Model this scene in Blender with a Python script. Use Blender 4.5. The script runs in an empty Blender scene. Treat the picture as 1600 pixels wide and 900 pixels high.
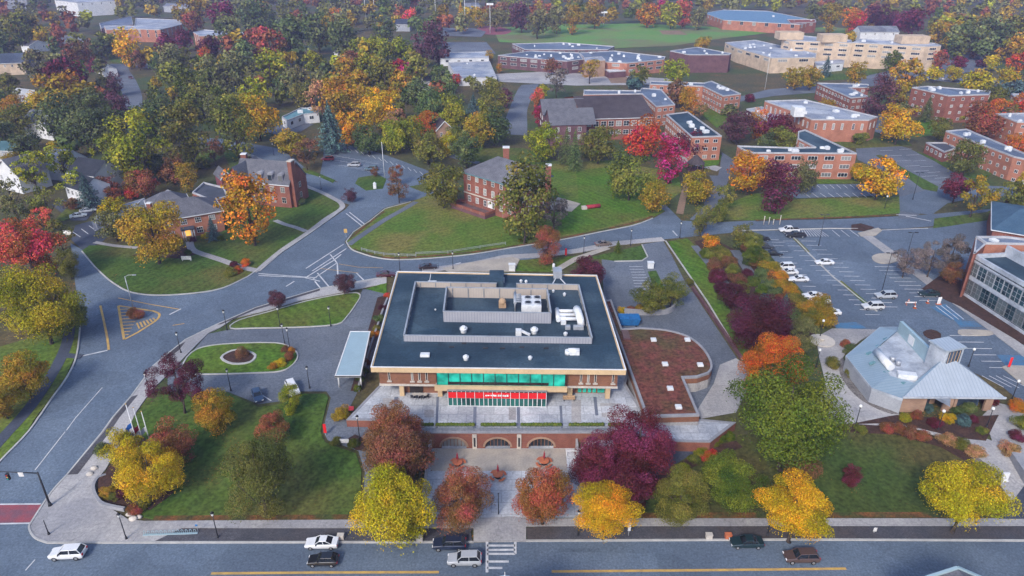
import bpy, bmesh, math, random
import numpy as np
from mathutils import Vector, Matrix
R = math.radians
random.seed(7); RNG = np.random.default_rng(7)
SC = bpy.context.scene
COL = SC.collection

# ------------------------------------------------------------------ camera and survey of the site
F, PITCH, CZ = 1100.0, R(26.57), 79.0
FW = Vector((0, math.cos(PITCH), -math.sin(PITCH))); UP = Vector((0, math.sin(PITCH), math.cos(PITCH)))
YA, YB, GZ = 84.0, 102.0, 2.0            # the ground climbs two metres between these two lines
def g(y):
    return 0.0 if y <= YA else GZ if y >= YB else GZ*(y-YA)/(YB-YA)
def ray(px, py):
    return FW*F + Vector((1, 0, 0))*(px-800) + UP*(450-py)
def P(px, py, z=None):
    """the point of the site seen at a place of the survey picture, at a known height (or on the ground)"""
    d = ray(px, py)
    if z is None:
        t = (0-CZ)/d.z
        if d.y*t <= YA: z = 0.0
        else:
            t2 = (GZ-CZ)/d.z
            if d.y*t2 >= YB: z = GZ
            else:
                s = GZ/(YB-YA)
                t = (CZ + s*YA)/(s*d.y - d.z)
                return Vector((d.x*t, d.y*t, CZ+d.z*t))
    t = (z-CZ)/d.z
    return Vector((d.x*t, d.y*t, z))
def depth(p): return (Vector(p)-Vector((0, 0, CZ))).dot(FW)
def unproj_h(px, py, h):
    """point h metres above the ground"""
    p = P(px, py)
    for _ in range(6): p = P(px, py, g(p.y)+h)
    return p
cam = bpy.data.cameras.new('camera'); camo = bpy.data.objects.new('camera', cam); COL.objects.link(camo)
cam.sensor_width = 36; cam.lens = 36*F/1600; cam.clip_end = 6000; cam.clip_start = 0.5
camo.location = (0, 0, CZ); camo.rotation_euler = (R(90)-PITCH, 0, 0)
SC.camera = camo

# ------------------------------------------------------------------ materials
MATS = {}
def _nt(name):
    m = bpy.data.materials.new(name); m.use_nodes = True
    return m, m.node_tree, m.node_tree.nodes['Principled BSDF']
def mat(name, c, rough=0.8, c2=None, scale=0.6, fine=0.25, fscale=6.0, metal=0.0, bump=0.0, spec=0.3, coord='pos', c3=None, scale3=0.05):
    """procedural surface: two colours in broad patches, fine grain in value, a third colour in still broader patches"""
    if name in MATS: return MATS[name]
    m, t, b = _nt(name); N, L = t.nodes.new, t.links.new
    b.inputs['Roughness'].default_value = rough; b.inputs['Metallic'].default_value = metal
    b.inputs['Specular IOR Level'].default_value = spec
    geo = N('ShaderNodeNewGeometry'); src = geo.outputs['Position']
    n1 = N('ShaderNodeTexNoise'); n1.inputs['Scale'].default_value = scale; n1.inputs['Detail'].default_value = 5
    L(src, n1.inputs['Vector'])
    rp = N('ShaderNodeValToRGB'); rp.color_ramp.elements[0].position = .38; rp.color_ramp.elements[1].position = .64
    c2 = c2 or tuple(x*0.8 for x in c)
    rp.color_ramp.elements[0].color = (*c, 1); rp.color_ramp.elements[1].color = (*c2, 1)
    L(n1.outputs['Fac'], rp.inputs['Fac']); out = rp.outputs['Color']
    if c3:
        n3 = N('ShaderNodeTexNoise'); n3.inputs['Scale'].default_value = scale3; n3.inputs['Detail'].default_value = 6
        L(src, n3.inputs['Vector'])
        r3 = N('ShaderNodeValToRGB'); r3.color_ramp.elements[0].position = .46; r3.color_ramp.elements[1].position = .62
        L(n3.outputs['Fac'], r3.inputs['Fac'])
        mx = N('ShaderNodeMixRGB'); L(r3.outputs['Color'], mx.inputs['Fac']); L(out, mx.inputs[1]); mx.inputs[2].default_value = (*c3, 1)
        out = mx.outputs['Color']
    n2 = N('ShaderNodeTexNoise'); n2.inputs['Scale'].default_value = fscale; n2.inputs['Detail'].default_value = 3
    L(src, n2.inputs['Vector'])
    mr = N('ShaderNodeMapRange'); mr.inputs[1].default_value = .3; mr.inputs[2].default_value = .7
    mr.inputs[3].default_value = 1-fine; mr.inputs[4].default_value = 1+fine
    L(n2.outputs['Fac'], mr.inputs[0])
    hs = N('ShaderNodeHueSaturation'); L(out, hs.inputs['Color']); L(mr.outputs[0], hs.inputs['Value'])
    L(hs.outputs['Color'], b.inputs['Base Color'])
    if bump:
        bp = N('ShaderNodeBump'); bp.inputs['Strength'].default_value = bump; bp.inputs['Distance'].default_value = .1
        L(n2.outputs['Fac'], bp.inputs['Height']); L(bp.outputs['Normal'], b.inputs['Normal'])
    MATS[name] = m
    return m
def _base(m): 
    b = m.node_tree.nodes['Principled BSDF']; return b, b.inputs['Base Color'].links[0].from_socket
def add_cracks(m, scale=.09, width=.02, amount=.45, patch=.3):
    """wandering tar-sealed cracks, mended patches and coarse speckle in a paved surface"""
    t = m.node_tree; N, L = t.nodes.new, t.links.new; b, old = _base(m); geo = N('ShaderNodeNewGeometry')
    no = N('ShaderNodeTexNoise'); no.inputs['Scale'].default_value = .22; no.inputs['Detail'].default_value = 4; L(geo.outputs['Position'], no.inputs['Vector'])
    vs = N('ShaderNodeVectorMath'); vs.operation = 'SCALE'; vs.inputs['Scale'].default_value = 7; L(no.outputs['Color'], vs.inputs[0])
    va = N('ShaderNodeVectorMath'); L(geo.outputs['Position'], va.inputs[0]); L(vs.outputs[0], va.inputs[1])
    vo = N('ShaderNodeTexVoronoi'); vo.feature = 'DISTANCE_TO_EDGE'; vo.inputs['Scale'].default_value = scale; L(va.outputs[0], vo.inputs['Vector'])
    mr = N('ShaderNodeMapRange'); mr.inputs[2].default_value = width; mr.inputs[3].default_value = 1-amount; mr.inputs[4].default_value = 1; L(vo.outputs['Distance'], mr.inputs[0])
    v2 = N('ShaderNodeTexVoronoi'); v2.distance = 'CHEBYCHEV'; v2.inputs['Scale'].default_value = .07; v2.inputs['Randomness'].default_value = .9; L(geo.outputs['Position'], v2.inputs['Vector'])
    sp = N('ShaderNodeSeparateXYZ'); L(v2.outputs['Color'], sp.inputs[0])
    m2 = N('ShaderNodeMapRange'); m2.inputs[1].default_value = 0; m2.inputs[2].default_value = 1; m2.inputs[3].default_value = 1-patch; m2.inputs[4].default_value = 1+patch*.6; L(sp.outputs['X'], m2.inputs[0])
    n3 = N('ShaderNodeTexNoise'); n3.inputs['Scale'].default_value = 2.3; n3.inputs['Detail'].default_value = 6; n3.inputs['Roughness'].default_value = .8; L(geo.outputs['Position'], n3.inputs['Vector'])
    m3 = N('ShaderNodeMapRange'); m3.inputs[1].default_value = .3; m3.inputs[2].default_value = .7; m3.inputs[3].default_value = .78; m3.inputs[4].default_value = 1.22; L(n3.outputs['Fac'], m3.inputs[0])
    q = N('ShaderNodeMath'); q.operation = 'MULTIPLY'; L(mr.outputs[0], q.inputs[0]); L(m2.outputs[0], q.inputs[1])
    q2 = N('ShaderNodeMath'); q2.operation = 'MULTIPLY'; L(q.outputs[0], q2.inputs[0]); L(m3.outputs[0], q2.inputs[1])
    hs = N('ShaderNodeHueSaturation'); L(old, hs.inputs['Color']); L(q2.outputs[0], hs.inputs['Value']); L(hs.outputs[0], b.inputs['Base Color'])
def add_litter(m, c1=(.30, .16, .03), c2=(.20, .07, .025), dens=.5):
    """fallen leaves lying in loose drifts"""
    t = m.node_tree; N, L = t.nodes.new, t.links.new; b, old = _base(m); geo = N('ShaderNodeNewGeometry')
    vo = N('ShaderNodeTexVoronoi'); vo.inputs['Scale'].default_value = 2.2; L(geo.outputs['Position'], vo.inputs['Vector'])
    no = N('ShaderNodeTexNoise'); no.inputs['Scale'].default_value = .09; no.inputs['Detail'].default_value = 5; L(geo.outputs['Position'], no.inputs['Vector'])
    th = N('ShaderNodeMapRange'); th.inputs[1].default_value = .44; th.inputs[2].default_value = .72; th.inputs[3].default_value = 0; th.inputs[4].default_value = dens; L(no.outputs['Fac'], th.inputs[0])
    lt = N('ShaderNodeMath'); lt.operation = 'LESS_THAN'; L(vo.outputs['Distance'], lt.inputs[0]); L(th.outputs[0], lt.inputs[1])
    sp = N('ShaderNodeSeparateXYZ'); L(vo.outputs['Color'], sp.inputs[0])
    cm = N('ShaderNodeMixRGB'); L(sp.outputs['X'], cm.inputs[0]); cm.inputs[1].default_value = (*c1, 1); cm.inputs[2].default_value = (*c2, 1)
    mx = N('ShaderNodeMixRGB'); L(lt.outputs[0], mx.inputs[0]); L(old, mx.inputs[1]); L(cm.outputs[0], mx.inputs[2]); L(mx.outputs[0], b.inputs['Base Color'])
def add_seams(m, w, h, col, size=.02, scale=1.0):
    """joints between sheets or slabs"""
    t = m.node_tree; N, L = t.nodes.new, t.links.new; b, old = _base(m); geo = N('ShaderNodeNewGeometry')
    br = N('ShaderNodeTexBrick'); br.inputs['Scale'].default_value = scale; br.inputs['Brick Width'].default_value = w; br.inputs['Row Height'].default_value = h; br.inputs['Mortar Size'].default_value = size
    br.inputs['Color1'].default_value = (0, 0, 0, 1); br.inputs['Color2'].default_value = (.25, .25, .25, 1); br.inputs['Mortar'].default_value = (1, 1, 1, 1); br.inputs['Mortar Smooth'].default_value = .3
    L(geo.outputs['Position'], br.inputs['Vector'])
    mx = N('ShaderNodeMixRGB'); L(br.outputs['Color'], mx.inputs[0]); L(old, mx.inputs[1]); mx.inputs[2].default_value = (*col, 1); L(mx.outputs[0], b.inputs['Base Color'])
def lawn_mat(name, c, c2, c3, stripe=0.0, ang=0.0, width=2.2):
    """mown grass: patches, grain, and faint mowing stripes"""
    m = mat(name, c, .9, c2, .12, .38, 1.6, 0, .3, .1, c3=c3, scale3=.045)
    if stripe:
        t = m.node_tree; N, L = t.nodes.new, t.links.new
        geo = N('ShaderNodeNewGeometry'); mp = N('ShaderNodeMapping'); mp.inputs['Rotation'].default_value = (0, 0, ang)
        L(geo.outputs['Position'], mp.inputs['Vector'])
        w = N('ShaderNodeTexWave'); w.inputs['Scale'].default_value = 0.314/width*1.0; w.inputs['Distortion'].default_value = 3.5
        w.inputs['Detail'].default_value = 2; w.inputs['Detail Scale'].default_value = .6
        L(mp.outputs['Vector'], w.inputs['Vector'])
        mr = N('ShaderNodeMapRange'); mr.inputs[3].default_value = 1-stripe; mr.inputs[4].default_value = 1+stripe
        L(w.outputs['Fac'], mr.inputs[0])
        b = t.nodes['Principled BSDF']; old = b.inputs['Base Color'].links[0].from_socket
        hs = N('ShaderNodeHueSaturation'); L(old, hs.inputs['Color']); L(mr.outputs[0], hs.inputs['Value']); L(hs.outputs['Color'], b.inputs['Base Color'])
    add_litter(m, dens=.24)
    return m
def rib_mat(name, c, c2, period=.5, rough=.45, metal=.0, axis='X'):
    """profiled metal sheet: thin darker joints across one local axis"""
    m, t, b = _nt(name); N, L = t.nodes.new, t.links.new
    b.inputs['Roughness'].default_value = rough; b.inputs['Metallic'].default_value = metal
    tc = N('ShaderNodeTexCoord'); sp = N('ShaderNodeSeparateXYZ'); L(tc.outputs['Object'], sp.inputs[0])
    mu = N('ShaderNodeMath'); mu.operation = 'MULTIPLY'; mu.inputs[1].default_value = 1/period; L(sp.outputs[axis], mu.inputs[0])
    fr = N('ShaderNodeMath'); fr.operation = 'FRACT'; L(mu.outputs[0], fr.inputs[0])
    lt = N('ShaderNodeMath'); lt.operation = 'LESS_THAN'; lt.inputs[1].default_value = .22; L(fr.outputs[0], lt.inputs[0])
    no = N('ShaderNodeTexNoise'); no.inputs['Scale'].default_value = .5; no.inputs['Detail'].default_value = 4; L(tc.outputs['Object'], no.inputs['Vector'])
    m1 = N('ShaderNodeMixRGB'); m1.inputs[1].default_value = (*c, 1); m1.inputs[2].default_value = tuple(x*.72 for x in c)+(1,)
    L(no.outputs['Fac'], m1.inputs['Fac'])
    mx = N('ShaderNodeMixRGB'); L(lt.outputs[0], mx.inputs['Fac']); L(m1.outputs[0], mx.inputs[1]); mx.inputs[2].default_value = (*c2, 1)
    L(mx.outputs[0], b.inputs['Base Color'])
    MATS[name] = m
    return m
def brick_mat(name, c, c2, mortar, scale=1.0):
    m, t, b = _nt(name); N, L = t.nodes.new, t.links.new
    b.inputs['Roughness'].default_value = .9; b.inputs['Specular IOR Level'].default_value = .15
    geo = N('ShaderNodeNewGeometry'); sp = N('ShaderNodeSeparateXYZ'); L(geo.outputs['Position'], sp.inputs[0])
    ad = N('ShaderNodeMath'); L(sp.outputs['X'], ad.inputs[0]); L(sp.outputs['Y'], ad.inputs[1])
    cb = N('ShaderNodeCombineXYZ'); L(ad.outputs[0], cb.inputs['X']); L(sp.outputs['Z'], cb.inputs['Y'])
    br = N('ShaderNodeTexBrick'); br.inputs['Scale'].default_value = scale
    br.inputs['Brick Width'].default_value = .44; br.inputs['Row Height'].default_value = .15; br.inputs['Mortar Size'].default_value = .015
    br.inputs['Color1'].default_value = (*c, 1); br.inputs['Color2'].default_value = (*c2, 1); br.inputs['Mortar'].default_value = (*mortar, 1)
    L(cb.outputs[0], br.inputs['Vector'])
    no = N('ShaderNodeTexNoise'); no.inputs['Scale'].default_value = .35; no.inputs['Detail'].default_value = 6; L(geo.outputs['Position'], no.inputs['Vector'])
    mr = N('ShaderNodeMapRange'); mr.inputs[1].default_value = .3; mr.inputs[2].default_value = .7; mr.inputs[3].default_value = .78; mr.inputs[4].default_value = 1.18
    L(no.outputs['Fac'], mr.inputs[0])
    hs = N('ShaderNodeHueSaturation'); L(br.outputs['Color'], hs.inputs['Color']); L(mr.outputs[0], hs.inputs['Value'])
    L(hs.outputs[0], b.inputs['Base Color'])
    MATS[name] = m
    return m
def glass_mat(name, c, rough=.12, blinds=0.0):
    m, t, b = _nt(name); N, L = t.nodes.new, t.links.new
    geo = N('ShaderNodeNewGeometry'); no = N('ShaderNodeTexNoise'); no.inputs['Scale'].default_value = .45; L(geo.outputs['Position'], no.inputs['Vector'])
    mr = N('ShaderNodeMapRange'); mr.inputs[1].default_value = .35; mr.inputs[2].default_value = .65; mr.inputs[3].default_value = .55; mr.inputs[4].default_value = 1.5
    L(no.outputs['Fac'], mr.inputs[0])
    hs = N('ShaderNodeHueSaturation'); hs.inputs['Color'].default_value = (*c, 1); L(mr.outputs[0], hs.inputs['Value'])
    oi = N('ShaderNodeObjectInfo'); gt = N('ShaderNodeMapRange'); gt.inputs[1].default_value = .62; gt.inputs[2].default_value = .66; gt.inputs[4].default_value = blinds; L(oi.outputs['Random'], gt.inputs[0])
    mx = N('ShaderNodeMixRGB'); L(gt.outputs[0], mx.inputs[0]); L(hs.outputs[0], mx.inputs[1]); mx.inputs[2].default_value = (.34, .34, .33, 1); L(mx.outputs[0], b.inputs['Base Color'])
    b.inputs['Roughness'].default_value = rough; b.inputs['Specular IOR Level'].default_value = .7
    MATS[name] = m
    return m
def leaf_mat(name):
    """foliage: the tree's own colour, drifting in hue through the crown and from leaf to leaf"""
    m, t, b = _nt(name); N, L = t.nodes.new, t.links.new
    b.inputs['Roughness'].default_value = .7; b.inputs['Specular IOR Level'].default_value = .15
    oi = N('ShaderNodeObjectInfo'); tc = N('ShaderNodeTexCoord'); geo = N('ShaderNodeNewGeometry')
    no = N('ShaderNodeTexNoise'); no.noise_dimensions = '4D'; no.inputs['Scale'].default_value = 2.6; no.inputs['Detail'].default_value = 3
    L(tc.outputs['Object'], no.inputs['Vector'])
    mw = N('ShaderNodeMath'); mw.operation = 'MULTIPLY'; mw.inputs[1].default_value = 60; L(oi.outputs['Random'], mw.inputs[0]); L(mw.outputs[0], no.inputs['W'])
    h = N('ShaderNodeMapRange'); h.inputs[1].default_value = .3; h.inputs[2].default_value = .7; h.inputs[3].default_value = .47; h.inputs[4].default_value = .53
    L(no.outputs['Fac'], h.inputs[0])
    h2 = N('ShaderNodeMapRange'); h2.inputs[3].default_value = -.022; h2.inputs[4].default_value = .022; L(geo.outputs['Random Per Island'], h2.inputs[0])
    ha = N('ShaderNodeMath'); L(h.outputs[0], ha.inputs[0]); L(h2.outputs[0], ha.inputs[1])
    v1 = N('ShaderNodeMapRange'); v1.inputs[1].default_value = .3; v1.inputs[2].default_value = .7; v1.inputs[3].default_value = 1.25; v1.inputs[4].default_value = .72; L(no.outputs['Fac'], v1.inputs[0])
    wn = N('ShaderNodeTexWhiteNoise'); wn.noise_dimensions = '1D'; L(geo.outputs['Random Per Island'], wn.inputs['W'])
    v2 = N('ShaderNodeMapRange'); v2.inputs[3].default_value = .55; v2.inputs[4].default_value = 1.45; L(wn.outputs['Value'], v2.inputs[0])
    vm0 = N('ShaderNodeMath'); vm0.operation = 'MULTIPLY'; L(v1.outputs[0], vm0.inputs[0]); L(v2.outputs[0], vm0.inputs[1])
    ca = N('ShaderNodeAttribute'); ca.attribute_name = 'clump'
    v3 = N('ShaderNodeMapRange'); v3.inputs[3].default_value = .62; v3.inputs[4].default_value = 1.38; L(ca.outputs['Fac'], v3.inputs[0])
    vm = N('ShaderNodeMath'); vm.operation = 'MULTIPLY'; L(vm0.outputs[0], vm.inputs[0]); L(v3.outputs[0], vm.inputs[1])
    h3 = N('ShaderNodeMapRange'); h3.inputs[3].default_value = .022; h3.inputs[4].default_value = -.022; L(ca.outputs['Fac'], h3.inputs[0])
    hb = N('ShaderNodeMath'); L(ha.outputs[0], hb.inputs[0]); L(h3.outputs[0], hb.inputs[1]); ha = hb
    hs = N('ShaderNodeHueSaturation'); L(oi.outputs['Color'], hs.inputs['Color']); L(ha.outputs[0], hs.inputs['Hue']); L(vm.outputs[0], hs.inputs['Value'])
    L(hs.outputs[0], b.inputs['Base Color'])
    MATS[name] = m
    return m
def obj_mat(name, rough=.35, metal=0., coat=.0):
    """paint whose colour is the object's own, with slight dust"""
    m, t, b = _nt(name); N, L = t.nodes.new, t.links.new
    oi = N('ShaderNodeObjectInfo'); geo = N('ShaderNodeNewGeometry'); no = N('ShaderNodeTexNoise'); no.inputs['Scale'].default_value = 1.5; no.inputs['Detail'].default_value = 4
    L(geo.outputs['Position'], no.inputs['Vector'])
    mr = N('ShaderNodeMapRange'); mr.inputs[3].default_value = .85; mr.inputs[4].default_value = 1.12; L(no.outputs['Fac'], mr.inputs[0])
    hs = N('ShaderNodeHueSaturation'); L(oi.outputs['Color'], hs.inputs['Color']); L(mr.outputs[0], hs.inputs['Value']); L(hs.outputs[0], b.inputs['Base Color'])
    b.inputs['Roughness'].default_value = rough; b.inputs['Metallic'].default_value = metal; b.inputs['Coat Weight'].default_value = coat
    MATS[name] = m
    return m

# ------------------------------------------------------------------ mesh builder
class MB:
    def __init__(s): s.bm = bmesh.new(); s.mi = 0
    def face(s, pts, mi=None):
        vs = [s.bm.verts.new(p) for p in pts]
        f = s.bm.faces.new(vs); f.material_index = s.mi if mi is None else mi
        return f
    def hexa(s, lo, hi):
        """box between two four-point loops (lower, upper), both counter-clockwise from above"""
        a = [s.bm.verts.new(p) for p in lo]; b = [s.bm.verts.new(p) for p in hi]; n = len(a)
        fs = [s.bm.faces.new(list(reversed(a))), s.bm.faces.new(b)]
        for i in range(n): fs.append(s.bm.faces.new((a[i], a[(i+1) % n], b[(i+1) % n], b[i])))
        for f in fs: f.material_index = s.mi
        return s
    def prism(s, pts, z0, z1):
        if area(pts) < 0: pts = list(reversed(pts))
        return s.hexa([(p[0], p[1], z0) for p in pts], [(p[0], p[1], z1) for p in pts])
    def box(s, c, d, rz=0.0):
        cs, sn = math.cos(rz), math.sin(rz); hx, hy = d[0]/2, d[1]/2
        q = [(c[0]+x*cs-y*sn, c[1]+x*sn+y*cs) for x, y in ((-hx, -hy), (hx, -hy), (hx, hy), (-hx, hy))]
        return s.prism(q, c[2]-d[2]/2, c[2]+d[2]/2)
    def bar(s, a, b, w, h=None):
        """rectangular bar from a to b (any direction)"""
        h = h or w; a, b = Vector(a), Vector(b); d = (b-a).normalized()
        u = d.cross(Vector((0, 0, 1)));
        u = Vector((1, 0, 0)) if u.length < 1e-4 else u.normalized()
        v = u.cross(d)
        f = lambda p: [p+u*(-w/2)+v*(-h/2), p+u*(w/2)+v*(-h/2), p+u*(w/2)+v*(h/2), p+u*(-w/2)+v*(h/2)]
        return s.hexa(f(a), f(b))
    def tube(s, pts, rs, n=8, cap=True):
        pts = [Vector(p) for p in pts]; rings = []
        for i, p in enumerate(pts):
            d = (pts[min(i+1, len(pts)-1)]-pts[max(i-1, 0)]).normalized()
            u = d.cross(Vector((0, 0, 1))); u = Vector((1, 0, 0)) if u.length < 1e-3 else u.normalized(); v = d.cross(u)
            r = rs[i] if isinstance(rs, (list, tuple)) else rs
            rings.append([s.bm.verts.new(p+(u*math.cos(k*2*math.pi/n)+v*math.sin(k*2*math.pi/n))*r) for k in range(n)])
        for a, b in zip(rings, rings[1:]):
            for k in range(n):
                f = s.bm.faces.new((a[k], a[(k+1) % n], b[(k+1) % n], b[k])); f.material_index = s.mi; f.smooth = n > 6
        if cap:
            for r in (rings[0], rings[-1]):
                f = s.bm.faces.new(r); f.material_index = s.mi
        return s
    def cyl(s, c, r, h, n=16, r2=None):
        return s.tube([c, (c[0], c[1], c[2]+h)], [r, r if r2 is None else r2], n)
    def ball(s, c, r, sc=(1, 1, 1), sub=2):
        M = Matrix.Translation(c) @ Matrix.Diagonal((r*sc[0], r*sc[1], r*sc[2], 1))
        k = bmesh.ops.create_icosphere(s.bm, subdivisions=sub, radius=1, matrix=M)
        for v in k['verts']:
            for f in v.link_faces: f.material_index = s.mi; f.smooth = True
        return s
def area(pts): return sum(pts[i-1][0]*pts[i][1]-pts[i][0]*pts[i-1][1] for i in range(len(pts)))/2

def setp(o, label=None, cat=None, group=None, kind=None):
    if label: o['label'] = label
    if cat: o['category'] = cat
    if group: o['group'] = group
    if kind: o['kind'] = kind
    return o
def rootloc(o):
    v = Vector((0, 0, 0))
    while o is not None: v += o.location; o = o.parent
    return v
def link(name, mb, mats, parent=None, local=False, recalc=True, bevel=0.0):
    """one mesh object; geometry is given in site coordinates unless local"""
    bm = mb.bm
    if recalc: bmesh.ops.recalc_face_normals(bm, faces=bm.faces)
    me = bpy.data.meshes.new(name)
    if parent is not None and not local: bmesh.ops.translate(bm, verts=bm.verts, vec=-rootloc(parent))
    bm.to_mesh(me); bm.free()
    for m in (mats if isinstance(mats, (list, tuple)) else [mats]): me.materials.append(MATS[m] if isinstance(m, str) else m)
    o = bpy.data.objects.new(name, me); COL.objects.link(o)
    if parent is not None: o.parent = parent
    if bevel:
        b = o.modifiers.new('bevel', 'BEVEL'); b.width = bevel; b.segments = 2; b.limit_method = 'ANGLE'
    return o
def solo(name, mb, mats, label, cat, group=None, kind=None):
    """a top-level thing of one mesh, its origin at its base"""
    bm = mb.bm; zs = [v.co.z for v in bm.verts]; xs = [v.co.x for v in bm.verts]; ys = [v.co.y for v in bm.verts]
    c = Vector(((min(xs)+max(xs))/2, (min(ys)+max(ys))/2, min(zs)))
    bmesh.ops.translate(bm, verts=bm.verts, vec=-c)
    o = link(name, mb, mats); o.location = c
    return setp(o, label, cat, group, kind)
def thing(name, label, cat, loc, group=None, rz=0.0):
    o = bpy.data.objects.new(name, None); COL.objects.link(o); o.location = loc; o.rotation_euler.z = rz
    o.empty_display_size = .5
    return setp(o, label, cat, group)
def copy_tree(o, parent=None):
    c = o.copy(); COL.objects.link(c); c.parent = parent
    for ch in list(o.children): copy_tree(ch, c)
    return c
def recolour(o, col, names):
    for ch in o.children_recursive:
        if ch.name.split('.')[0] in names: ch.color = (*col, 1)

# ------------------------------------------------------------------ sheets that follow the ground
def cr(pts, closed=False, n=5):
    """rounded run through the points"""
    out = []; m = len(pts); rng = range(m if closed else m-1)
    gp = (lambda i: pts[i % m]) if closed else (lambda i: pts[max(0, min(m-1, i))])
    for i in rng:
        p0, p1, p2, p3 = gp(i-1), gp(i), gp(i+1), gp(i+2)
        for k in range(n):
            t = k/n
            out.append(tuple(.5*((2*p1[j])+(-p0[j]+p2[j])*t+(2*p0[j]-5*p1[j]+4*p2[j]-p3[j])*t*t+(-p0[j]+3*p1[j]-3*p2[j]+p3[j])*t**3) for j in range(2)))
    if not closed: out.append(tuple(pts[-1]))
    return out
LAYER = {}
def lay(base, step=.004):
    k = LAYER.get(base, 0); LAYER[base] = k+1
    if base in (.12, .17, .24): step = .001 if base == .12 else .002
    return base + k*step
def xy(pts): return [(p.x, p.y) for p in (P(*q) for q in pts)]
def drape(mb, polys, off, skirt=0.0):
    """polygons (site x, y) laid on the climbing ground"""
    bm = mb.bm; start = set(bm.faces)
    for poly in polys:
        if area(poly) < 0: poly = poly[::-1]
        mb.face([(x, y, 0) for x, y in poly])
    new = [f for f in bm.faces if f not in start]
    for yy in (YA, YB):
        geom = [e for f in new for e in (f, *f.edges, *f.verts)]
        geom = list(dict.fromkeys(geom))
        bmesh.ops.bisect_plane(bm, geom=geom, plane_co=(0, yy, 0), plane_no=(0, 1, 0), dist=1e-5)
        new = [f for f in bm.faces if f not in start]
    bm.normal_update(); bmesh.ops.triangulate(bm, faces=new, ngon_method='EAR_CLIP')
    new = [f for f in bm.faces if f not in start]
    vs = {v for f in new for v in f.verts}
    for f in new:
        f.normal_update()
        if f.normal.z < 0: f.normal_flip()
    for v in vs: v.co.z = g(v.co.y)+off
    if skirt:
        ed = [e for e in {e for f in new for e in f.edges} if len(e.link_faces) == 1]
        r = bmesh.ops.extrude_edge_only(bm, edges=ed)
        for v in r['geom']:
            if isinstance(v, bmesh.types.BMVert): v.co.z -= skirt
    return mb
def sheet(name, polys, m, base, skirt=0.0, **kw):
    """polys in survey pixels"""
    if isinstance(polys[0][0], (int, float)): polys = [polys]
    mb = MB(); drape(mb, [xy(p) for p in polys], lay(base), skirt)
    o = link(name, mb, m, recalc=False)
    return setp(o, **(kw or dict(kind='structure')))
def strip_polys(line, w, closed=False):
    """quads of a band of width w along a run of site points"""
    L = [Vector((p[0], p[1])) for p in line]; n = len(L); offs = []
    for i in range(n):
        a = L[i-1] if (i or closed) else L[i]; b = L[(i+1) % n] if (i < n-1 or closed) else L[i]
        d = (b-a)
        d = d.normalized() if d.length > 1e-6 else Vector((1, 0))
        offs.append(Vector((-d.y, d.x))*(w/2))
    out = []
    for i in range(n if closed else n-1):
        j = (i+1) % n
        out.append([tuple(L[i]-offs[i]), tuple(L[j]-offs[j]), tuple(L[j]+offs[j]), tuple(L[i]+offs[i])])
    return out
def weld(mb): bmesh.ops.remove_doubles(mb.bm, verts=mb.bm.verts, dist=1e-4)
def bands(name, lines, w, m, base, skirt=0.0, closed=False, site=False, **kw):
    mb = MB(); off = lay(base)
    for ln in lines:
        q = ln if site else xy(ln)
        drape(mb, strip_polys(q, w, closed), off, 0)
    weld(mb)
    if skirt:
        ed = [e for e in mb.bm.edges if len(e.link_faces) == 1]
        r = bmesh.ops.extrude_edge_only(mb.bm, edges=ed)
        for v in r['geom']:
            if isinstance(v, bmesh.types.BMVert): v.co.z -= skirt
    o = link(name, mb, m, recalc=False)
    return setp(o, **(kw or dict(kind='structure')))
# ------------------------------------------------------------------ surface materials
mat('earth', (.062, .062, .026), .95, (.10, .078, .032), .05, .35, 1.2, bump=.3, c3=(.05, .078, .022), scale3=.02)
mat('asphalt', (.105, .140, .188), .85, (.130, .168, .218), .16, .22, 3.2, c3=(.098, .128, .172), scale3=.05)
mat('asphalt_new', (.05, .06, .085), .85, (.066, .078, .108), .25, .15, 5)
mat('asphalt_old', (.125, .145, .178), .9, (.155, .172, .20), .12, .2, 3.2, c3=(.105, .122, .152), scale3=.06)
mat('concrete', (.43, .41, .40), .9, (.36, .35, .35), .3, .12, 3, c3=(.30, .295, .31), scale3=.08)
mat('concrete_tan', (.42, .37, .31), .9, (.33, .30, .265), .35, .1, 3)
mat('terrace_paving', (.47, .49, .53), .85, (.31, .335, .39), .22, .14, 2.5, c3=(.58, .59, .61), scale3=.12)
mat('paving_band', (.13, .15, .20), .85, (.17, .19, .24), .4, .12, 4)
mat('kerb_stone', (.46, .45, .43), .9, (.36, .355, .35), .4, .1, 3)
mat('planter_strip', (.075, .078, .092), .9, (.10, .098, .11), .35, .25, 3.5, c3=(.085, .07, .065), scale3=.1)
mat('paint_white', (.62, .62, .63), .7, (.44, .45, .48), .7, .12, 5)
mat('paint_yellow', (.58, .36, .10), .7, (.44, .28, .10), .7, .12, 5)
mat('paint_blue', (.06, .17, .30), .75, (.09, .15, .23), .8, .15, 5)
mat('paint_red', (.30, .075, .09), .8, (.19, .085, .11), .6, .15, 5)
mat('mulch', (.045, .026, .02), .95, (.07, .036, .026), .8, .3, 3, bump=.3)
mat('gravel', (.2, .185, .175), .95, (.13, .12, .115), 1.2, .5, 4, bump=.4)
mat('leaf_litter', (.19, .075, .025), .95, (.07, .055, .02), .5, .4, 3, c3=(.055, .07, .02), scale3=.3)
mat('sand', (.26, .17, .115), .95, (.20, .14, .09), .2, .15, 2)
mat('turf_far', (.11, .25, .05), .95, (.15, .25, .06), .03, .1, 1, c3=(.16, .16, .07), scale3=.015)
lawn_mat('lawn', (.052, .100, .020), (.072, .118, .022), (.105, .11, .03), .09, R(20))
lawn_mat('lawn_bright', (.066, .145, .016), (.092, .16, .02), (.10, .12, .024), .10, R(-35))
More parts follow.
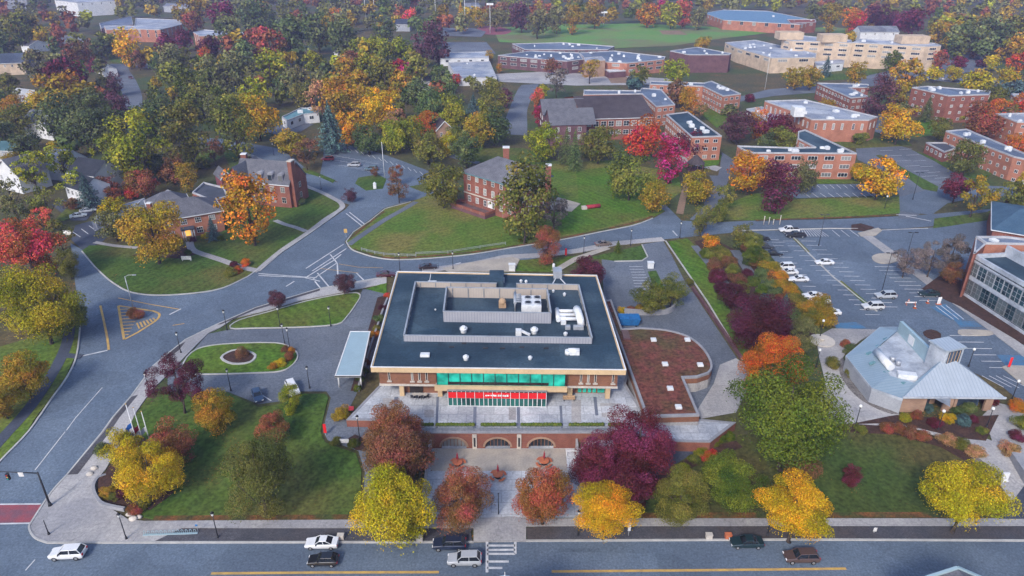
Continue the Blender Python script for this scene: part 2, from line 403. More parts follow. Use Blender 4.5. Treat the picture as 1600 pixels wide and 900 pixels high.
lawn_mat('lawn_dry', (.082, .145, .022), (.115, .155, .028), (.165, .15, .042), .07, R(60))
lawn_mat('lawn_dark', (.046, .076, .019), (.062, .085, .021), (.088, .075, .027), .05, R(5))
for k_ in ('asphalt', 'asphalt_old', 'asphalt_new'): add_cracks(MATS[k_], .09, .012, .16, .14)
add_cracks(MATS['planter_strip'], .3, .02, .3, .2); add_seams(MATS['concrete'], 1.6, 1.6, (.25, .245, .25), .02); add_cracks(MATS['concrete'], .12, .012, .25, .12); add_seams(MATS['terrace_paving'], 3.2, 2.6, (.17, .185, .21), .03); add_cracks(MATS['terrace_paving'], .15, .01, .25, .15); add_litter(MATS['earth'], dens=.45); add_seams(MATS['planter_strip'], .5, .25, (.05, .05, .06), .02)
mat('terrace_edge', (.30, .30, .32), .9, (.24, .245, .27), .4, .1, 3)

# ------------------------------------------------------------------ the ground itself, with the sunken court left open
QL, QR = P(664, 752, 0).x, P(908, 752, 0).x
QB = P(780, 700.5, 0).y                      # face of the arcade wall
mb = MB()
drape(mb, [[(-2350, -280), (2350, -280), (2350, YA), (-2350, YA)], [(-2350, YA), (QL, YA), (QL, QB+3), (-2350, QB+3)],
           [(QR, YA), (2350, YA), (2350, QB+3), (QR, QB+3)], [(-2350, QB+3), (2350, QB+3), (2350, 2150), (-2350, 2150)]], -.03)
setp(link('ground', mb, 'earth', recalc=False), kind='structure')

# ------------------------------------------------------------------ roads
ROAD = .02
sheet('road', [(-700, 849), (-120, 850), (60, 849), (240, 848.5), (740, 848), (900, 845.5), (1250, 844.5), (1600, 846), (2300, 848), (2300, 1010), (-700, 1010)], 'asphalt', ROAD)
sheet('road', [(-260, 1000), (-120, 850), (-40, 768), (0, 722), (45, 675), (80, 625), (105, 590), (121, 555), (127, 505), (122, 470), (117, 440), (113, 400), (110, 380), (132, 392), (136, 404), (150, 421), (175, 443), (205, 458),
               (250, 463), (310, 459), (350, 450), (388, 433), (440, 396), (480, 369), (515, 344), (540, 327), (553, 312), (600, 300), (655, 296), (690, 305), (640, 314), (600, 325), (575, 345), (550, 363), (538, 378),
               (545, 388), (560, 396), (590, 404), (625, 407), (680, 404), (740, 398), (800, 388), (830, 393), (760, 413), (680, 421), (600, 433), (555, 441), (500, 451), (450, 466), (400, 481), (335, 509), (290, 531), (255, 559), (240, 572), (205, 620), (160, 676), (105, 743), (80, 771), (52, 813), (46, 826), (55, 841), (75, 849), (60, 1000)], 'asphalt', ROAD)
sheet('road', [(790, 389), (875, 376), (940, 363), (990, 353), (1020, 342), (1040, 330), (1027, 322), (1040, 320), (1065, 345), (1130, 347), (1200, 344), (1300, 343), (1400, 338), (1440, 336), (1600, 322), (1900, 296), (1900, 330), (1600, 333), (1480, 352), (1400, 358), (1300, 356), (1180, 360), (1060, 372), (1038, 374), (960, 384), (880, 396), (830, 405), (740, 418), (700, 420)], 'asphalt', ROAD)
sheet('road', cr([(553, 322), (525, 313), (500, 301), (468, 287), (430, 262), (405, 250), (378, 240), (345, 230), (300, 226)], n=3) + cr([(300, 215), (345, 217), (400, 226), (432, 232), (455, 244), (475, 261), (500, 275), (528, 285), (560, 286), (600, 300), (640, 296)], n=3), 'asphalt', ROAD)
sheet('car_park', [(500, 272), (505, 250), (506, 226), (530, 225), (565, 231), (605, 243), (640, 256), (672, 268), (680, 280), (700, 286), (700, 302), (600, 303), (540, 290)], 'asphalt', ROAD)
sheet('road', cr([(790, 210), (789, 190), (798, 165), (808, 142), (815, 133)], n=4) + cr([(842, 131), (832, 150), (824, 172), (824, 195), (824, 212)], n=4), 'asphalt_old', ROAD)
sheet('road', cr([(172, 100), (180, 122), (192, 148), (196, 165), (200, 178)], n=3) + cr([(222, 176), (222, 150), (212, 125), (202, 110), (200, 100)], n=3), 'asphalt_old', ROAD)
sheet('car_park', [(110, 374), (118, 352), (140, 346), (160, 352), (172, 366), (160, 378), (132, 393)], 'asphalt_new', ROAD)
sheet('driveway', [(303, 547), (325, 522), (360, 515), (420, 514), (470, 513), (528, 508), (545, 491), (558, 469), (567, 452), (604, 455), (604, 480), (590, 530), (575, 580), (560, 610), (545, 640), (535, 655), (575, 668), (592, 690), (588, 760), (584, 806), (566, 806), (570, 738), (560, 705), (512, 688), (505, 674), (517, 622), (510, 612), (470, 612), (440, 627), (404, 632), (380, 622), (355, 612), (262, 612), (262, 590)], 'asphalt_old', ROAD)
sheet('car_park', [(940, 405), (1004, 408), (1012, 402), (1003, 382), (1036, 377), (1050, 400), (1070, 440), (1085, 460), (1100, 483), (1158, 570), (1166, 600), (1150, 645), (1095, 652), (1050, 640), (960, 560), (944, 470)], 'asphalt_old', ROAD)
sheet('car_park', [(1150, 362), (1190, 361), (1300, 358), (1400, 360), (1480, 354), (1600, 335), (1700, 335), (1800, 500), (1800, 700), (1610, 640), (1560, 600), (1440, 545), (1310, 517), (1292, 500), (1240, 440), (1190, 385)], 'asphalt', ROAD)
# far campus roads and lots
sheet('road', [(1128, 238), (1150, 252), (1135, 290), (1132, 315), (1105, 330), (1100, 318), (1118, 290), (1125, 262)], 'asphalt_old', ROAD)
sheet('car_park', [(1240, 288), (1352, 288), (1365, 297), (1375, 306), (1245, 310), (1225, 300)], 'asphalt', ROAD)
sheet('car_park', [(1337, 232), (1395, 225), (1420, 232), (1480, 258), (1520, 285), (1470, 300), (1430, 342), (1404, 342), (1405, 305), (1385, 270), (1340, 250)], 'asphalt_old', ROAD)
sheet('road', [(1405, 330), (1405, 308), (1470, 292), (1540, 290), (1700, 300), (1700, 312), (1540, 306), (1480, 318), (1456, 336)], 'asphalt', ROAD)
sheet('road', [(1390, 215), (1365, 205), (1345, 180), (1390, 178), (1420, 215)], 'asphalt_old', ROAD)
sheet('road', [(1000, 133), (1160, 150), (1200, 140), (1330, 128), (1360, 112), (1420, 110), (1600, 130), (1600, 140), (1420, 122), (1340, 140), (1210, 150), (1150, 160), (1000, 140)], 'asphalt_old', ROAD)
sheet('car_park', [(1440, 105), (1480, 85), (1530, 88), (1560, 105), (1500, 115)], 'asphalt_old', ROAD)
sheet('car_park', [(690, 66), (760, 66), (775, 84), (690, 84)], 'asphalt_old', ROAD)
sheet('path', [(770, 116), (850, 112), (960, 118), (1060, 124), (1060, 132), (900, 134), (780, 128)], 'concrete', ROAD)
sheet('path', [(940, 108), (975, 113), (985, 130), (955, 130)], 'sand', ROAD)
sheet('path', [(1050, 240), (1075, 246), (1128, 262), (1120, 268), (1060, 252)], 'concrete', ROAD)
sheet('driveway', [(270, 110), (210, 105), (210, 100), (250, 98)], 'asphalt_old', ROAD)
sheet('driveway', [(80, 320), (100, 312), (145, 332), (135, 345), (112, 345)], 'asphalt_new', ROAD)
sheet('driveway', [(690, 243), (745, 257), (756, 250), (700, 240)], 'asphalt_old', ROAD)
sheet('driveway', [(405, 205), (460, 190), (490, 194), (470, 206), (430, 210)], 'asphalt_old', ROAD)

# ------------------------------------------------------------------ raised lawns (kerb high)
LAWN = .12
K = dict(skirt=.16)
sheet('lawn', [(128, 392), (140, 384), (175, 384), (260, 378), (345, 378), (350, 350), (345, 330), (330, 290), (360, 262), (345, 232), (378, 243), (405, 253), (430, 264), (468, 289), (500, 302), (530, 316), (534, 328), (515, 341), (480, 366), (440, 393), (386, 432), (350, 449), (310, 457), (250, 461), (205, 456), (176, 441), (152, 420), (138, 404)], 'lawn', LAWN, **K)
sheet('lawn', [(549, 388), (541, 378), (552, 364), (577, 347), (602, 327), (642, 316), (672, 304), (700, 300), (724, 320), (800, 335), (870, 330), (850, 270), (840, 258), (960, 250), (1010, 262), (1060, 270), (1065, 300), (1040, 318), (1028, 322), (1038, 330), (1018, 341), (990, 351), (940, 361), (875, 374), (800, 386), (740, 396), (680, 402), (625, 405), (590, 402), (562, 394)], 'lawn_dry', LAWN, **K)
sheet('lawn', [(870, 300), (905, 322), (900, 268), (940, 262), (1000, 280), (1030, 320), (1010, 338), (940, 357), (878, 368), (862, 340)], 'lawn_bright', LAWN+.02, skirt=.02)
sheet('lawn', cr([(360, 513), (374, 501), (420, 488), (480, 471), (545, 459), (562, 462), (555, 478), (541, 497), (526, 507), (470, 511), (400, 513)], True, 2), 'lawn_bright', LAWN, **K)
sheet('lawn', [(572, 452), (604, 442), (604, 460)], 'lawn_bright', LAWN, **K)
sheet('lawn', cr([(288, 566), (308, 547), (350, 539), (430, 537), (456, 546), (464, 557), (456, 571), (438, 580), (400, 583), (330, 585), (292, 582)], True, 3), 'lawn_bright', LAWN, **K)
sheet('lawn', [(208, 655), (236, 614), (330, 613), (358, 616), (380, 626), (404, 637), (440, 632), (472, 616), (508, 616), (513, 622), (501, 675), (508, 692), (556, 709), (565, 737), (561, 809), (240, 812), (200, 802), (170, 780), (165, 740)], 'lawn', LAWN, **K)
sheet('lawn', [(805, 423), (812, 407), (850, 405), (905, 400), (940, 388), (912, 404), (872, 425)], 'lawn_bright', LAWN, **K)
sheet('lawn', [(920, 403), (1002, 384), (1011, 401), (1003, 407), (960, 408)], 'lawn', LAWN, **K)
sheet('lawn', [(1012, 425), (1025, 423), (1048, 470), (1030, 470)], 'lawn', LAWN, **K)
sheet('lawn', [(1044, 378), (1074, 373), (1108, 405), (1150, 455), (1178, 520), (1172, 566), (1160, 562), (1105, 472)], 'lawn_bright', LAWN, **K)
sheet('lawn', [(1120, 325), (1180, 302), (1240, 312), (1405, 308), (1406, 333), (1300, 340), (1180, 344), (1120, 342)], 'lawn_dry', LAWN, **K)
sheet('lawn', [(1460, 342), (1540, 332), (1600, 312), (1640, 310), (1640, 322), (1540, 345), (1458, 357)], 'lawn', LAWN, **K)
sheet('lawn', [(1368, 243), (1376, 242), (1420, 268), (1466, 292), (1464, 300), (1442, 296), (1400, 265)], 'lawn', LAWN, **K)
sheet('lawn', [(1424, 234), (1500, 262), (1560, 262), (1540, 280), (1500, 276), (1460, 252)], 'lawn', LAWN, **K)
sheet('lawn', [(1280, 277), (1352, 276), (1352, 286), (1250, 287)], 'lawn_bright', LAWN, **K)
sheet('lawn', [(1108, 690), (1150, 684), (1230, 660), (1330, 672), (1420, 674), (1480, 697), (1530, 730), (1560, 770), (1578, 806), (1000, 808), (1005, 760)], 'lawn_dark', LAWN, **K)
sheet('lawn', [(555, 287), (560, 278), (590, 273), (604, 280), (598, 295), (572, 298)], 'lawn', LAWN, **K)
sheet('lawn', [(474, 262), (505, 274), (524, 282), (520, 286), (500, 277), (470, 268)], 'lawn', LAWN, **K)
sheet('lawn', [(640, 292), (680, 284), (700, 292), (660, 300)], 'lawn', LAWN, **K)
sheet('lawn', [(0, 720), (43, 674), (78, 624), (103, 589), (119, 554), (125, 504), (110, 500), (60, 525), (-60, 560), (-260, 760), (-140, 850)], 'lawn_dry', LAWN, **K)
sheet('lawn', [(85, 345), (112, 318), (140, 330), (100, 345)], 'lawn_bright', LAWN, **K)
sheet('lawn', [(370, 228), (340, 250), (260, 290), (300, 240)], 'lawn_dry', LAWN, **K)
sheet('lawn', [(720, 250), (725, 232), (820, 232), (880, 256), (800, 258)], 'lawn', LAWN, **K)
sheet('lawn', [(840, 175), (870, 150), (880, 210), (846, 212)], 'lawn', LAWN, **K)
sheet('lawn', [(1080, 165), (1112, 160), (1145, 185), (1120, 200)], 'lawn_bright', LAWN, **K)
sheet('lawn', [(1080, 245), (1128, 243), (1122, 258), (1096, 262)], 'lawn_bright', LAWN, **K)
sheet('lawn', [(1280, 225), (1360, 215), (1420, 222), (1425, 228), (1340, 232)], 'lawn', LAWN, **K)
sheet('lawn', [(1425, 190), (1475, 180), (1475, 210), (1425, 215)], 'lawn_bright', LAWN, **K)
sheet('lawn', [(1215, 112), (1290, 108), (1400, 108), (1330, 124), (1230, 128)], 'lawn', LAWN, **K)
sheet('lawn', [(158, 75), (250, 80), (260, 95), (215, 100), (175, 98)], 'lawn', LAWN, **K)
sheet('playing_field', [(770, 44), (860, 38), (1000, 37), (1110, 42), (1200, 52), (1130, 60), (1050, 72), (950, 76), (880, 70), (780, 66)], 'turf_far', LAWN)
sheet('playing_field', [(1240, 46), (1300, 42), (1380, 52), (1300, 52)], 'turf_far', LAWN)
sheet('running_track', cr([(750, 42), (770, 41), (798, 47), (790, 54), (760, 54), (745, 48)], True, 3), 'paint_red', LAWN+.06)
sheet('sand_patch', [(1030, 48), (1062, 48), (1075, 55), (1035, 54)], 'sand', LAWN+.06)
sheet('car_park', [(685, 44), (740, 44), (760, 50), (752, 58), (685, 56)], 'asphalt_old', LAWN+.06)
# planting beds
BED = .20
B2 = dict(skirt=.08)
sheet('planting_bed', [(208, 666), (240, 700), (272, 770), (235, 798), (172, 789), (153, 770), (154, 750), (166, 738)], 'mulch', BED, **B2)
sheet('planting_bed', cr([(345, 560), (362, 549), (382, 549), (398, 556), (390, 567), (364, 569)], True, 3), 'mulch', BED, **B2)
sheet('planting_bed', [(1330, 664), (1400, 650), (1470, 655), (1560, 650), (1540, 690), (1500, 686), (1400, 662)], 'mulch', BED+.05, **B2)
sheet('planting_bed', [(1085, 378), (1110, 372), (1150, 392), (1250, 470), (1275, 530), (1230, 540), (1160, 470), (1110, 410)], 'mulch', BED, **B2)
sheet('planting_bed', [(1440, 452), (1470, 430), (1520, 445), (1600, 520), (1640, 560), (1600, 540), (1500, 480)], 'mulch', BED, **B2)
sheet('planting_bed', [(538, 690), (555, 680), (580, 692), (572, 706), (556, 704)], 'mulch', BED, **B2)
sheet('planting_bed', [(1150, 690), (1108, 700), (1010, 752), (1012, 765), (1110, 718), (1160, 700)], 'mulch', BED, **B2)
sheet('planting_bed', [(1260, 660), (1300, 662), (1400, 668), (1470, 690), (1540, 726), (1530, 734), (1470, 700), (1400, 680), (1270, 674)], 'mulch', BED, **B2)
sheet('planting_bed', [(1330, 352), (1345, 350), (1366, 356), (1350, 362), (1330, 360)], 'mulch', BED, **B2)
sheet('planting_bed', [(255, 386), (300, 384), (312, 396), (285, 405), (205, 400)], 'mulch', LAWN+.03)
sheet('gravel_bed', cr([(1316, 560), (1340, 598), (1372, 620), (1408, 624), (1402, 648), (1370, 640), (1335, 618), (1312, 585)], True, 3), 'gravel', BED, **B2)
sheet('gravel_bed', [(1500, 690), (1520, 712), (1570, 745), (1560, 760), (1530, 735)], 'gravel', BED, **B2)
sheet('planting_bed', [(590, 466), (606, 462), (575, 560), (556, 612), (548, 612)], 'mulch', BED, **B2)

# ------------------------------------------------------------------ footways
WALK = .17
sheet('pavement', [(46, 826), (55, 841), (75, 848.5), (120, 849), (240, 848), (285, 826), (740, 826), (740, 847.5), (822, 847), (822, 823), (1700, 823), (1700, 811), (822, 811), (800, 808), (740, 811), (560, 813), (225, 815), (200, 812), (172, 795), (150, 776), (150, 752), (165, 735), (205, 662), (214, 643), (236, 612), (258, 590), (300, 547), (326, 521), (345, 512), (366, 498), (420, 485), (470, 470), (556, 453), (604, 443), (604, 433), (555, 442), (500, 452), (450, 467), (400, 482), (335, 510), (290, 532), (255, 560), (240, 573), (205, 621), (160, 677), (105, 744), (80, 772), (52, 814)], 'concrete', WALK, **K)
sheet('planter_strip', [(285, 827), (740, 827), (735, 832), (738, 846.5), (242, 847)], 'planter_strip', WALK+.02, skirt=.04)
sheet('planter_strip', [(822, 826), (840, 824), (1250, 823.5), (1700, 823.5), (1700, 844.5), (1250, 843), (824, 845)], 'planter_strip', WALK+.02, skirt=.04)
sheet('planter_strip', [(206, 621), (216, 618), (172, 676), (122, 742), (106, 743), (162, 677)], 'planter_strip', WALK+.02, skirt=.04)
sheet('planter_strip', [(338, 508), (400, 480.5), (450, 466), (500, 451), (500, 455), (450, 470), (400, 485), (345, 508)], 'planter_strip', WALK+.02, skirt=.04)
sheet('planter_strip', [(256, 559), (275, 543), (290, 535), (280, 548), (262, 562)], 'planter_strip', WALK+.02, skirt=.04)
bands('path', [cr([(312, 466), (0, 0)][:0] + [(402, 424), (440, 392), (480, 365), (510, 342), (533, 327), (533, 318), (520, 310), (500, 300), (466, 286), (430, 266), (405, 249), (376, 238), (350, 231)], n=4)], 1.7, 'concrete', WALK, skirt=.05)
bands('path', [cr([(296, 378), (300, 390), (312, 396), (340, 405), (360, 412), (385, 420), (405, 424)], n=4)], 2.0, 'concrete', WALK+.01, skirt=.05)
bands('path', [cr([(430, 345), (445, 351), (462, 356), (478, 362)], n=4)], 1.6, 'concrete', WALK+.01, skirt=.05)
bands('path', [cr([(148, 379), (175, 384), (215, 388)], n=3)], 1.4, 'concrete', WALK+.01, skirt=.05)
bands('path', [cr([(110, 505), (104, 540), (82, 585), (45, 640), (0, 690), (-60, 760)], n=4)], 2.2, 'asphalt_new', WALK, skirt=.05)
bands('path', [cr([(128, 558), (112, 557), (104, 556)], n=2)], 1.6, 'asphalt_new', WALK+.01, skirt=.05)
bands('path', [cr([(545, 383), (560, 372), (600, 345), (630, 328), (650, 316)], n=4)], 2.0, 'asphalt_old', WALK, skirt=.05)
bands('pavement', [[(660, 424), (740, 413), (790, 402), (850, 399), (905, 392), (960, 381), (1036, 374)]], 2.6, 'concrete', WALK, skirt=.15)
sheet('pavement', [(690, 420), (740, 410), (800, 402), (812, 406), (803, 425), (700, 425)], 'concrete_tan', WALK+.02, **K)
bands('path', [[(866, 425), (900, 405), (950, 388)]], 2.0, 'concrete_tan', WALK+.02, skirt=.05)
bands('path', [cr([(1115, 275), (1124, 298), (1112, 318), (1085, 345)], n=3)], 3.0, 'asphalt_old', WALK, skirt=.04)
bands('path', [cr([(1085, 268), (1070, 300), (1062, 335)], n=3)], 2.2, 'sand', WALK+.02, skirt=.04)
bands('path', [[(1148, 392), (1170, 425), (1215, 470), (1245, 500)]], 2.6, 'asphalt_old', BED+.03, skirt=.05)
bands('path', [[(1085, 385), (1130, 440), (1170, 490)]], 2.0, 'asphalt_old', BED+.035, skirt=.05)
bands('pavement', [[(1350, 366), (1400, 402), (1450, 440), (1520, 490), (1600, 550), (1700, 630)]], 3.0, 'concrete', WALK, skirt=.15)
sheet('traffic_island', cr([(1362, 402), (1375, 397), (1398, 399), (1402, 408), (1385, 413), (1368, 410)], True, 3), 'concrete_tan', WALK+.03, **K)
sheet('traffic_island', [(1340, 365), (1372, 357), (1378, 361), (1368, 369), (1345, 370)], 'concrete_tan', WALK+.03, **K)
sheet('traffic_island', cr([(1496, 519), (1503, 516), (1540, 517), (1552, 521), (1545, 525), (1504, 525)], True, 2), 'concrete_tan', WALK+.03, **K)
sheet('traffic_island', [(1565, 575), (1572, 572), (1640, 574), (1640, 606), (1600, 604)], 'concrete_tan', WALK+.03, **K)
sheet('traffic_island', cr([(1442, 520), (1455, 516), (1470, 523), (1466, 533), (1448, 528)], True, 2), 'mulch', WALK+.03, **K)
sheet('pavement', [(1275, 528), (1300, 514), (1375, 516), (1345, 532), (1325, 548), (1312, 566), (1318, 594), (1345, 622), (1402, 648), (1450, 660), (1500, 672), (1550, 690), (1535, 650), (1555, 630), (1600, 640), (1640, 700), (1640, 790), (1590, 800), (1570, 770), (1545, 730), (1490, 690), (1420, 669), (1340, 666), (1290, 668), (1276, 640), (1290, 600), (1280, 560)], 'concrete', WALK, **K)
sheet('pavement', [(1095, 655), (1150, 645), (1172, 600), (1168, 572), (1150, 560), (1125, 570), (1115, 600), (1090, 640)], 'concrete', ROAD+.05)
sheet('path', [(1012, 752), (1110, 694), (1062, 693), (1020, 715), (1010, 735)], 'asphalt_new', WALK)
sheet('pavement', [(1560, 812), (1600, 760), (1660, 760), (1660, 812)], 'asphalt_new', WALK+.02, **K)
sheet('court_floor', [[(664, 808), (908, 808), (908, 808.01), (664, 808.01)]], 'concrete', .01)
mb = MB(); mb.face([(QL, P(780, 809, 0).y, .02), (QR, P(780, 809, 0).y, .02), (QR, QB+2.5, .02), (QL, QB+2.5, .02)])
setp(link('court_floor', mb, 'terrace_paving'), kind='structure')
mb = MB(); ya = P(780, 736, 0).y; mb.face([(QL+.6, ya, .03), (QR-2, ya, .03), (QR-2, QB-.1, .03), (QL+.6, QB-.1, .03)])
setp(link('court_floor', mb, 'concrete_tan'), kind='structure')

# ------------------------------------------------------------------ kerbs
KERB = .24
bands('kerb', [[(75, 849), (240, 848.5), (740, 848)], [(822, 846), (1250, 844), (1700, 846)], cr([(105, 743), (80, 771), (52, 813), (46, 826), (55, 841), (75, 849)], n=4),
               [(160, 676.5), (105, 743)], [(160, 676.5), (205, 620.5), (240, 572.5), (255, 559.5), (290, 531.5), (335, 509.5)], [(335, 509.5), (400, 481.5), (450, 466.5), (500, 451.5), (555, 441.5), (604, 433)]], .28, 'kerb_stone', KERB, skirt=.2)
bands('kerb', [cr([(-60, 790), (0, 722), (45, 675), (80, 625), (105, 590), (120, 556), (126, 505)], n=4), cr([(128, 393), (138, 405), (152, 421), (176, 442), (206, 457.5), (250, 462), (310, 458), (350, 450), (388, 432.5)], n=4),
               [(388, 432.5), (440, 395), (480, 368), (515, 343), (535, 328)], cr([(541, 378), (548, 389), (562, 395.5), (590, 403.5), (625, 406.5), (680, 403.5), (740, 397.5), (800, 387.5), (875, 375.5), (940, 362.5), (990, 352.5), (1020, 341.5)], n=3),
               [(541, 378), (552, 363.5), (577, 346.5), (602, 326.5), (642, 315.5)]], .3, 'kerb_stone', KERB, skirt=.2)
bands('kerb', [cr([(360, 513.5), (374, 501), (420, 488), (480, 471), (545, 458.5), (563, 462), (555, 478), (541, 497), (526, 507.5), (470, 512), (400, 513.5)], True, 3), cr([(288, 566), (308, 546.5), (350, 538.5), (430, 536.5), (457, 545.5), (465.5, 557), (457, 571.5), (438, 581), (400, 583.5), (330, 585.5), (291, 583)], True, 3)], .25, 'kerb_stone', KERB, skirt=.2, closed=True)
bands('kerb', [cr([(346, 560), (363, 549), (382, 549), (399, 556), (391, 567), (364, 569.5)], True, 3)], .5, 'kerb_stone', KERB+.05, skirt=.2, closed=True)
bands('kerb', [[(1040, 377), (1105, 472), (1160, 563)], [(1003, 383), (1012, 402), (1003, 408), (960, 409)], [(1240, 372), (1262, 395), (1300, 432), (1340, 465), (1370, 487)], [(1150, 361), (1300, 357.5), (1340, 358)]], .35, 'kerb_stone', KERB, skirt=.2)
bands('planting_bed', [[(1242, 374), (1262, 394)], [(1312, 440), (1352, 474)]], 1.0, 'lawn_dry', KERB-.02, skirt=.1)
bands('leaf_litter', [[(240, 811), (560, 809)], [(1000, 806.5), (1570, 805)], cr([(552, 390), (590, 401), (625, 403.5), (740, 394.5), (870, 374), (985, 350), (1020, 338)], n=3), [(545, 374), (575, 350), (600, 331)], [(1108, 400), (1160, 475)], [(1110, 485), (1150, 545)], [(1180, 345), (1400, 337)]], 1.1, 'leaf_litter', LAWN+.035, kind='stuff')

# ------------------------------------------------------------------ painted markings
PAINT = .07
def lines(name, segs, w, m): return bands(name, segs, w, m, PAINT)
lines('road_marking', [[(330, 896.5), (520, 895), (686, 894.5)], [(862, 893.5), (1100, 891.5), (1322, 889)]], .42, 'paint_yellow')
lines('crosswalk', [[(761, 847), (761, 895)], [(805, 847), (805, 866)], [(761, 853), (805, 853)], [(761, 860), (805, 859.5)], [(761, 866), (805, 866)], [(761, 878), (795, 878)], [(761, 888), (785, 888)]], .38, 'paint_white')
lines('road_marking', [[(0, 788.5), (64, 788)], [(0, 819), (48, 818)]], .3, 'paint_white')
sheet('crosswalk', [(-80, 789), (66, 788.5), (47, 817.5), (-80, 819)], 'paint_red', PAINT-.02)
lines('road_marking', [[(55, 875), (40, 892)], [(55, 735), (102, 675)], [(104, 673), (160, 606)]], .16, 'paint_white')
lines('road_marking', [[(185, 466), (235, 476), (282, 484)]], .28, 'paint_yellow')
lines('road_marking', [cr([(157, 478), (163, 505), (168, 530), (170, 547)], n=3)], .45, 'paint_yellow')
lines('road_marking', [[(123, 558), (168, 548)], [(283, 483), (265, 492)]], .4, 'paint_white')
lines('road_marking', [[(270, 509), (288, 506)]], .25, 'paint_yellow')
ISL = cr([(185, 479), (215, 482), (240, 486), (249, 493), (243, 503), (215, 520), (195, 530), (190, 508)], True, 4)
bands('road_marking', [[(185, 478), (212, 482), (240, 486.5)], cr([(240, 486.5), (249, 491), (247, 498), (240, 504)], n=4), [(240, 504), (215, 520), (194, 531)], [(194, 531), (190, 508), (185, 478)]], .5, 'paint_yellow', PAINT+.01)
hat = []
for k in range(9):
    y = 484+k*5; hat.append([(187+k*.9, y), (206+k*.6 if k < 4 else max(196, 222-k*2.6), y-1)])
for k in range(6): hat.append([(214+k*5, 505-k*1.5), (218+k*5, 514-k*2.6)])
bands('road_marking', hat, .34, 'paint_yellow', PAINT+.02)
lines('crosswalk', [[(541, 334), (565, 353)], [(546, 332), (570, 351)], [(478, 420), (537, 382)], [(488, 424), (541, 389)], [(404, 431), (475, 434), (500, 440)], [(404, 428), (495, 434.5)], [(478, 434), (522, 407), (533, 398)], [(487, 438), (527, 411)],
                    [(516, 398), (527, 412)], [(527, 412), (528, 430)], [(447, 448), (460, 440)], [(492, 440), (505, 456)], [(496, 427), (517, 452)], [(557, 427), (570, 440)]], .34, 'paint_white')
lines('road_marking', [[(530, 413), (560, 418), (598, 419)], [(500, 420), (560, 427)]], .18, 'paint_yellow')
lines('road_marking', [[(712, 413), (720, 411)], [(900, 390), (906, 394)], [(1051, 361), (1058, 369)], [(1400, 336), (1432, 337)], [(1415, 338), (1455, 346)], [(1375, 360), (1450, 357)]], .4, 'paint_white')
st = []
for k in range(9): st.append([(983+k*1.2, 417+k*4.4), (1004+k*1.8, 417+k*4.4)])
for k in range(14):                                             # small western lot
    st.append([(536+k*9.2, 228+k*3.1), (541+k*9.2, 233+k*3.1)])
for r in range(3):
    for k in range(8): st.append([(517+k*9+r*6, 243+r*8+k*1.8), (528+k*9+r*6, 243+r*8+k*1.8)])
for k in range(13): st.append([(1206+k*9.5-(40 if k > 9 else 0), 379+k*8.4), (1226+k*9.5-(40 if k > 9 else 0), 379+k*8.4)]) if k < 1 else None
A0, A1 = (1234, 373), (1330, 505)
def along(a, b, n): return [(a[0]+(b[0]-a[0])*k/n, a[1]+(b[1]-a[1])*k/n) for k in range(n+1)]
for (a, b, n, l0, l1) in (((1246, 377), (1376, 492), 15, -24, -2), ((1250, 377), (1376, 480), 15, 2, 26), ((1198, 375), (1276, 475), 11, -1, 20), ((1388, 417), (1458, 470), 9, -22, 12), ((1498, 525), (1560, 575), 5, -14, 26)):
    for q in along(a, b, n): st.append([(q[0]+l0*(.8+q[1]/2400), q[1]), (q[0]+l1*(.8+q[1]/2400), q[1]+.4)])
for k in range(9): st.append([(1252+k*3.4, 359), (1258+k*4.6, 370)])
for k in range(3): st.append([(1300+k*14, 360), (1312+k*15, 370)])
for k in range(9): st.append([(1265+k*10.5, 289), (1272+k*10.5, 295)]); st.append([(1256+k*12.6, 302), (1266+k*12.6, 309)])
for k in range(6): st.append([(1375+k*13, 236+k*8), (1395+k*14, 235+k*8)]); st.append([(1405+k*11, 234+k*9), (1425+k*11, 233+k*9)])
lines('parking_lines', [s for s in st if s], .2, 'paint_white')
lines('parking_lines', [[(150, 361), (139, 353)], [(138, 366), (127, 358)], [(126, 371), (114, 363)], [(408, 617), (424, 627)]], .2, 'paint_white')
sheet('parking_bay', [(1490, 500), (1522, 503), (1535, 511), (1500, 512)], 'paint_blue', PAINT)
sheet('parking_bay', [(1452, 480), (1478, 476), (1508, 500), (1486, 500)], 'paint_blue', PAINT)
sheet('parking_bay', [(1556, 555), (1600, 556), (1640, 572), (1572, 573)], 'paint_blue', PAINT)
sheet('parking_bay', [(1300, 506), (1338, 504), (1355, 514), (1308, 515)], 'paint_blue', PAINT)
lines('parking_lines', [[(1462, 479), (1490, 500)], [(1470, 478), (1498, 500)], [(1478, 478), (1506, 500)], [(1545, 588), (1580, 606)], [(1556, 588), (1592, 607)], [(1567, 588), (1600, 604)], [(1534, 588), (1568, 606)]], .2, 'paint_white')
# ------------------------------------------------------------------ building materials
brick_mat('brick_red', (.27, .085, .055), (.21, .065, .045), (.25, .17, .14))
brick_mat('brick_orange', (.42, .17, .105), (.36, .14, .09), (.34, .2, .15))
brick_mat('brick_brown', (.25, .105, .06), (.20, .085, .05), (.22, .14, .10))
brick_mat('brick_purple', (.15, .075, .085), (.12, .06, .07), (.15, .1, .1))
brick_mat('brick_tan', (.40, .25, .165), (.33, .2, .14), (.33, .25, .2))
brick_mat('brick_beige', (.56, .43, .31), (.50, .38, .28), (.5, .4, .3))
mat('beige_fascia', (.60, .43, .25), .8, (.52, .37, .22), .25, .08, 2)
mat('roof_rim', (.46, .46, .48), .7, (.34, .345, .37), .35, .12, 2)
mat('white_trim', (.72, .72, .72), .7, (.62, .62, .63), .5, .06, 3)
mat('stone_trim', (.55, .5, .44), .8, (.46, .42, .38), .5, .1, 3)
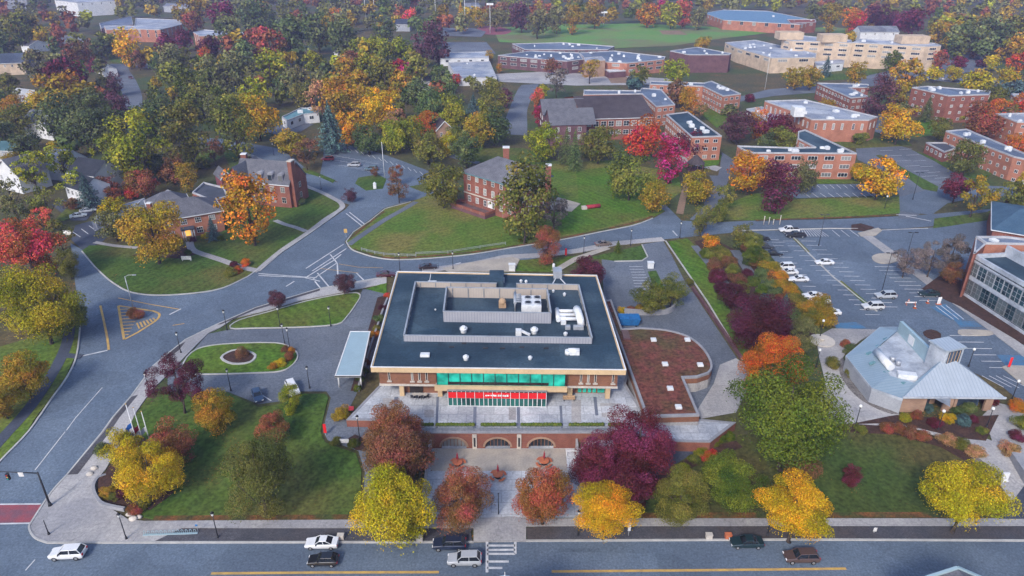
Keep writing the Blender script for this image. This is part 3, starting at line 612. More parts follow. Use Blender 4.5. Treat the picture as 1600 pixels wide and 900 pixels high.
mat('roof_membrane', (.014, .036, .058), .65, (.024, .050, .076), .16, .22, 2.2, c3=(.052, .086, .115), scale3=.12); add_cracks(MATS['roof_membrane'], .06, .004, .2, .22); add_seams(MATS['roof_membrane'], 14, 2.4, (.036, .064, .09), .03)
mat('roof_blue_grey', (.10, .135, .20), .75, (.13, .17, .24), .15, .2, 2, c3=(.16, .19, .25), scale3=.06)
mat('roof_pale', (.30, .33, .40), .8, (.23, .27, .35), .12, .15, 2, c3=(.42, .44, .48), scale3=.1)
mat('roof_slate', (.26, .265, .30), .85, (.20, .205, .24), .5, .25, 4)
mat('roof_dark', (.055, .065, .085), .8, (.075, .085, .11), .4, .25, 4)
mat('roof_brown', (.155, .13, .14), .85, (.125, .105, .115), .3, .2, 3)
mat('roof_blue', (.11, .21, .32), .7, (.14, .25, .36), .3, .15, 3)
mat('roof_teal', (.10, .22, .26), .7, (.14, .27, .30), .3, .15, 3)
mat('siding_white', (.66, .66, .67), .75, (.56, .57, .6), .4, .08, 4)
mat('siding_grey', (.36, .38, .42), .8, (.3, .32, .36), .4, .1, 4)
mat('galvanised', (.42, .44, .47), .45, (.34, .36, .40), .8, .1, 4, metal=.3)
mat('white_metal', (.70, .71, .72), .5, (.58, .6, .63), .8, .08, 4)
mat('dark_metal', (.025, .027, .032), .5, (.035, .037, .042), 1, .1, 6)
mat('grey_metal', (.30, .32, .35), .45, (.24, .26, .29), .8, .1, 4, metal=.4)
mat('dark_inside', (.02, .017, .016), .8, (.035, .03, .028), .6, .2, 2)
mat('sedum', (.155, .048, .036), .95, (.105, .052, .026), .35, .5, 1.6, bump=.6, c3=(.07, .068, .026), scale3=.07)
mat('sign_red', (.72, .018, .02), .55, (.66, .016, .02), .4, .05, 3)
mat('sign_white', (.80, .78, .77), .6)
mat('wood_pale', (.45, .30, .18), .8, (.36, .24, .15), .5, .15, 4)
glass_mat('glass_teal', (.02, .40, .30), .2)
glass_mat('glass_dark', (.018, .026, .034), blinds=.8)
glass_mat('glass_green', (.01, .09, .075))
for k_ in ('roof_blue_grey', 'roof_pale'): add_cracks(MATS[k_], .05, .01, .3, .25)
glass_mat('glass_blue', (.05, .075, .11))
rib_mat('screen_panel', (.37, .375, .42), (.235, .24, .28), .55)
rib_mat('screen_panel_inner', (.48, .415, .36), (.38, .33, .30), .55)
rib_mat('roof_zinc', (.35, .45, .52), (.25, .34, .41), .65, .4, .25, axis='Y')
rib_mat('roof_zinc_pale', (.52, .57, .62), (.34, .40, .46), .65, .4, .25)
rib_mat('canopy_metal', (.42, .56, .61), (.33, .46, .52), .6, .4, .2, axis='Y')
mat('zinc_flat', (.47, .50, .55), .6, (.38, .42, .48), .5, .15, 2, c3=(.3, .33, .38), scale3=.3)

def lerp(a, b, t): return tuple(x+(y-x)*t for x, y in zip(a, b))
def tri(mb):
    mb.bm.normal_update(); bmesh.ops.triangulate(mb.bm, faces=[f for f in mb.bm.faces if len(f.verts) > 4], ngon_method='EAR_CLIP')
def ring(name, pts, w, z0, z1, m, parent):
    """a band standing along the inside of a closed outline"""
    V = [Vector((p[0], p[1])) for p in pts]
    if area(pts) < 0: V = V[::-1]
    n = len(V); inn = []
    for i in range(n):
        a, b, c = V[i-1], V[i], V[(i+1) % n]
        d1, d2 = (b-a).normalized(), (c-b).normalized(); n1, n2 = Vector((-d1.y, d1.x)), Vector((-d2.y, d2.x))
        k = 1+n1.dot(n2)
        inn.append(b+(n1+n2)*(w/max(k, .35)))
    mb = MB()
    for i in range(n):
        j = (i+1) % n
        mb.hexa([(*V[i], z0), (*V[j], z0), (*inn[j], z0), (*inn[i], z0)], [(*V[i], z1), (*V[j], z1), (*inn[j], z1), (*inn[i], z1)])
    return link(name, mb, m, parent)
def top(name, pts, z, m, parent):
    mb = MB(); pts = pts if area(pts) > 0 else pts[::-1]; mb.face([(p[0], p[1], z) for p in pts])
    tri(mb)
    return link(name, mb, m, parent)
WIN = {}
def win_mesh(w, h, frame, pane, n=2, t=.1, mull=1):
    """window sash seen from its outer side: x along the wall, z up, y outward (negative)"""
    key = (round(w, 2), round(h, 2), frame, pane, n, t, mull)
    if key in WIN: return WIN[key]
    mb = MB(); f = t
    mb.mi = 1; mb.box((0, .02, 0), (w-f, .06, h-f)); mb.mi = 0
    for x in (-w/2+f/2, w/2-f/2): mb.box((x, -.01, 0), (f, .12, h))
    for z in (-h/2+f/2, h/2-f/2): mb.box((0, -.01, z), (w-2*f, .12, f))
    for k in range(1, n): mb.box((-w/2+w*k/n, -.005, 0), (f*.7, .11, h-2*f))
    for k in range(1, mull+1):
        if mull: mb.box((0, -.004, -h/2+h*k/(mull+1)), (w-2*f, .1, f*.6))
    bmesh.ops.recalc_face_normals(mb.bm, faces=mb.bm.faces)
    me = bpy.data.meshes.new('window'); mb.bm.to_mesh(me); mb.bm.free()
    me.materials.append(MATS[frame]); me.materials.append(MATS[pane]); WIN[key] = me
    return me
def windows(root, a, b, z, n, w, h, frame='white_trim', pane='glass_dark', cells=2, mull=1, t=.1, m0=.5, name='window', skip=()):
    """a storey of n windows along the wall from a to b (outside on the right-hand side of a->b)"""
    a, b = Vector((a[0], a[1])), Vector((b[0], b[1])); d = (b-a); ang = math.atan2(d.y, d.x); nrm = Vector((d.y, -d.x)).normalized()
    L = d.length; d.normalize()
    for k in range(n):
        if k in skip: continue
        s = m0 + (L-2*m0)*(k+.5)/n
        p = a+d*s+nrm*.03
        o = bpy.data.objects.new(name, win_mesh(w, h, frame, pane, cells, t, mull)); COL.objects.link(o); o.parent = root
        o.location = Vector((p.x, p.y, z))-rootloc(root); o.rotation_euler.z = ang
def roofpts(px, h):
    q = [unproj_h(*p, h) for p in px]; z = GZ+h
    return [(p.x, p.y) for p in q], z
def flat_block(name, label, cat, px, h, wall, roof, coping='roof_rim', par=.5, group=None, base=None):
    """walls under a flat roof whose rim is known; the rim stands a little above the roof"""
    pts, z = roofpts(px, h)
    if area(pts) < 0: pts = pts[::-1]
    c = (sum(p[0] for p in pts)/len(pts), sum(p[1] for p in pts)/len(pts))
    r = thing(name, label, cat, (c[0], c[1], GZ-.03), group)
    mb = MB(); mb.prism(pts, GZ-.5, z-par); tri(mb); link('wall', mb, wall, r)
    top('roof', pts, z-par+.02, roof, r)
    ring('coping', pts, .4, z-par+.005, z, coping, r)
    return r, pts, z
def front_edges(pts):
    """edges that face the viewer's side, left to right"""
    n = len(pts); out = []
    for i in range(n):
        a, b = pts[i], pts[(i+1) % n]; m = ((a[0]+b[0])/2, (a[1]+b[1])/2); nx, ny = b[1]-a[1], -(b[0]-a[0])
        if nx*(-m[0])+ny*(-m[1]) > 0: out.append((i, a, b, math.hypot(nx, ny)))
    return out
def storeys(root, pts, z, rows, spacing=3.4, w=1.5, h=1.5, frame='white_trim', pane='glass_dark', first=2.0, step=3.1, minlen=6, cells=2, mull=0, cap=96, t=.1, edges=None):
    k = 0
    for i, a, b, L in front_edges(pts):
        if L < minlen or (edges and i not in edges): continue
        n = max(1, int(L/spacing))
        for r in range(rows):
            if k+n > cap: return
            windows(root, a, b, z-first-r*step, n, w, h, frame, pane, cells, mull, t); k += n
def roof_bits(root, pts, z, n, seed, m='white_metal', s=1.0):
    """small plant on a flat roof, each a part"""
    rr = random.Random(seed); xs = [p[0] for p in pts]; ys = [p[1] for p in pts]
    def inside(x, y):
        c = False
        for i in range(len(pts)):
            (x1, y1), (x2, y2) = pts[i-1], pts[i]
            if (y1 > y) != (y2 > y) and x < (x2-x1)*(y-y1)/(y2-y1)+x1: c = not c
        return c
    k = tries = 0
    while k < n and tries < 400:
        tries += 1; x, y = rr.uniform(min(xs), max(xs)), rr.uniform(min(ys), max(ys))
        if not all(inside(x+dx, y+dy) for dx in (-2, 2) for dy in (-2, 2)): continue
        w, d, h = rr.uniform(.8, 2.4)*s, rr.uniform(.8, 2.0)*s, rr.uniform(.5, 1.3)*s
        mb = MB(); mb.box((x, y, z+h/2), (w, d, h), rr.uniform(-.3, .3)); mb.box((x, y, z+h+.08), (w*.6, d*.6, .16), 0)
        link('roof_vent', mb, m, root, bevel=.06); k += 1

# ------------------------------------------------------------------ the student centre
TZ = 3.3                                             # paving of the terrace
RZ = 10.8                                            # roof
c_fl, c_fr, c_br, c_bl = [P(*q, RZ) for q in ((580, 573), (977.5, 577.5), (932, 430), (621, 424))]
def MN(u, v, z):
    """u across the front, v towards the back of the building"""
    a = c_fl.lerp(c_fr, u); b = c_bl.lerp(c_br, u); p = a.lerp(b, v)
    return Vector((p.x, p.y, z))
def mq(u0, v0, u1, v1): return [tuple(MN(u, v, 0).xy) for u, v in ((u0, v0), (u1, v0), (u1, v1), (u0, v1))]
base = MN(.5, .5, GZ)
hall = thing('student_centre', 'large flat-roofed brick hall with dark roof, beige fascia and red banner over its glass entrance', 'building', base)
H = lambda name, mb, m, **k: link(name, mb, m, hall, **k)
b = MB(); b.prism(mq(.022, .035, .978, .98), 6.3, 9.75); H('upper_wall', b, 'brick_brown')
b = MB(); b.prism(mq(.06, .20, .94, .96), GZ-.5, 6.28); H('lower_wall', b, 'brick_brown')
b = MB(); b.prism(mq(0, 0, 1, 1), 9.74, 10.55); H('roof', b, ['roof_membrane'])
ring('fascia', mq(-.002, -.002, 1.002, 1.002), .35, 9.70, 10.72, 'beige_fascia', hall)
ring('coping', mq(-.003, -.003, 1.003, 1.003), .20, 10.725, 10.84, 'white_trim', hall)
for u0, u1 in ((.02, .262), (.778, .98)):
    b = MB(); b.prism(mq(u0, .03, u1, .05), 5.95, 6.32); H('lower_beam', b, 'stone_trim')
b = MB(); b.prism(mq(.247, -.018, .773, -.007), 6.3, 7.3); H('balcony_beam', b, 'beige_fascia')
b = MB(); b.prism(mq(.249, -.0068, .771, .034), 6.32, 6.62); H('balcony_floor', b, 'stone_trim')
b = MB(); b.prism(mq(.256, .004, .766, .007), 6.63, 9.68); gb = H('balcony_glazing', b, 'glass_teal')
for k in range(12):
    b = MB(); q = MN(.256+.51*k/11, .0015, 8.15); b.box(q, (.1, .12, 3.0)); link('mullion', b, 'dark_metal', gb)
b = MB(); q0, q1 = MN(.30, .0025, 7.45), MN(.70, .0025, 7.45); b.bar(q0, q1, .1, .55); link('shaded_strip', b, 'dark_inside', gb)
for u in (.107, .263, .792, .945):
    b = MB(); b.box(MN(u, .055, (TZ+5.97)/2), (.85, .85, 5.97-TZ)); H('column', b, 'beige_fascia', bevel=.04)
for u in (.062, .155, .184, .213, .832, .861, .889, .960):
    a = MN(u, .0345, 8.25); o = bpy.data.objects.new('slit_window', win_mesh(.42, 2.3, 'stone_trim' if u > .06 else 'dark_metal', 'glass_dark', 1, .1, 0)); COL.objects.link(o); o.parent = hall; o.location = a-base; o.rotation_euler.z = math.atan2(c_fr.y-c_fl.y, c_fr.x-c_fl.x)
    s = MB(); s.box(MN(u, .030, 6.93), (.85, .28, .2)); link('sill', s, 'stone_trim', o, local=False); ch = o.children[0]; ch.rotation_euler.z = -o.rotation_euler.z; 
    # the sill is modelled in site directions: undo the turn of its window
    ch.location = (0, 0, 0)
# recessed ground floor
b = MB(); b.prism(mq(.10, .075, .30, .20), TZ, 5.9); H('side_room', b, 'brick_brown')
b = MB(); b.prism(mq(.70, .09, .945, .20), TZ, 5.9); H('side_room', b, 'brick_brown')
for u in (.835, .855, .875, .895, .915, .93):
    b = MB(); q = MN(u, .087, 4.7); b.box(q, (.62, .12, 2.3)); H('green_panel', b, 'glass_teal')
b = MB(); b.box(MN(.115, .1, 0)+Vector((2.2, -1.2, 4.7)), (2.4, .12, 2.5)); H('dark_opening', b, 'dark_inside')
# glass entrance that comes forward under the balcony
EV = -.026
b = MB(); b.prism(mq(.300, EV, .690, .12), TZ, TZ+3.28); ent = H('entrance_glazing', b, 'glass_green')
b = MB(); b.prism(mq(.297, EV-.004, .693, .01), TZ+3.28, TZ+3.38); link('entrance_roof', b, 'grey_metal', hall)
n = 22
for k in range(n+1):
    b = MB(); b.box(MN(.300+.39*k/n, EV-.002, TZ+1.64), (.11, .16, 3.28)); link('mullion', b, 'white_trim', ent)
b = MB()
for z in (TZ+.08, TZ+1.86): b.bar(MN(.300, EV-.002, z), MN(.690, EV-.002, z), .1, .1)
link('transom', b, 'white_trim', ent)
bn = MB(); bn.hexa([MN(.300, EV-.0075, TZ+1.95), MN(.690, EV-.0075, TZ+1.95), MN(.690, EV-.0055, TZ+1.95), MN(.300, EV-.0055, TZ+1.95)], [MN(.300, EV-.0075, TZ+3.15), MN(.690, EV-.0075, TZ+3.15), MN(.690, EV-.0055, TZ+3.15), MN(.300, EV-.0055, TZ+3.15)])
bn = H('banner', bn, 'sign_red'); setp(bn, 'long red banner with illegible white lettering')
b = MB(); rr = random.Random(3); u = .452
while u < .540:
    wd = rr.uniform(.22, .5); q = MN(u, EV-.0088, TZ+2.56+rr.uniform(-.04, .06))
    b.box(q, (wd, .04, rr.uniform(.2, .42))); u += (wd+.1)/44
link('lettering', b, 'sign_white', bn)
for k in range(0, n+1, 2):
    b = MB(); b.box(MN(.300+.39*k/n, EV-.009, TZ+2.55), (.09, .05, 1.25)); link('banner_joint', b, 'white_trim', bn)
# roof screens
def screen(u0, v0, u1, v1, h, gap=None):
    for i, (p, q) in enumerate((((u0, v0), (u1, v0)), ((u1, v0), (u1, v1)), ((u1, v1), (u0, v1)), ((u0, v1), (u0, v0)))):
        a, c = MN(*p, 10.57), MN(*q, 10.57); d = (c-a); L = d.length; ang = math.atan2(d.y, d.x)
        runs = [(0, L)] if i != 2 or not gap else [(0, L*gap[0]), (L*gap[1], L)]
        for s0, s1 in runs:
            bm_ = MB(); bm_.box(((s0+s1)/2, 0, h/2), (s1-s0, .16, h)); bm_.mi = 1
            bm_.box(((s0+s1)/2, 0, h+.06), (s1-s0+.1, .3, .12)); bm_.mi = 2
            x = s0+.1
            while x < s1:
                bm_.box((x, .17, h/2-.05), (.16, .16, h-.1)); x += 3.3
            # warm inner face
            bm_.mi = 3; bm_.box(((s0+s1)/2, .095, h/2), (s1-s0-.1, .02, h-.06))
            me_o = link('roof_screen', bm_, ['screen_panel', 'galvanised', 'grey_metal', 'screen_panel_inner'], hall, local=True); me_o.location = a-base; me_o.rotation_euler.z = ang
screen(.108, .235, .893, .815, 1.25, (.38, .50))
screen(.265, .43, .735, .70, 2.3)
# lay a line of drain and a hatch on the roof
b = MB(); b.bar(MN(.17, .82, 10.6), MN(.17, .995, 10.6), .12, .08); H('lightning_conductor', b, 'white_trim')
def hbox(name, u, v, d, m='white_metal', z=10.56, bevel=.05):
    b = MB(); b.box(MN(u, v, z+d[2]/2), d); return H(name, b, m, bevel=bevel)
for u, v, d in ((.205, .105, (1.7, 1.0, .5)), (.185, .86, (1.9, .9, .6)), (.475, .86, (1.0, .7, .9)), (.525, .90, (1.2, .9, 1.0)), (.43, .73, (1.0, .7, .9))): hbox('skylight', u, v, d)
hbox('stair_head', .50, .90, (3.2, 5.5, 1.6), 'roof_membrane')
hbox('duct_box', .805, .99, (1.9, 2.6, 1.7), 'galvanised'); 
for s in (-1, 1):
    b = MB(); b.bar(MN(.805+s*.012, .95, 10.7), MN(.805+s*.045, .83, 10.7), .18); H('pipe', b, 'white_metal')
def fan(u, v, r, h):
    b = MB(); c = MN(u, v, 10.57); b.cyl(c, r*.75, h*.5, 16); b.cyl((c.x, c.y, c.z+h*.45), r, h*.25, 16); b.tube([(c.x, c.y, c.z+h*.7), (c.x, c.y, c.z+h*.95)], [r*.8, r*.45], 16)
    H('exhaust_fan', b, 'white_metal')
for a in ((.355, .325, .75, 1.5), (.658, .325, .75, 1.5), (.372, .075, .55, 1.1), (.63, .085, .4, .8), (.79, .31, .42, .8), (.745, .73, .3, .7), (.77, .78, .3, .7), (.82, .74, .35, .8), (.48, .72, .6, .9), (.62, .895, .35, .8), (.645, .89, .35, .8), (.22, .55, .2, .35)): fan(*a)
# long curved vent near the front right
b = MB(); c = MN(.81, .14, 10.57); b.box((c.x, c.y, c.z+.35), (2.0, 1.1, .7)); b.cyl((c.x-1.1, c.y-.1, c.z), .55, .8, 14); b.tube([(c.x-1.0, c.y, c.z+.62), (c.x+1.0, c.y, c.z+.62)], [.55, .55], 12); H('roof_vent', b, 'white_metal')
# chillers inside the inner screen
b = MB(); c = MN(.655, .565, 10.57); b.box((c.x, c.y, c.z+1.15), (4.0, 4.6, 2.3)); ch = H('chiller', b, 'white_metal', bevel=.08)
for dx in (-.95, .95):
    for dy in (-1.1, 1.1):
        b = MB(); b.cyl((c.x+dx+.3, c.y+dy, c.z+2.3), .72, .22, 18); b.mi = 1; b.cyl((c.x+dx+.3, c.y+dy, c.z+2.5), .58, .04, 18); link('chiller_fan', b, ['galvanised', 'dark_metal'], ch)
b = MB(); c = MN(.59, .585, 10.57)
for dy in (-1.6, -.8, 0, .8, 1.6): b.tube([(c.x-.35, c.y+dy, c.z+.2), (c.x-.35, c.y+dy, c.z+2.4), (c.x+.9, c.y+dy, c.z+2.4)], .18, 8)
b.tube([(c.x-.35, c.y-2.2, c.z+2.4), (c.x-.35, c.y+2.4, c.z+2.4)], .3, 8); H('pipework', b, 'galvanised')
b = MB(); c = MN(.525, .60, 10.57); b.ball((c.x, c.y, c.z+1.2), .8, sub=2); b.box((c.x, c.y, c.z+.5), (1.5, 1.2, 1.0)); H('cooling_drum', b, 'wood_pale')
# duct train inside the outer screen
b = MB(); c = MN(.818, .48, 10.57)
for dy in (-1.6, 0, 1.6): b.tube([(c.x-2.2, c.y+dy, c.z+.9), (c.x+1.6, c.y+dy, c.z+.9)], .38, 10)
b.tube([(c.x-2.2, c.y-2.2, c.z+.9), (c.x-2.2, c.y+2.4, c.z+.9)], .45, 10); b.box((c.x-1.2, c.y-1.0, c.z+.5), (1.0, 3.0, 1.0)); H('duct_train', b, 'white_metal')
b = MB(); c = MN(.868, .47, 10.57); b.tube([(c.x, c.y-2.6, c.z+.2), (c.x-.2, c.y-2.2, c.z+1.3), (c.x-.5, c.y, c.z+1.9), (c.x-.6, c.y+1.7, c.z+1.6), (c.x-.7, c.y+2.0, c.z+.3)], [.7, .75, .75, .75, .7], 12); H('curved_duct', b, 'white_metal')
for u in (.805, .84, .862): hbox('condenser', u, .375, (1.0, .8, .8), 'galvanised')
b = MB(); c = MN(.59, .31, 10.57); b.box((c.x, c.y, c.z+.6), (1.1, .9, 1.2)); b.bar((c.x+.5, c.y, c.z+.9), (c.x+2.2, c.y-.6, c.z+.35), .4); H('blower', b, 'white_metal')
for u, v in ((.36, .24), (.45, .2), (.52, .2), (.6, .21), (.7, .205), (.31, .205)): hbox('roof_pad', u, v-.02, (.9, .35, .18), 'dark_metal', bevel=0)

# ------------------------------------------------------------------ entrance canopy at the side, planters and low walls
pts = [P(*q, GZ+3.3) for q in ((547, 518), (579, 518), (564, 588), (523, 588))]
t = thing('entrance_canopy', 'pale blue metal canopy over the side drive, left of the flat-roofed hall', 'canopy', P(552, 560))
b = MB(); b.hexa([(p.x, p.y, GZ+3.05) for p in pts[::-1]], [(p.x, p.y, GZ+3.35) for p in pts[::-1]]); link('canopy_roof', b, 'canopy_metal', t)
ring('canopy_rim', [(p.x, p.y) for p in pts], .22, GZ+3.0, GZ+3.42, 'white_trim', t)
cx = sum((p for p in pts), Vector())/4
for p in pts:
    for f in (.86,):
        q = cx.lerp(p, f); b = MB(); b.cyl((q.x, q.y, GZ), .14, 3.06, 10); link('post', b, 'white_trim', t)

# ------------------------------------------------------------------ terrace, arcade wall, court walls
tp = [(606, 588), (541, 656), (655, 658), (657, 673.5), (905, 675), (948, 676), (952, 676), (1060, 690), (1110, 691), (1150, 660), (1096, 655), (1010, 651), (978, 600), (990, 560), (930, 430), (700, 430)]
tp3 = [P(*q, TZ) for q in tp]
t = thing('terrace', 'raised terrace of pale paving in front of the flat-roofed hall', 'terrace', P(780, 650, GZ))
q = [(p.x, p.y) for p in tp3]
fy = QB+.66
b = MB(); qq = [(x, max(y, fy) if 656 < i_px < 960 else y) for (x, y), (i_px, _) in zip(q, tp)]
bb = MB(); bb.prism(qq, 0.2, TZ-.12); tri(bb); link('terrace_wall', bb, 'brick_red', t)
top('paving', qq, TZ-.0, 'terrace_paving', t)
ring('wall_cap', qq, .5, TZ-.12, TZ+.06, 'terrace_edge', t)
for x0, x1, y0, y1 in ((613, 619, 620, 655), (680, 684, 620, 672), (739, 744, 634, 672), (808, 813, 634, 672), (930, 935, 620, 650), (876, 880, 634, 672)):
    b = MB(); b.face([P(x0, y1-1, TZ+.006), P(x1, y1-1, TZ+.006), P(x1-(x0-780)*.02, y0, TZ+.006), P(x0-(x0-780)*.02, y0, TZ+.006)])
    link('paving_band', b, 'paving_band', t)
for x0, x1, y0, y1 in ((598, 614, 622, 644), (663, 678, 640, 652), (795, 806, 636, 656), (893, 908, 625, 660), (938, 968, 630, 634), (940, 975, 645, 652)):
    b = MB(); b.face([P(x0, y1, TZ+.008), P(x1, y1, TZ+.008), P(x1, y0, TZ+.008), P(x0, y0, TZ+.008)])
    link('pale_slab', b, 'concrete', t)
# arcade
t = thing('arcade_wall', 'red brick wall with three low arches facing the sunken court', 'wall', Vector(((QL+QR)/2, QB, 0)))
bays = [(P(x, 700.5, 0).x, w) for x, w in ((709.5, 2.15), (777.5, 2.15), (845.5, 2.15))]
xl, xr = P(655, 700, 0).x, P(952, 700, 0).x
out = [(xl, .02)]
AH = 2.1
for x, r in bays:
    out.append((x-r, .02))
    for k in range(0, 13):
        a = math.pi-math.pi*k/12; out.append((x+r*math.cos(a), .35+(AH-.35)*math.sin(a)))
    out.append((x+r, .02))
out += [(xr, .02), (xr, TZ-.02), (xl, TZ-.02)]
b = MB(); f = b.face([(x, QB, z) for x, z in out]); e = bmesh.ops.extrude_face_region(b.bm, geom=[f])
bmesh.ops.translate(b.bm, verts=[v for v in e['geom'] if isinstance(v, bmesh.types.BMVert)], vec=(0, .6, 0)); tri(b); link('brickwork', b, 'brick_red', t)
for x, r in bays:
    b = MB()
    for k in range(12):
        a0, a1 = math.pi-math.pi*k/12, math.pi-math.pi*(k+1)/12
        f = lambda a, d: (x+(r+d)*math.cos(a), .35+(AH-.35+d)*math.sin(a))
        p = [f(a0, .01), f(a1, .01), f(a1, .38), f(a0, .38)]
        b.hexa([(u, QB-.07, z) for u, z in p], [(u, QB+.02, z) for u, z in p])
    link('arch_ring', b, 'brick_tan', t)
    b = MB(); b.box((x, QB+.63, 1.1), (2*r+.1, .04, 2.1)); gl = link('arch_glazing', b, 'glass_dark', t)
    b = MB()
    for k in range(-3, 4): b.box((x+k*r/3.5, QB+.58, 1.05), (.09, .06, 2.0))
    link('mullion', b, 'brick_brown', gl)
b = MB(); b.box(((xl+xr)/2, QB+.25, TZ+.09), (xr-xl, .8, .2)); link('coping', b, 'terrace_edge', t)
rail = MB()
for k in range(60):
    x = xl+.3+(xr-xl-.6)*k/59; rail.box((x, QB+.3, TZ+.68), (.05, .05, 1.0))
for z in (TZ+.45, TZ+.8, TZ+1.18): rail.box(((xl+xr)/2, QB+.3, z), (xr-xl-.4, .05, .06))
solo('railing', rail, 'grey_metal', 'grey metal railing along the top of the three-arched brick wall', 'railing')
for x, side in ((742, 'left'), (811, 'right')):
    X = P(x, 700, 0).x
    b = MB(); b.box((X, QB-.13, 1.55), (.75, .22, 3.0)); o = solo('wall_pier', b, 'stone_trim', f'pale stone pier on the arcade wall, {"between left and middle arches" if side=="left" else "between middle and right arches"}', 'pier', 'piers of the arcade wall')
    b = MB(); b.box((X, QB-.26, 1.5), (.32, .04, 1.9)); link('dark_slot', b, 'dark_metal', o)
# court side walls and stair on the right
b = MB()
b.hexa([(QR-.3, YA, 0), (QR+.05, YA, 0), (QR+.05, QB, 0), (QR-.3, QB, 0)], [(QR-.3, YA, .55), (QR+.05, YA, .55), (QR+.05, QB, 2.1), (QR-.3, QB, 2.1)])
solo('retaining_wall', b, 'concrete', 'low concrete retaining wall along the right side of the sunken court', 'wall')
b = MB()
b.hexa([(QL-.05, YA, 0), (QL+.3, YA, 0), (QL+.3, QB, 0), (QL-.05, QB, 0)], [(QL-.05, YA, .55), (QL+.3, YA, .55), (QL+.3, QB, 2.1), (QL-.05, QB, 2.1)])
solo('retaining_wall', b, 'concrete', 'low concrete retaining wall along the left side of the sunken court', 'wall')
b = MB(); x0 = P(884, 701, 0).x; x1 = P(950, 701, 0).x
for k in range(7): b.box(((x0+1.6+k*.45), QB-1.0, .12+k*.14), (.45, 1.6, .26+k*.28))
b.box((x1-.7, QB-1.0, 1.0), (x1-x0-4.6, 1.6, 2.0)); st_ = solo('stairs', b, 'concrete', 'concrete steps climbing beside the arcade wall at the right of the court', 'stairs')
b = MB(); b.bar((x0, QB-1.9, 1.0), (x0+1.6, QB-1.9, 1.05), .16); b.bar((x0+1.6, QB-1.9, 1.05), (x0+4.6, QB-1.9, 2.9), .16); b.bar((x0+4.6, QB-1.9, 2.9), (x1, QB-1.9, 2.95), .16)
for x, h in ((x0, 1), (x0+1.6, 1.05), (x0+3.1, 2), (x0+4.6, 2.9), (x1, 2.95)): b.box((x, QB-1.9, h/2), (.14, .14, h))
link('handrail', b, 'white_trim', st_)
# box hedges on the terrace edge
hedge_mb = []
mat('hedge_leaf', (.06, .10, .012), .9, (.11, .13, .018), 1.5, .5, 5, bump=.5)
for i, (x0, x1) in enumerate(((658, 677), (681, 741), (752, 806), (814, 878), (889, 944), (951, 975))):
    a, c = P(x0, 667.5, TZ), P(x1, 668.5, TZ)
    b = MB(); n = max(3, int((c-a).length/.45)); rr = random.Random(i)
    for s in range(n):
        p = a.lerp(c, (s+.5)/n); b.ball((p.x, QB+1.9+rr.uniform(-.05, .05), TZ+.3), .42, (rr.uniform(.85, 1.1), 1.0, rr.uniform(.85, 1.2)), 1)
    solo('box_hedge', b, 'hedge_leaf', ['short clipped hedge at the left end of the terrace edge, by the rust tree', 'clipped hedge on the terrace edge above the left arch', 'clipped hedge on the terrace edge above the middle arch', 'clipped hedge on the terrace edge above the right arch', 'clipped hedge on the terrace edge above the court steps', 'short clipped hedge at the right end of the terrace edge, behind crimson trees'][i], 'hedge', 'clipped hedges along the terrace edge')

# ------------------------------------------------------------------ low wing with a planted roof
GR = GZ+3.4
gp = [(944, 470), (955, 468), (972, 514), (1000, 512), (1040, 515), (1075, 525), (1098, 542), (1111, 562), (1113, 575), (1108, 583), (1090, 589), (1068, 590), (1093, 648.5), (1010, 651)]
q = [(p.x, p.y) for p in (P(*k, GR) for k in gp)]
lo = q[:4]; hi = cr(q[3:10], False, 4); q = q[:3]+hi+q[10:]
if area(q) < 0: q = q[::-1]
t = thing('planted_roof_wing', 'low curved wing with a reddish planted roof, right of the flat-roofed hall', 'building', P(1020, 590))
b = MB(); b.prism(q, GZ-.9, GR-1.4); tri(b); link('base_wall', b, 'concrete', t)
c = Vector((sum(p[0] for p in q)/len(q), sum(p[1] for p in q)/len(q)))
qi = q
b = MB(); b.prism(q, GR-1.4, GR-.35); tri(b); link('wall', b, 'brick_brown', t)
top('planted_roof', q, GR-.12, 'sedum', t)
ring('coping', q, .4, GR-.34, GR+.12, 'terrace_edge', t)
for px, py in ((1021, 532), (1074, 532), (1039, 570), (1094, 571), (1047, 608), (1060, 637)):
    p = P(px, py, GR-.1); b = MB(); b.box((p.x, p.y, p.z+.2), (1.1, 1.1, .4)); b.box((p.x, p.y, p.z+.43), (.8, .8, .1)); link('skylight', b, 'white_metal', t, bevel=.06)
# step-down block beside the wing
b = MB(); p = P(974, 533, GZ+2); b.box((p.x+.4, p.y, GZ+1.8), (1.4, 3.4, 3.8)); link('stair_block', b, 'brick_purple', t)
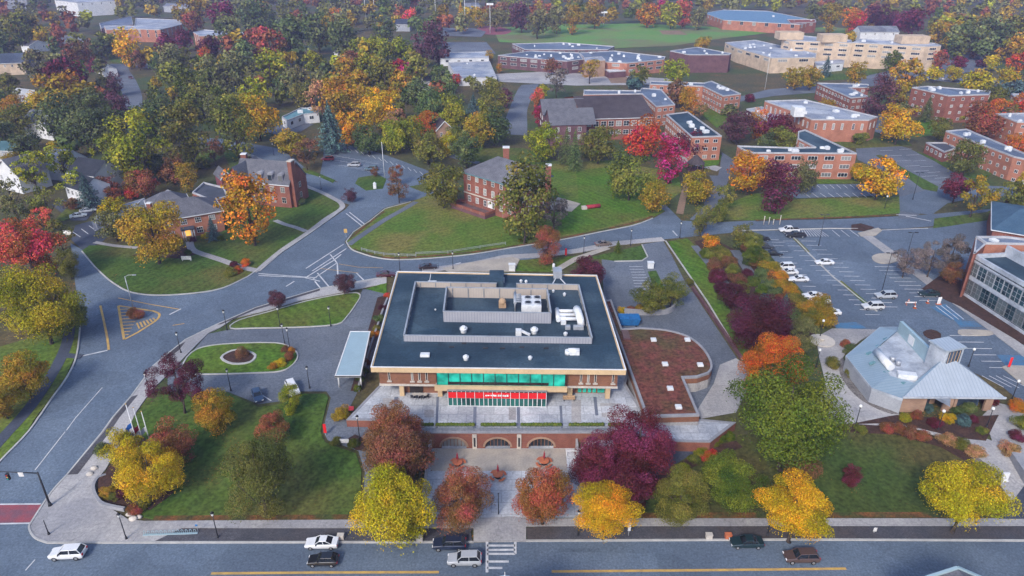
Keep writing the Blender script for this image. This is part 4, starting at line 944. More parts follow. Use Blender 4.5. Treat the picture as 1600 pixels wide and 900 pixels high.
# ------------------------------------------------------------------ houses and halls with pitched roofs
def frame_of(A, B, dep):
    """footprint from its front edge A->B (left to right, seen from the front) and its depth"""
    A, B = Vector((A.x, A.y)), Vector((B.x, B.y)); d = (B-A).normalized(); n = Vector((-d.y, d.x))
    if n.dot(A) < 0: n = -n
    return A, B, d, n, [tuple(A), tuple(B), tuple(B+n*dep), tuple(A+n*dep)]
def pitched(name, label, cat, A, B, dep, eave, rise, wall, roof, hip=True, over=.5, group=None, gable_front=False, trim='white_trim', g0=GZ):
    """A, B: eave-height points of the front wall"""
    A, B, d, n, fp = frame_of(A, B, dep); L = (B-A).length
    r = thing(name, label, cat, (*( (A+B)/2+n*dep/2), g0-.03), group)
    z = g0+eave; wm = MB(); wm.prism(fp, g0-.5, z)
    a, b = A-d*over-n*over, B+d*over-n*over; a2, b2 = A-d*over+n*(dep+over), B+d*over+n*(dep+over); W = dep+2*over
    rm = MB(); V = lambda p, zz: (p.x, p.y, zz); zt = z+rise
    if hip and not gable_front:
        k = min(W/2, L*.45); m1, m2 = A+n*dep/2+d*(k-over), B+n*dep/2-d*(k-over)
        for f in ([V(a, z), V(b, z), V(m2, zt), V(m1, zt)], [V(b2, z), V(a2, z), V(m1, zt), V(m2, zt)], [V(a2, z), V(a, z), V(m1, zt)], [V(b, z), V(b2, z), V(m2, zt)]): rm.face(f)
    elif not gable_front:
        m1, m2 = A+n*dep/2-d*over, B+n*dep/2+d*over
        rm.face([V(a, z), V(b, z), V(m2, zt), V(m1, zt)]); rm.face([V(b2, z), V(a2, z), V(m1, zt), V(m2, zt)])
        for s, e in ((A, A+n*dep), (B, B+n*dep)): wm.face([V(s, z), V(e, z), V((s+e)/2, zt-.15)])
    else:
        m1, m2 = (A+B)/2-n*over, (A+B)/2+n*(dep+over)
        rm.face([V(a, z), V(m1, zt), V(m2, zt), V(a2, z)]); rm.face([V(b, z), V(b2, z), V(m2, zt), V(m1, zt)])
        for s, e in ((A, B), (A+n*dep, B+n*dep)): wm.face([V(s, z), V(e, z), V((s+e)/2, zt-.15)])
    bmesh.ops.solidify(rm.bm, geom=rm.bm.faces[:], thickness=-.22)
    link('wall', wm, wall, r); link('roof', rm, roof, r)
    if trim and not gable_front:
        em = MB(); em.bar(V(a, z-.06), V(b, z-.06), .14, .22)
        if hip: em.bar(V(b, z-.06), V(b2, z-.06), .14, .22); em.bar(V(a2, z-.06), V(a, z-.06), .14, .22)
        link('eaves', em, trim, r)
    elif trim:
        em = MB(); em.bar(V(a, z), V(m1, zt), .18, .3); em.bar(V(m1, zt), V(b, z), .18, .3); link('bargeboard', em, trim, r)
    return r, A, B, d, n, z
def chimney(root, p, z0, z1, w=1.1, m='brick_red'):
    b = MB(); b.box((p[0], p[1], (z0+z1)/2), (w, w, z1-z0)); o = link('chimney', b, m, root)
    b = MB(); b.box((p[0], p[1], z1+.12), (w+.25, w+.25, .24)); link('chimney_cap', b, 'white_trim', o)
def door(root, A, B, s, z0, w=1.3, h=2.3, m='wood_pale'):
    A, B = Vector((A[0], A[1])), Vector((B[0], B[1])); d = (B-A); ang = math.atan2(d.y, d.x); d.normalize(); nrm = Vector((d.y, -d.x)); p = A+d*s+nrm*.06
    b = MB(); b.box((p.x, p.y, z0+h/2), (w, .1, h), ang); o = link('door', b, m, root)
    f = MB()
    for t_ in (-w/2-.1, w/2+.1): f.box((p.x+d.x*t_, p.y+d.y*t_, z0+h/2), (.2, .2, h), ang)
    f.box((p.x, p.y, z0+h+.1), (w+.4, .2, .2), ang); link('door_frame', f, 'white_trim', o)
    return p, ang, d, nrm

# 1 colonial brick house on the left
A, B = unproj_h(222, 350, 6.2), unproj_h(346, 329, 6.2)
r, A, B, d, n, z = pitched('brick_house', 'two-storey brick house with grey hipped roof and lit white-framed porch, left of the wide avenue', 'house', A, B, 12, 6.2, 3.6, 'brick_orange', 'roof_slate')
windows(r, A, B, z-1.5, 5, 1.7, 1.5, m0=1.0, cells=3, mull=1, skip=(0,)); windows(r, A, B, z-4.5, 5, 1.7, 1.7, m0=1.0, cells=3, mull=1, skip=(0, 2))
B2_ = B+n*12; windows(r, B, B2_, z-1.5, 3, 1.3, 1.5)
p, ang, dd, nr = door(r, A, B, (B-A).length*.52, GZ+.2, 1.5, 2.4, 'wood_pale')
lm = bpy.data.materials.new('door_glow'); lm.use_nodes = True; lb = lm.node_tree.nodes['Principled BSDF']; lb.inputs['Base Color'].default_value = (.8, .4, .08, 1); lb.inputs['Emission Color'].default_value = (1, .48, .1, 1); lb.inputs['Emission Strength'].default_value = .55; MATS['door_glow'] = lm
b = MB(); b.box((p.x+nr.x*.08, p.y+nr.y*.08, GZ+1.5), (1.5, .04, 2.0), ang); link('lit_doorway', b, 'door_glow', r)
b = MB(); q = p+nr*1.2; b.box((q.x, q.y, GZ+3.15), (3.6, 2.6, .3), ang); po = link('porch_roof', b, 'roof_dark', r)
for s_ in (-1.5, -.9, .9, 1.5):
    b = MB(); c_ = p+nr*2.2+dd*s_; b.cyl((c_.x, c_.y, GZ), .14, 3.0, 10); link('porch_column', b, 'white_trim', r)
chimney(r, A+n*4+d*3, z+.5, z+4.2)
# its rear wing and white garage range
A2, B2 = unproj_h(262, 318, 6.4), unproj_h(302, 306, 6.4)
r2 = pitched('house_wing', 'grey-roofed rear wing behind the brick house with the lit porch', 'house', A+n*11.9+d*3, A+n*11.9+d*14, 10, 5.8, 3.4, 'siding_grey', 'roof_slate')[0]
A, B = unproj_h(150, 345, 3.2), unproj_h(222, 322, 3.2)
r, pts, z = flat_block('garage_range', 'long low white garage range with flat pale roof beside the brick house', 'garage', [(143, 345), (214, 319), (226, 309), (158, 330)], 3.2, 'siding_white', 'roof_pale', par=.25)
windows(r, (pts[0]), pts[1], GZ+1.4, 5, 1.9, 2.0, 'white_trim', 'siding_grey', 1, 3, .08, name='garage_door') if front_edges(pts) else None
r, pts, z = flat_block('white_shed', 'small white shed with pale roof behind the long white garage range', 'shed', [(236, 312), (262, 296), (272, 300), (248, 317)], 3.4, 'siding_white', 'roof_pale', par=.2)
# 2 tudor hall
A, B = unproj_h(366, 283, 7.5), unproj_h(451, 290, 7.5)
r, A, B, d, n, z = pitched('gabled_hall', 'red brick hall with steep slate roof, three arched dormers and tall end chimney', 'building', A, B, 11, 7.5, 6.0, 'brick_red', 'roof_slate', hip=False, over=.3)
windows(r, A, B, z-1.6, 5, 1.5, 1.9, 'stone_trim', cells=2, mull=1); windows(r, A, B, z-5, 5, 1.5, 1.9, 'stone_trim', cells=2, mull=1)
L = (B-A).length
for k in (.46, .65, .84):
    q = A+d*L*k; b = MB(); c0 = q+n*2.0
    b.box((c0.x, c0.y, z+1.7), (1.7, 2.6, 2.0), math.atan2(d.y, d.x)); b.tube([(c0.x-n.x*1.3, c0.y-n.y*1.3, z+2.7), (c0.x+n.x*2.2, c0.y+n.y*2.2, z+2.7)], [.86, .86], 14)
    o = link('dormer', b, 'roof_slate', r)
    b = MB(); f_ = q+n*.66; b.box((f_.x, f_.y, z+1.75), (1.3, .08, 1.7), math.atan2(d.y, d.x)); link('dormer_window', b, 'glass_dark', o)
q = B+n*2.2+d*.5; b = MB(); b.box((q.x, q.y, GZ+7.4), (1.3, 2.2, 14.8), math.atan2(d.y, d.x)); o = link('chimney', b, 'brick_red', r)
b = MB(); b.box((q.x, q.y, GZ+14.9), (1.6, 2.5, .3), math.atan2(d.y, d.x)); link('chimney_cap', b, 'stone_trim', o)
windows(r, B, B+n*11, z-1.6, 2, 1.2, 1.8, 'stone_trim', m0=3.5); windows(r, B, B+n*11, z-5, 2, 1.2, 1.8, 'stone_trim', m0=3.5)
# left cross gable of the hall
g1, g2 = A-d*1.5-n*2.5, A+d*5.5-n*2.5; bm_ = MB(); fp = [tuple(g1), tuple(g2), tuple(g2+n*13), tuple(g1+n*13)]; bm_.prism(fp, GZ-.4, z+.02)
m_ = (g1+g2)/2
for s in (0, 13): bm_.face([(*(g1+n*s), z+.02), (*(g2+n*s), z+.02), (*(m_+n*s), z+5.2)])
w_ = link('cross_wing', bm_, 'brick_red', r)
bm_ = MB(); e1, e2 = g1-d*.3-n*.3, g2+d*.3-n*.3; m0_, m1_ = m_-n*.3, m_+n*13.3
bm_.face([(*e1, z-.1), (*m0_, z+5.5), (*m1_, z+5.5), (*(e1+n*13.6), z-.1)]); bm_.face([(*e2, z-.1), (*(e2+n*13.6), z-.1), (*m1_, z+5.5), (*m0_, z+5.5)]); bmesh.ops.solidify(bm_.bm, geom=bm_.bm.faces[:], thickness=-.2); link('cross_roof', bm_, 'roof_slate', w_)
chimney(r, A+n*8-d*.5, z, z+6.5, 1.6)
A, B = unproj_h(346, 281, 4), unproj_h(363, 278, 4)
rr_ = pitched('red_porch_house', 'small slate-roofed house end with a bright red gable behind the gabled brick hall', 'house', A, B, 8, 4.0, 2.6, 'paint_red', 'roof_slate', gable_front=True)
windows(rr_[0], rr_[1], rr_[2], GZ+2.4, 1, 1.4, 2.0, m0=.4)
r, pts, z = flat_block('side_block', 'low flat dark-roofed brick block joining the two brick houses', 'building', [(318, 284), (350, 292), (356, 306), (330, 312), (300, 300)], 4.2, 'brick_red', 'roof_dark')
# 3 square brick hall in the middle
E = 11.2
pa, pb, pc, pd = [unproj_h(*q, E) for q in ((724, 268), (806, 292), (861, 274), (786, 249))]
fp = [(p.x, p.y) for p in (pa, pb, pc, pd)]
if area(fp) < 0: fp = fp[::-1]
cx_, cy_ = sum(p[0] for p in fp)/4, sum(p[1] for p in fp)/4
r = thing('square_brick_hall', 'square three-storey brown brick hall with grey hipped roof and white windows above the grassy slope', 'building', (cx_, cy_, GZ))
b = MB(); b.prism(fp, GZ-.4, GZ+E); link('wall', b, 'brick_red', r)
z = GZ+E; b = MB(); c = Vector((cx_, cy_)); ov = [c+(Vector(p)-c)*1.06 for p in fp]
a_, b_, c_, d_ = [Vector((p.x, p.y)) for p in (pa, pb, pc, pd)]
m1, m2 = (a_+d_)/2, (b_+c_)/2; t1, t2 = m1.lerp(m2, .30), m1.lerp(m2, .70)
oa, ob, oc, od = [c+(p-c)*1.06 for p in (a_, b_, c_, d_)]
Vz = lambda p, zz: (p.x, p.y, zz)
for f in ([oa, ob, t2, t1], [oc, od, t1, t2]): b.face([Vz(f[0], z), Vz(f[1], z), Vz(f[2], z+4.4), Vz(f[3], z+4.4)])
for f in ([od, oa, t1], [ob, oc, t2]): b.face([Vz(f[0], z), Vz(f[1], z), Vz(f[2], z+4.4)])
bmesh.ops.solidify(b.bm, geom=b.bm.faces[:], thickness=-.25); link('roof', b, 'roof_slate', r)
ring('cornice', [tuple(p) for p in (oa, ob, oc, od)], .8, z-.35, z-.02, 'roof_teal', r)
for zz, h_, sk in ((z-1.4, 1.5, ()), (z-4.6, 2.1, ()), (z-8.2, 1.9, ())): windows(r, pa, pb, zz, 6, 1.25, h_, m0=.8)
for zz in (z-1.6, z-4.8, z-8.2): windows(r, pb, pc, zz, 4, 1.25, 1.9, m0=1.2)
b = MB(); dd = (b_-a_).normalized(); nn = Vector((dd.y, -dd.x)); b.bar(Vz(a_+nn*.06, z-6.5), Vz(b_+nn*.06, z-6.5), .2, .35); link('string_course', b, 'stone_trim', r)
chimney(r, c.lerp(d_, .35), z+1, z+6.6, 1.9); q = b_.lerp(c_, .86)+(b_-a_).normalized()*.7; chimney(r, q, GZ, z+3.8, 1.7)
p_, ang, dd2, nr2 = door(r, pa, pb, (b_-a_).length*.52, GZ+1.2, 1.6, 2.8, 'white_trim')
b = MB(); q0 = a_-dd*1.5; q1 = a_+dd*(b_-a_).length*.62
b.prism([tuple(q0), tuple(q1), tuple(q1+nn*4.6), tuple(q0+nn*4.6)], GZ-.4, GZ+1.15); link('brick_terrace', b, 'brick_purple', r)
ring('terrace_rim', [tuple(q0+nn*.05), tuple(q1+nn*.05), tuple(q1+nn*4.62), tuple(q0+nn*4.62)], .4, GZ+1.16, GZ+2.0, 'brick_red', r)
b = MB(); pv = [P(*q, GZ+.35) for q in ((852, 318), (858, 326), (893, 330), (907, 318), (872, 308))]; b.prism([(p.x, p.y) for p in pv], GZ-.2, GZ+.35); solo('patio', b, 'concrete_tan', 'pale stone patio on the right side of the square brick hall', 'patio')
# 4 long hall with a broad brown roof
A, B = unproj_h(912, 186, 9), unproj_h(1022, 183, 9)
r, A, B, d, n, z = pitched('brown_roofed_hall', 'brick hall with a broad shallow brown roof and stepped gabled bays, behind the orange-red tree', 'building', A, B, 44, 9.0, 5.0, 'brick_red', 'roof_brown', hip=False)
windows(r, A, B, z-2.2, 9, 2.4, 2.2); windows(r, A, B, z-5.8, 9, 2.4, 1.8)
for k, (s, e, dep) in enumerate(((-15, 0, 15), (-17, -1, 12))):
    pass
for k, y0 in enumerate((0, 19)):
    g1 = A-d*15+n*(y0-7); bm_ = MB(); q = [g1, g1+d*14.8, g1+d*14.8+n*15, g1+n*15]; zz = z-.6; bm_.prism([tuple(p) for p in q], GZ-.4, zz); mm, me_ = (q[0]+q[3])/2, (q[1]+q[2])/2
    bm_.face([Vz(q[0], zz), Vz(q[3], zz), Vz(mm, zz+5)]); w_ = link('gabled_bay', bm_, 'brick_purple', r)
    bm_ = MB(); o1, o2 = q[0]-d*.4-n*.4, q[3]-d*.4+n*.4; bm_.face([Vz(o1, zz), Vz(q[1]-n*.4+d*4, zz), Vz(me_+d*4, zz+5.2), Vz(mm-d*.4, zz+5.2)]); bm_.face([Vz(o2, zz), Vz(mm-d*.4, zz+5.2), Vz(me_+d*4, zz+5.2), Vz(q[2]+n*.4+d*4, zz)])
    bmesh.ops.solidify(bm_.bm, geom=bm_.bm.faces[:], thickness=-.2); link('bay_roof', bm_, 'roof_slate', w_)
    windows(r, q[3], q[0], zz-1.8, 3, 1.5, 1.8); windows(r, q[3], q[0], zz-5, 3, 1.5, 1.8); windows(r, q[0], q[1], zz-1.8, 3, 1.5, 1.8); windows(r, q[0], q[1], zz-5, 3, 1.5, 1.8)

# ------------------------------------------------------------------ flat-roofed campus blocks
GRP = 'flat-roofed brick halls of residence'
def dorm(label, px, h, wall, roof, rows, seed, bits=4, spacing=3.4, w=1.8, hh=1.3, cat='building', name='residence_hall', frame='white_trim', coping='roof_rim', group=GRP, first=1.9, cells=2, minlen=6, pane='glass_dark'):
    r, pts, z = flat_block(name, label, cat, px, h, wall, roof, coping, group=group)
    storeys(r, pts, z, rows, spacing, w, hh, frame, pane, first, 3.0, minlen, cells)
    if bits: roof_bits(r, pts, z-.5, bits, seed)
    return r, pts, z
dorm('flat-roofed brick hall wrapping behind the broad brown roof', [(912, 140), (1000, 141), (1003, 137), (1033, 139), (1055, 163), (1025, 166), (1003, 146), (912, 147)], 9, 'brick_orange', 'roof_blue_grey', 3, 1)
dorm('flat-roofed brick hall with blue-grey roof behind the magenta tree', [(1041, 178), (1075, 174), (1128, 212), (1081, 213.5)], 9.5, 'brick_orange', 'roof_membrane', 3, 2, 6)
dorm('L-shaped brick hall with dark roof, farther of the two above the small green lawn', [(1016, 126), (1100, 129), (1112, 126), (1158, 146), (1130, 149.5), (1098, 134), (1016, 131)], 9, 'brick_orange', 'roof_blue_grey', 3, 3, 6)
dorm('long orange brick hall with dark angled roof above the diagonal parking bays', [(1152, 227), (1240, 230), (1273, 229), (1247, 216), (1247, 205), (1258, 202), (1339, 239), (1178, 238), (1161, 233)], 9.6, 'brick_orange', 'roof_membrane', 3, 4, 7, 5.2, 3.4, 1.5, cells=3)
dorm('slanting three-storey brick hall left of the purple-brown tree', [(1277, 129), (1357, 131), (1358, 136), (1327, 136), (1357, 150), (1330, 152.5)], 8.5, 'brick_red', 'roof_blue_grey', 2, 5, 5)
dorm('tall brown-brick hall behind the round golden tree', [(1425, 136), (1450, 134), (1549, 142), (1546, 147), (1482, 149)], 12.5, 'brick_red', 'roof_blue_grey', 4, 6, 6, 4.5, 1.3, 1.2)
dorm('long low brick hall running to the right edge, behind the round dark tree', [(1478, 204), (1510, 201), (1602, 239), (1640, 248), (1640, 256), (1584, 244)], 8.5, 'brick_orange', 'roof_blue_grey', 3, 7, 5, 3.6, 1.2, 1.2)
dorm('tall brick hall at the right edge behind the orange trees', [(1556, 177), (1600, 176), (1660, 178), (1660, 192), (1590, 190)], 11, 'brick_orange', 'roof_pale', 3, 8, 3, 4, 1.2, 1.2)
dorm('small one-storey entrance block with a dark roof beside the sloping car park', [(1447, 222), (1480, 222), (1495, 231), (1476, 237)], 4.2, 'brick_red', 'roof_dark', 1, 9, 0, 3, 1.6, 1.4)
dorm('far brick hall at the right edge with a white roof rim', [(1580, 146), (1640, 146), (1640, 154), (1585, 150)], 9, 'brick_orange', 'roof_pale', 2, 31, 1)
dorm('wider orange brick hall with white roof rim at the upper left', [(166, 46), (210, 45), (250, 46), (284, 38), (284, 31), (212, 28), (210, 40), (162, 40)], 10, 'brick_orange', 'roof_pale', 2, 10, 0, 7, 1.5, 2.6, group='orange brick halls at the upper left')
dorm('smaller orange brick hall with white roof rim at the upper left', [(302, 50), (318, 46), (380, 50), (381, 54), (312, 56)], 10, 'brick_orange', 'roof_pale', 2, 11, 0, 8, 1.5, 3, group='orange brick halls at the upper left')
dorm('low blue-roofed hall beside the wider orange brick hall', [(155, 36), (205, 25), (208, 38), (158, 44)], 7, 'brick_purple', 'roof_blue_grey', 1, 12, 0, group=None)
dorm('white warehouse at the upper left corner above the dark trees', [(85, 0), (120, -8), (178, -6), (180, 1), (120, 4)], 14, 'siding_white', 'roof_pale', 1, 13, 0, 8, 1, 2, name='warehouse', group=None)
dorm('pale glass-fronted block at the far upper left edge', [(-30, -8), (38, -10), (40, -4), (-30, -2)], 12, 'siding_grey', 'roof_pale', 2, 14, 0, 4, 2.6, 2, name='office_block', group=None)
# student union with pale roof
r, pts, z = dorm('orange brick building with a large pale blue flat roof and white roof plant', [(1195, 157), (1258, 155), (1372, 182), (1358, 187), (1327, 186.5), (1268, 186), (1240, 173)], 9.5, 'brick_orange', 'roof_pale', 1, 15, 9, 3.2, 1.0, 2.6, name='union_building', group=None, first=3.0)
b = MB(); p = P(1247, 172, z+2); b.box((p.x, p.y, z+1.5), (4.5, 4.5, 4.0)); link('roof_plant', b, 'white_metal', r, bevel=.2)
dorm('low pale-roofed extension left of the building with the large pale roof', [(1166, 170), (1190, 166), (1232, 182), (1200, 188)], 5.5, 'brick_purple', 'roof_pale', 1, 16, 5, name='union_extension', group=None)
# schools
r, pts, z = dorm('long beige school block, upper left half of the far beige school', [(1222, 60), (1240, 54), (1330, 62), (1332, 66.5), (1238, 63)], 15.5, 'brick_beige', 'roof_pale', 3, 17, 4, 8, 5, 1.4, name='school_block', group='blocks of the beige school', cells=4)
for px, py in ((1233, 55), (1300, 59)):
    p = P(px, py, z+2); b = MB(); b.box((p.x, p.y, z+2), (16, 10, 4.6)); link('stair_head', b, 'brick_beige', r)
r, pts, z = dorm('long beige school block, right half with a slanting end wall', [(1332, 66), (1345, 60), (1462, 67), (1471, 71), (1446, 72)], 15.5, 'brick_beige', 'roof_pale', 3, 18, 4, 8, 5, 1.4, name='school_block', group='blocks of the beige school', cells=4)
p = P(1425, 61, z+2); b = MB(); b.box((p.x, p.y, z+2), (18, 10, 4.6)); link('stair_head', b, 'brick_beige', r)
dorm('lower beige school block with white roof plant, left of the long beige block', [(1133, 66), (1180, 62), (1276, 83), (1274, 89), (1206, 90), (1150, 74)], 9.5, 'brick_beige', 'roof_pale', 1, 19, 12, 10, 6, 1.6, name='school_block', group='blocks of the beige school', cells=4)
dorm('white-fronted low annexe in front of the beige school', [(1272, 96), (1320, 92), (1318, 98), (1275, 102)], 5, 'siding_white', 'roof_pale', 1, 32, 2, 6, 3, 1.2, name='school_annexe', group=None)
r, pts, z = dorm('windowless purple-brown auditorium block with a pale glazed strip in its front', [(1047, 79), (1090, 73), (1143, 83), (1140, 85), (1076, 85)], 11, 'brick_purple', 'roof_blue_grey', 0, 20, 4, name='auditorium', group=None)
A, B = unproj_h(1098, 84.5, 11), unproj_h(1113, 84.5, 11); b = MB(); b.hexa([(A.x, A.y-.4, GZ), (B.x, B.y-.4, GZ), (B.x, B.y, GZ), (A.x, A.y, GZ)], [(A.x, A.y-.4, GZ+10), (B.x, B.y-.4, GZ+10), (B.x, B.y, GZ+10), (A.x, A.y, GZ+10)]); link('glazed_strip', b, 'white_metal', r)
dorm('long two-storey brick school with a bluish flat roof, left front wing', [(778, 86), (830, 79), (905, 82), (912, 92), (886, 95), (860, 93)], 8, 'brick_purple', 'roof_blue_grey', 2, 21, 14, 7, 4.6, 1.6, name='school_wing', group='wings of the brick school', cells=4, s=1) if False else None
dorm('left front wing of the brick school below the sports field, with a bluish flat roof', [(778, 86), (830, 79), (905, 82), (912, 92), (886, 95), (860, 93)], 8, 'brick_purple', 'roof_blue_grey', 2, 21, 14, 7, 4.6, 1.6, name='school_wing', group='wings of the brick school', cells=4)
dorm('right front wing of the brick school, angled towards the auditorium', [(905, 82), (960, 79), (1040, 88), (1038, 92), (980, 98), (945, 96), (914, 91)], 8, 'brick_orange', 'roof_blue_grey', 2, 22, 12, 7, 4.6, 1.6, name='school_wing', group='wings of the brick school', cells=4)
dorm('rear wing of the brick school nearest the sports field', [(800, 68), (880, 66), (960, 72), (950, 77), (820, 77)], 8, 'brick_purple', 'roof_blue_grey', 1, 23, 8, 7, 4.6, 1.6, name='school_wing', group='wings of the brick school', cells=4)
dorm('beige stair tower between the two front wings of the brick school', [(912, 90), (940, 88), (946, 93), (914, 95)], 10, 'brick_tan', 'roof_pale', 0, 24, 0, name='stair_tower', group=None)
dorm('low entrance canopy block with flat white roof below the brick school', [(935, 103), (960, 102), (978, 110), (952, 112)], 4, 'brick_purple', 'white_metal', 0, 25, 0, name='entrance_block', group=None)
r, pts, z = dorm('far red-brick building with a wide blue roof at the upper right', [(1100, 20), (1130, 15), (1200, 17), (1276, 32), (1250, 38), (1130, 31)], 8.5, 'brick_orange', 'roof_blue', 1, 26, 3, 10, 3, 3, name='sports_hall', group=None)
dorm('low red-brick range right of the far blue-roofed building', [(1230, 30), (1274, 30), (1275, 34), (1235, 36)], 9, 'brick_red', 'brick_red', 1, 27, 0, 8, 3, 2, name='brick_range', group=None)
# pale courtyard deck among the trees
r, pts, z = dorm('pale flat-topped deck building among the trees below the running track', [(700, 97), (765, 95), (776, 120), (714, 122)], 4.5, 'siding_white', 'roof_pale', 0, 28, 2, name='deck_building', group=None)
dorm('long pale annexe behind the flat-topped deck building', [(686, 82), (762, 80), (764, 90), (688, 91)], 5, 'siding_white', 'roof_pale', 1, 29, 0, 8, 2, 1.5, name='deck_annexe', group=None)
dorm('long low building with a dark blue roof left of the blue spruce', [(440, 182), (470, 168), (497, 168), (498, 176), (474, 178), (448, 188)], 4.5, 'siding_white', 'roof_teal', 1, 30, 2, 5, 2, 1.6, name='long_shed', group=None)

# ------------------------------------------------------------------ wooden houses on the left and in the trees
def cottage(label, pxA, pxB, eave, dep, rise, wall, roof, hip=False, gf=False, rows=1, nw=3, grp='white houses among the trees'):
    A, B = unproj_h(*pxA, eave), unproj_h(*pxB, eave)
    r, A, B, d, n, z = pitched('wooden_house', label, 'house', A, B, dep, eave, rise, wall, roof, hip, .4, grp, gf)
    for k in range(rows): windows(r, A, B, z-1.5-2.8*k, nw, 1.1, 1.5)
    windows(r, B, B+n*dep, z-1.5, max(1, nw-1), 1.1, 1.5)
    return r
cottage('white two-storey house with slate-blue roof beside the grey-blue spruce', (101, 291), (128, 299), 6, 9, 3.2, 'siding_white', 'roof_dark', rows=2, nw=4)
cottage('white-gabled house with a broad dark blue roof, topmost of the houses at the left', (106, 270), (147, 276), 6, 11, 4, 'siding_white', 'roof_dark', nw=3)
cottage('white house with pale blue roof half hidden behind a yellow-green tree', (66, 254), (100, 258), 6, 10, 4, 'siding_white', 'roof_blue_grey', nw=3)
cottage('white gable-fronted house at the left edge among yellow-green trees', (-6, 268), (28, 276), 6, 10, 5, 'siding_white', 'roof_slate', gf=True, nw=3)
cottage('small pale-roofed white annexe right of the slate-blue roofed house', (148, 275), (164, 272), 3.5, 8, 1.5, 'siding_white', 'roof_pale', hip=True, nw=2)
cottage('white house with pale grey roof deep among the trees at the far left', (35, 190), (80, 198), 6, 10, 4.5, 'siding_white', 'roof_pale', nw=3)
cottage('small white-roofed house above the far left tree belt', (16, 149), (44, 153), 5, 9, 3, 'siding_grey', 'white_metal', nw=2)
cottage('teal-roofed house at the left edge', (-8, 235), (20, 236), 5, 9, 2.5, 'siding_grey', 'roof_teal', nw=2)
cottage('cream house with a long blue roof at the upper left edge', (-12, 100), (36, 98), 7, 14, 5, 'brick_beige', 'roof_blue_grey', nw=4)
cottage('cream house next to the dark red tree at the upper left', (38, 102), (68, 95), 5, 10, 3, 'brick_beige', 'roof_blue_grey', nw=3)
cottage('small white-gabled cottage among the far left trees', (45, 72), (75, 68), 5, 9, 3, 'siding_white', 'roof_slate', gf=True, nw=2)
cottage('white-roofed house by the curving far left road', (140, 100), (160, 110), 4, 8, 2, 'siding_white', 'white_metal', nw=2)
cottage('pale roof peeking out of the trees above the yellow-green tree row', (522, 82), (560, 84), 4.5, 9, 3, 'siding_white', 'roof_pale', nw=3)
cottage('white house with dark roof left of the pale deck building', (663, 128), (676, 127), 5, 8, 3.5, 'siding_white', 'roof_dark', nw=2)
cottage('small pink-roofed house beside the red shrub behind the olive belt', (682, 205), (708, 203), 4, 8, 4, 'brick_tan', 'roof_brown', gf=True, nw=2)
cottage('large white house with white turret below the far purple tree', (1345, 50), (1405, 50), 7, 14, 4, 'siding_white', 'roof_pale', nw=4)
cottage('small blue-grey roofed house in the woods beside the pink tree', (618, 38), (640, 38), 6, 10, 4, 'siding_grey', 'roof_blue_grey', nw=2)
cottage('pale blue roof at the top of the woods above the golden poplar', (722, 10), (750, 9), 6, 12, 3, 'siding_grey', 'roof_pale', nw=2)
cottage('pale grey roof at the top centre left of the far woods', (255, 10), (300, 12), 6, 12, 3, 'siding_grey', 'roof_pale', nw=2)
cottage('white house by the road at the far left among dark trees', (90, 60), (120, 66), 5, 9, 2.5, 'siding_grey', 'roof_pale', hip=True, nw=2)

# ------------------------------------------------------------------ visitor pavilion with folded metal roofs
t = thing('pavilion', 'low pavilion with folded blue-grey metal roofs and tan brick front at the car park', 'building', P(1440, 600))
E0, E1, E2, E3 = [P(*q, GZ+3.4) for q in ((1375, 511), (1322, 556), (1363, 606), (1411, 623))]
Et = P(1405, 511, GZ+3.4)
I0, I1, I2, I3 = [P(*q, GZ+4.6) for q in ((1402, 517), (1367, 546), (1391, 587), (1428, 598))]
b = MB()
for f in ((E1, E0, I0, I1), (E2, E1, I1, I2), (E3, E2, I2, I3), (E0, Et, I0)): b.face(f)
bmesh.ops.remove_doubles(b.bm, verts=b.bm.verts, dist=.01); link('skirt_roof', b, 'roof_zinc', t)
b = MB()
for a_, b_ in ((E0, E1), (E1, E2), (E2, E3)):
    b.hexa([Vector((*(a_.xy), GZ-.3)), Vector((*(b_.xy), GZ-.3)), Vector((*(b_.xy*1.004), GZ-.3)), Vector((*(a_.xy*1.004), GZ-.3))], [a_-Vector((0, 0, .5)), b_-Vector((0, 0, .5)), Vector((*(b_.xy*1.004), GZ+2.9)), Vector((*(a_.xy*1.004), GZ+2.9))])
link('wall', b, 'siding_grey', t)
b = MB()
for a_, b_ in ((Et, E0), (E0, E1), (E1, E2), (E2, E3)): b.bar(a_-Vector((0, 0, .25)), b_-Vector((0, 0, .25)), .2, .5)
link('fascia', b, 'zinc_flat', t)
RB = P(1455, 575, GZ+4.6); zr = GZ+4.4
b = MB(); b.face([Vector((p.x, p.y, zr)) for p in (I0, I1, I2, I3, RB)]); link('flat_roof', b, 'zinc_flat', t)
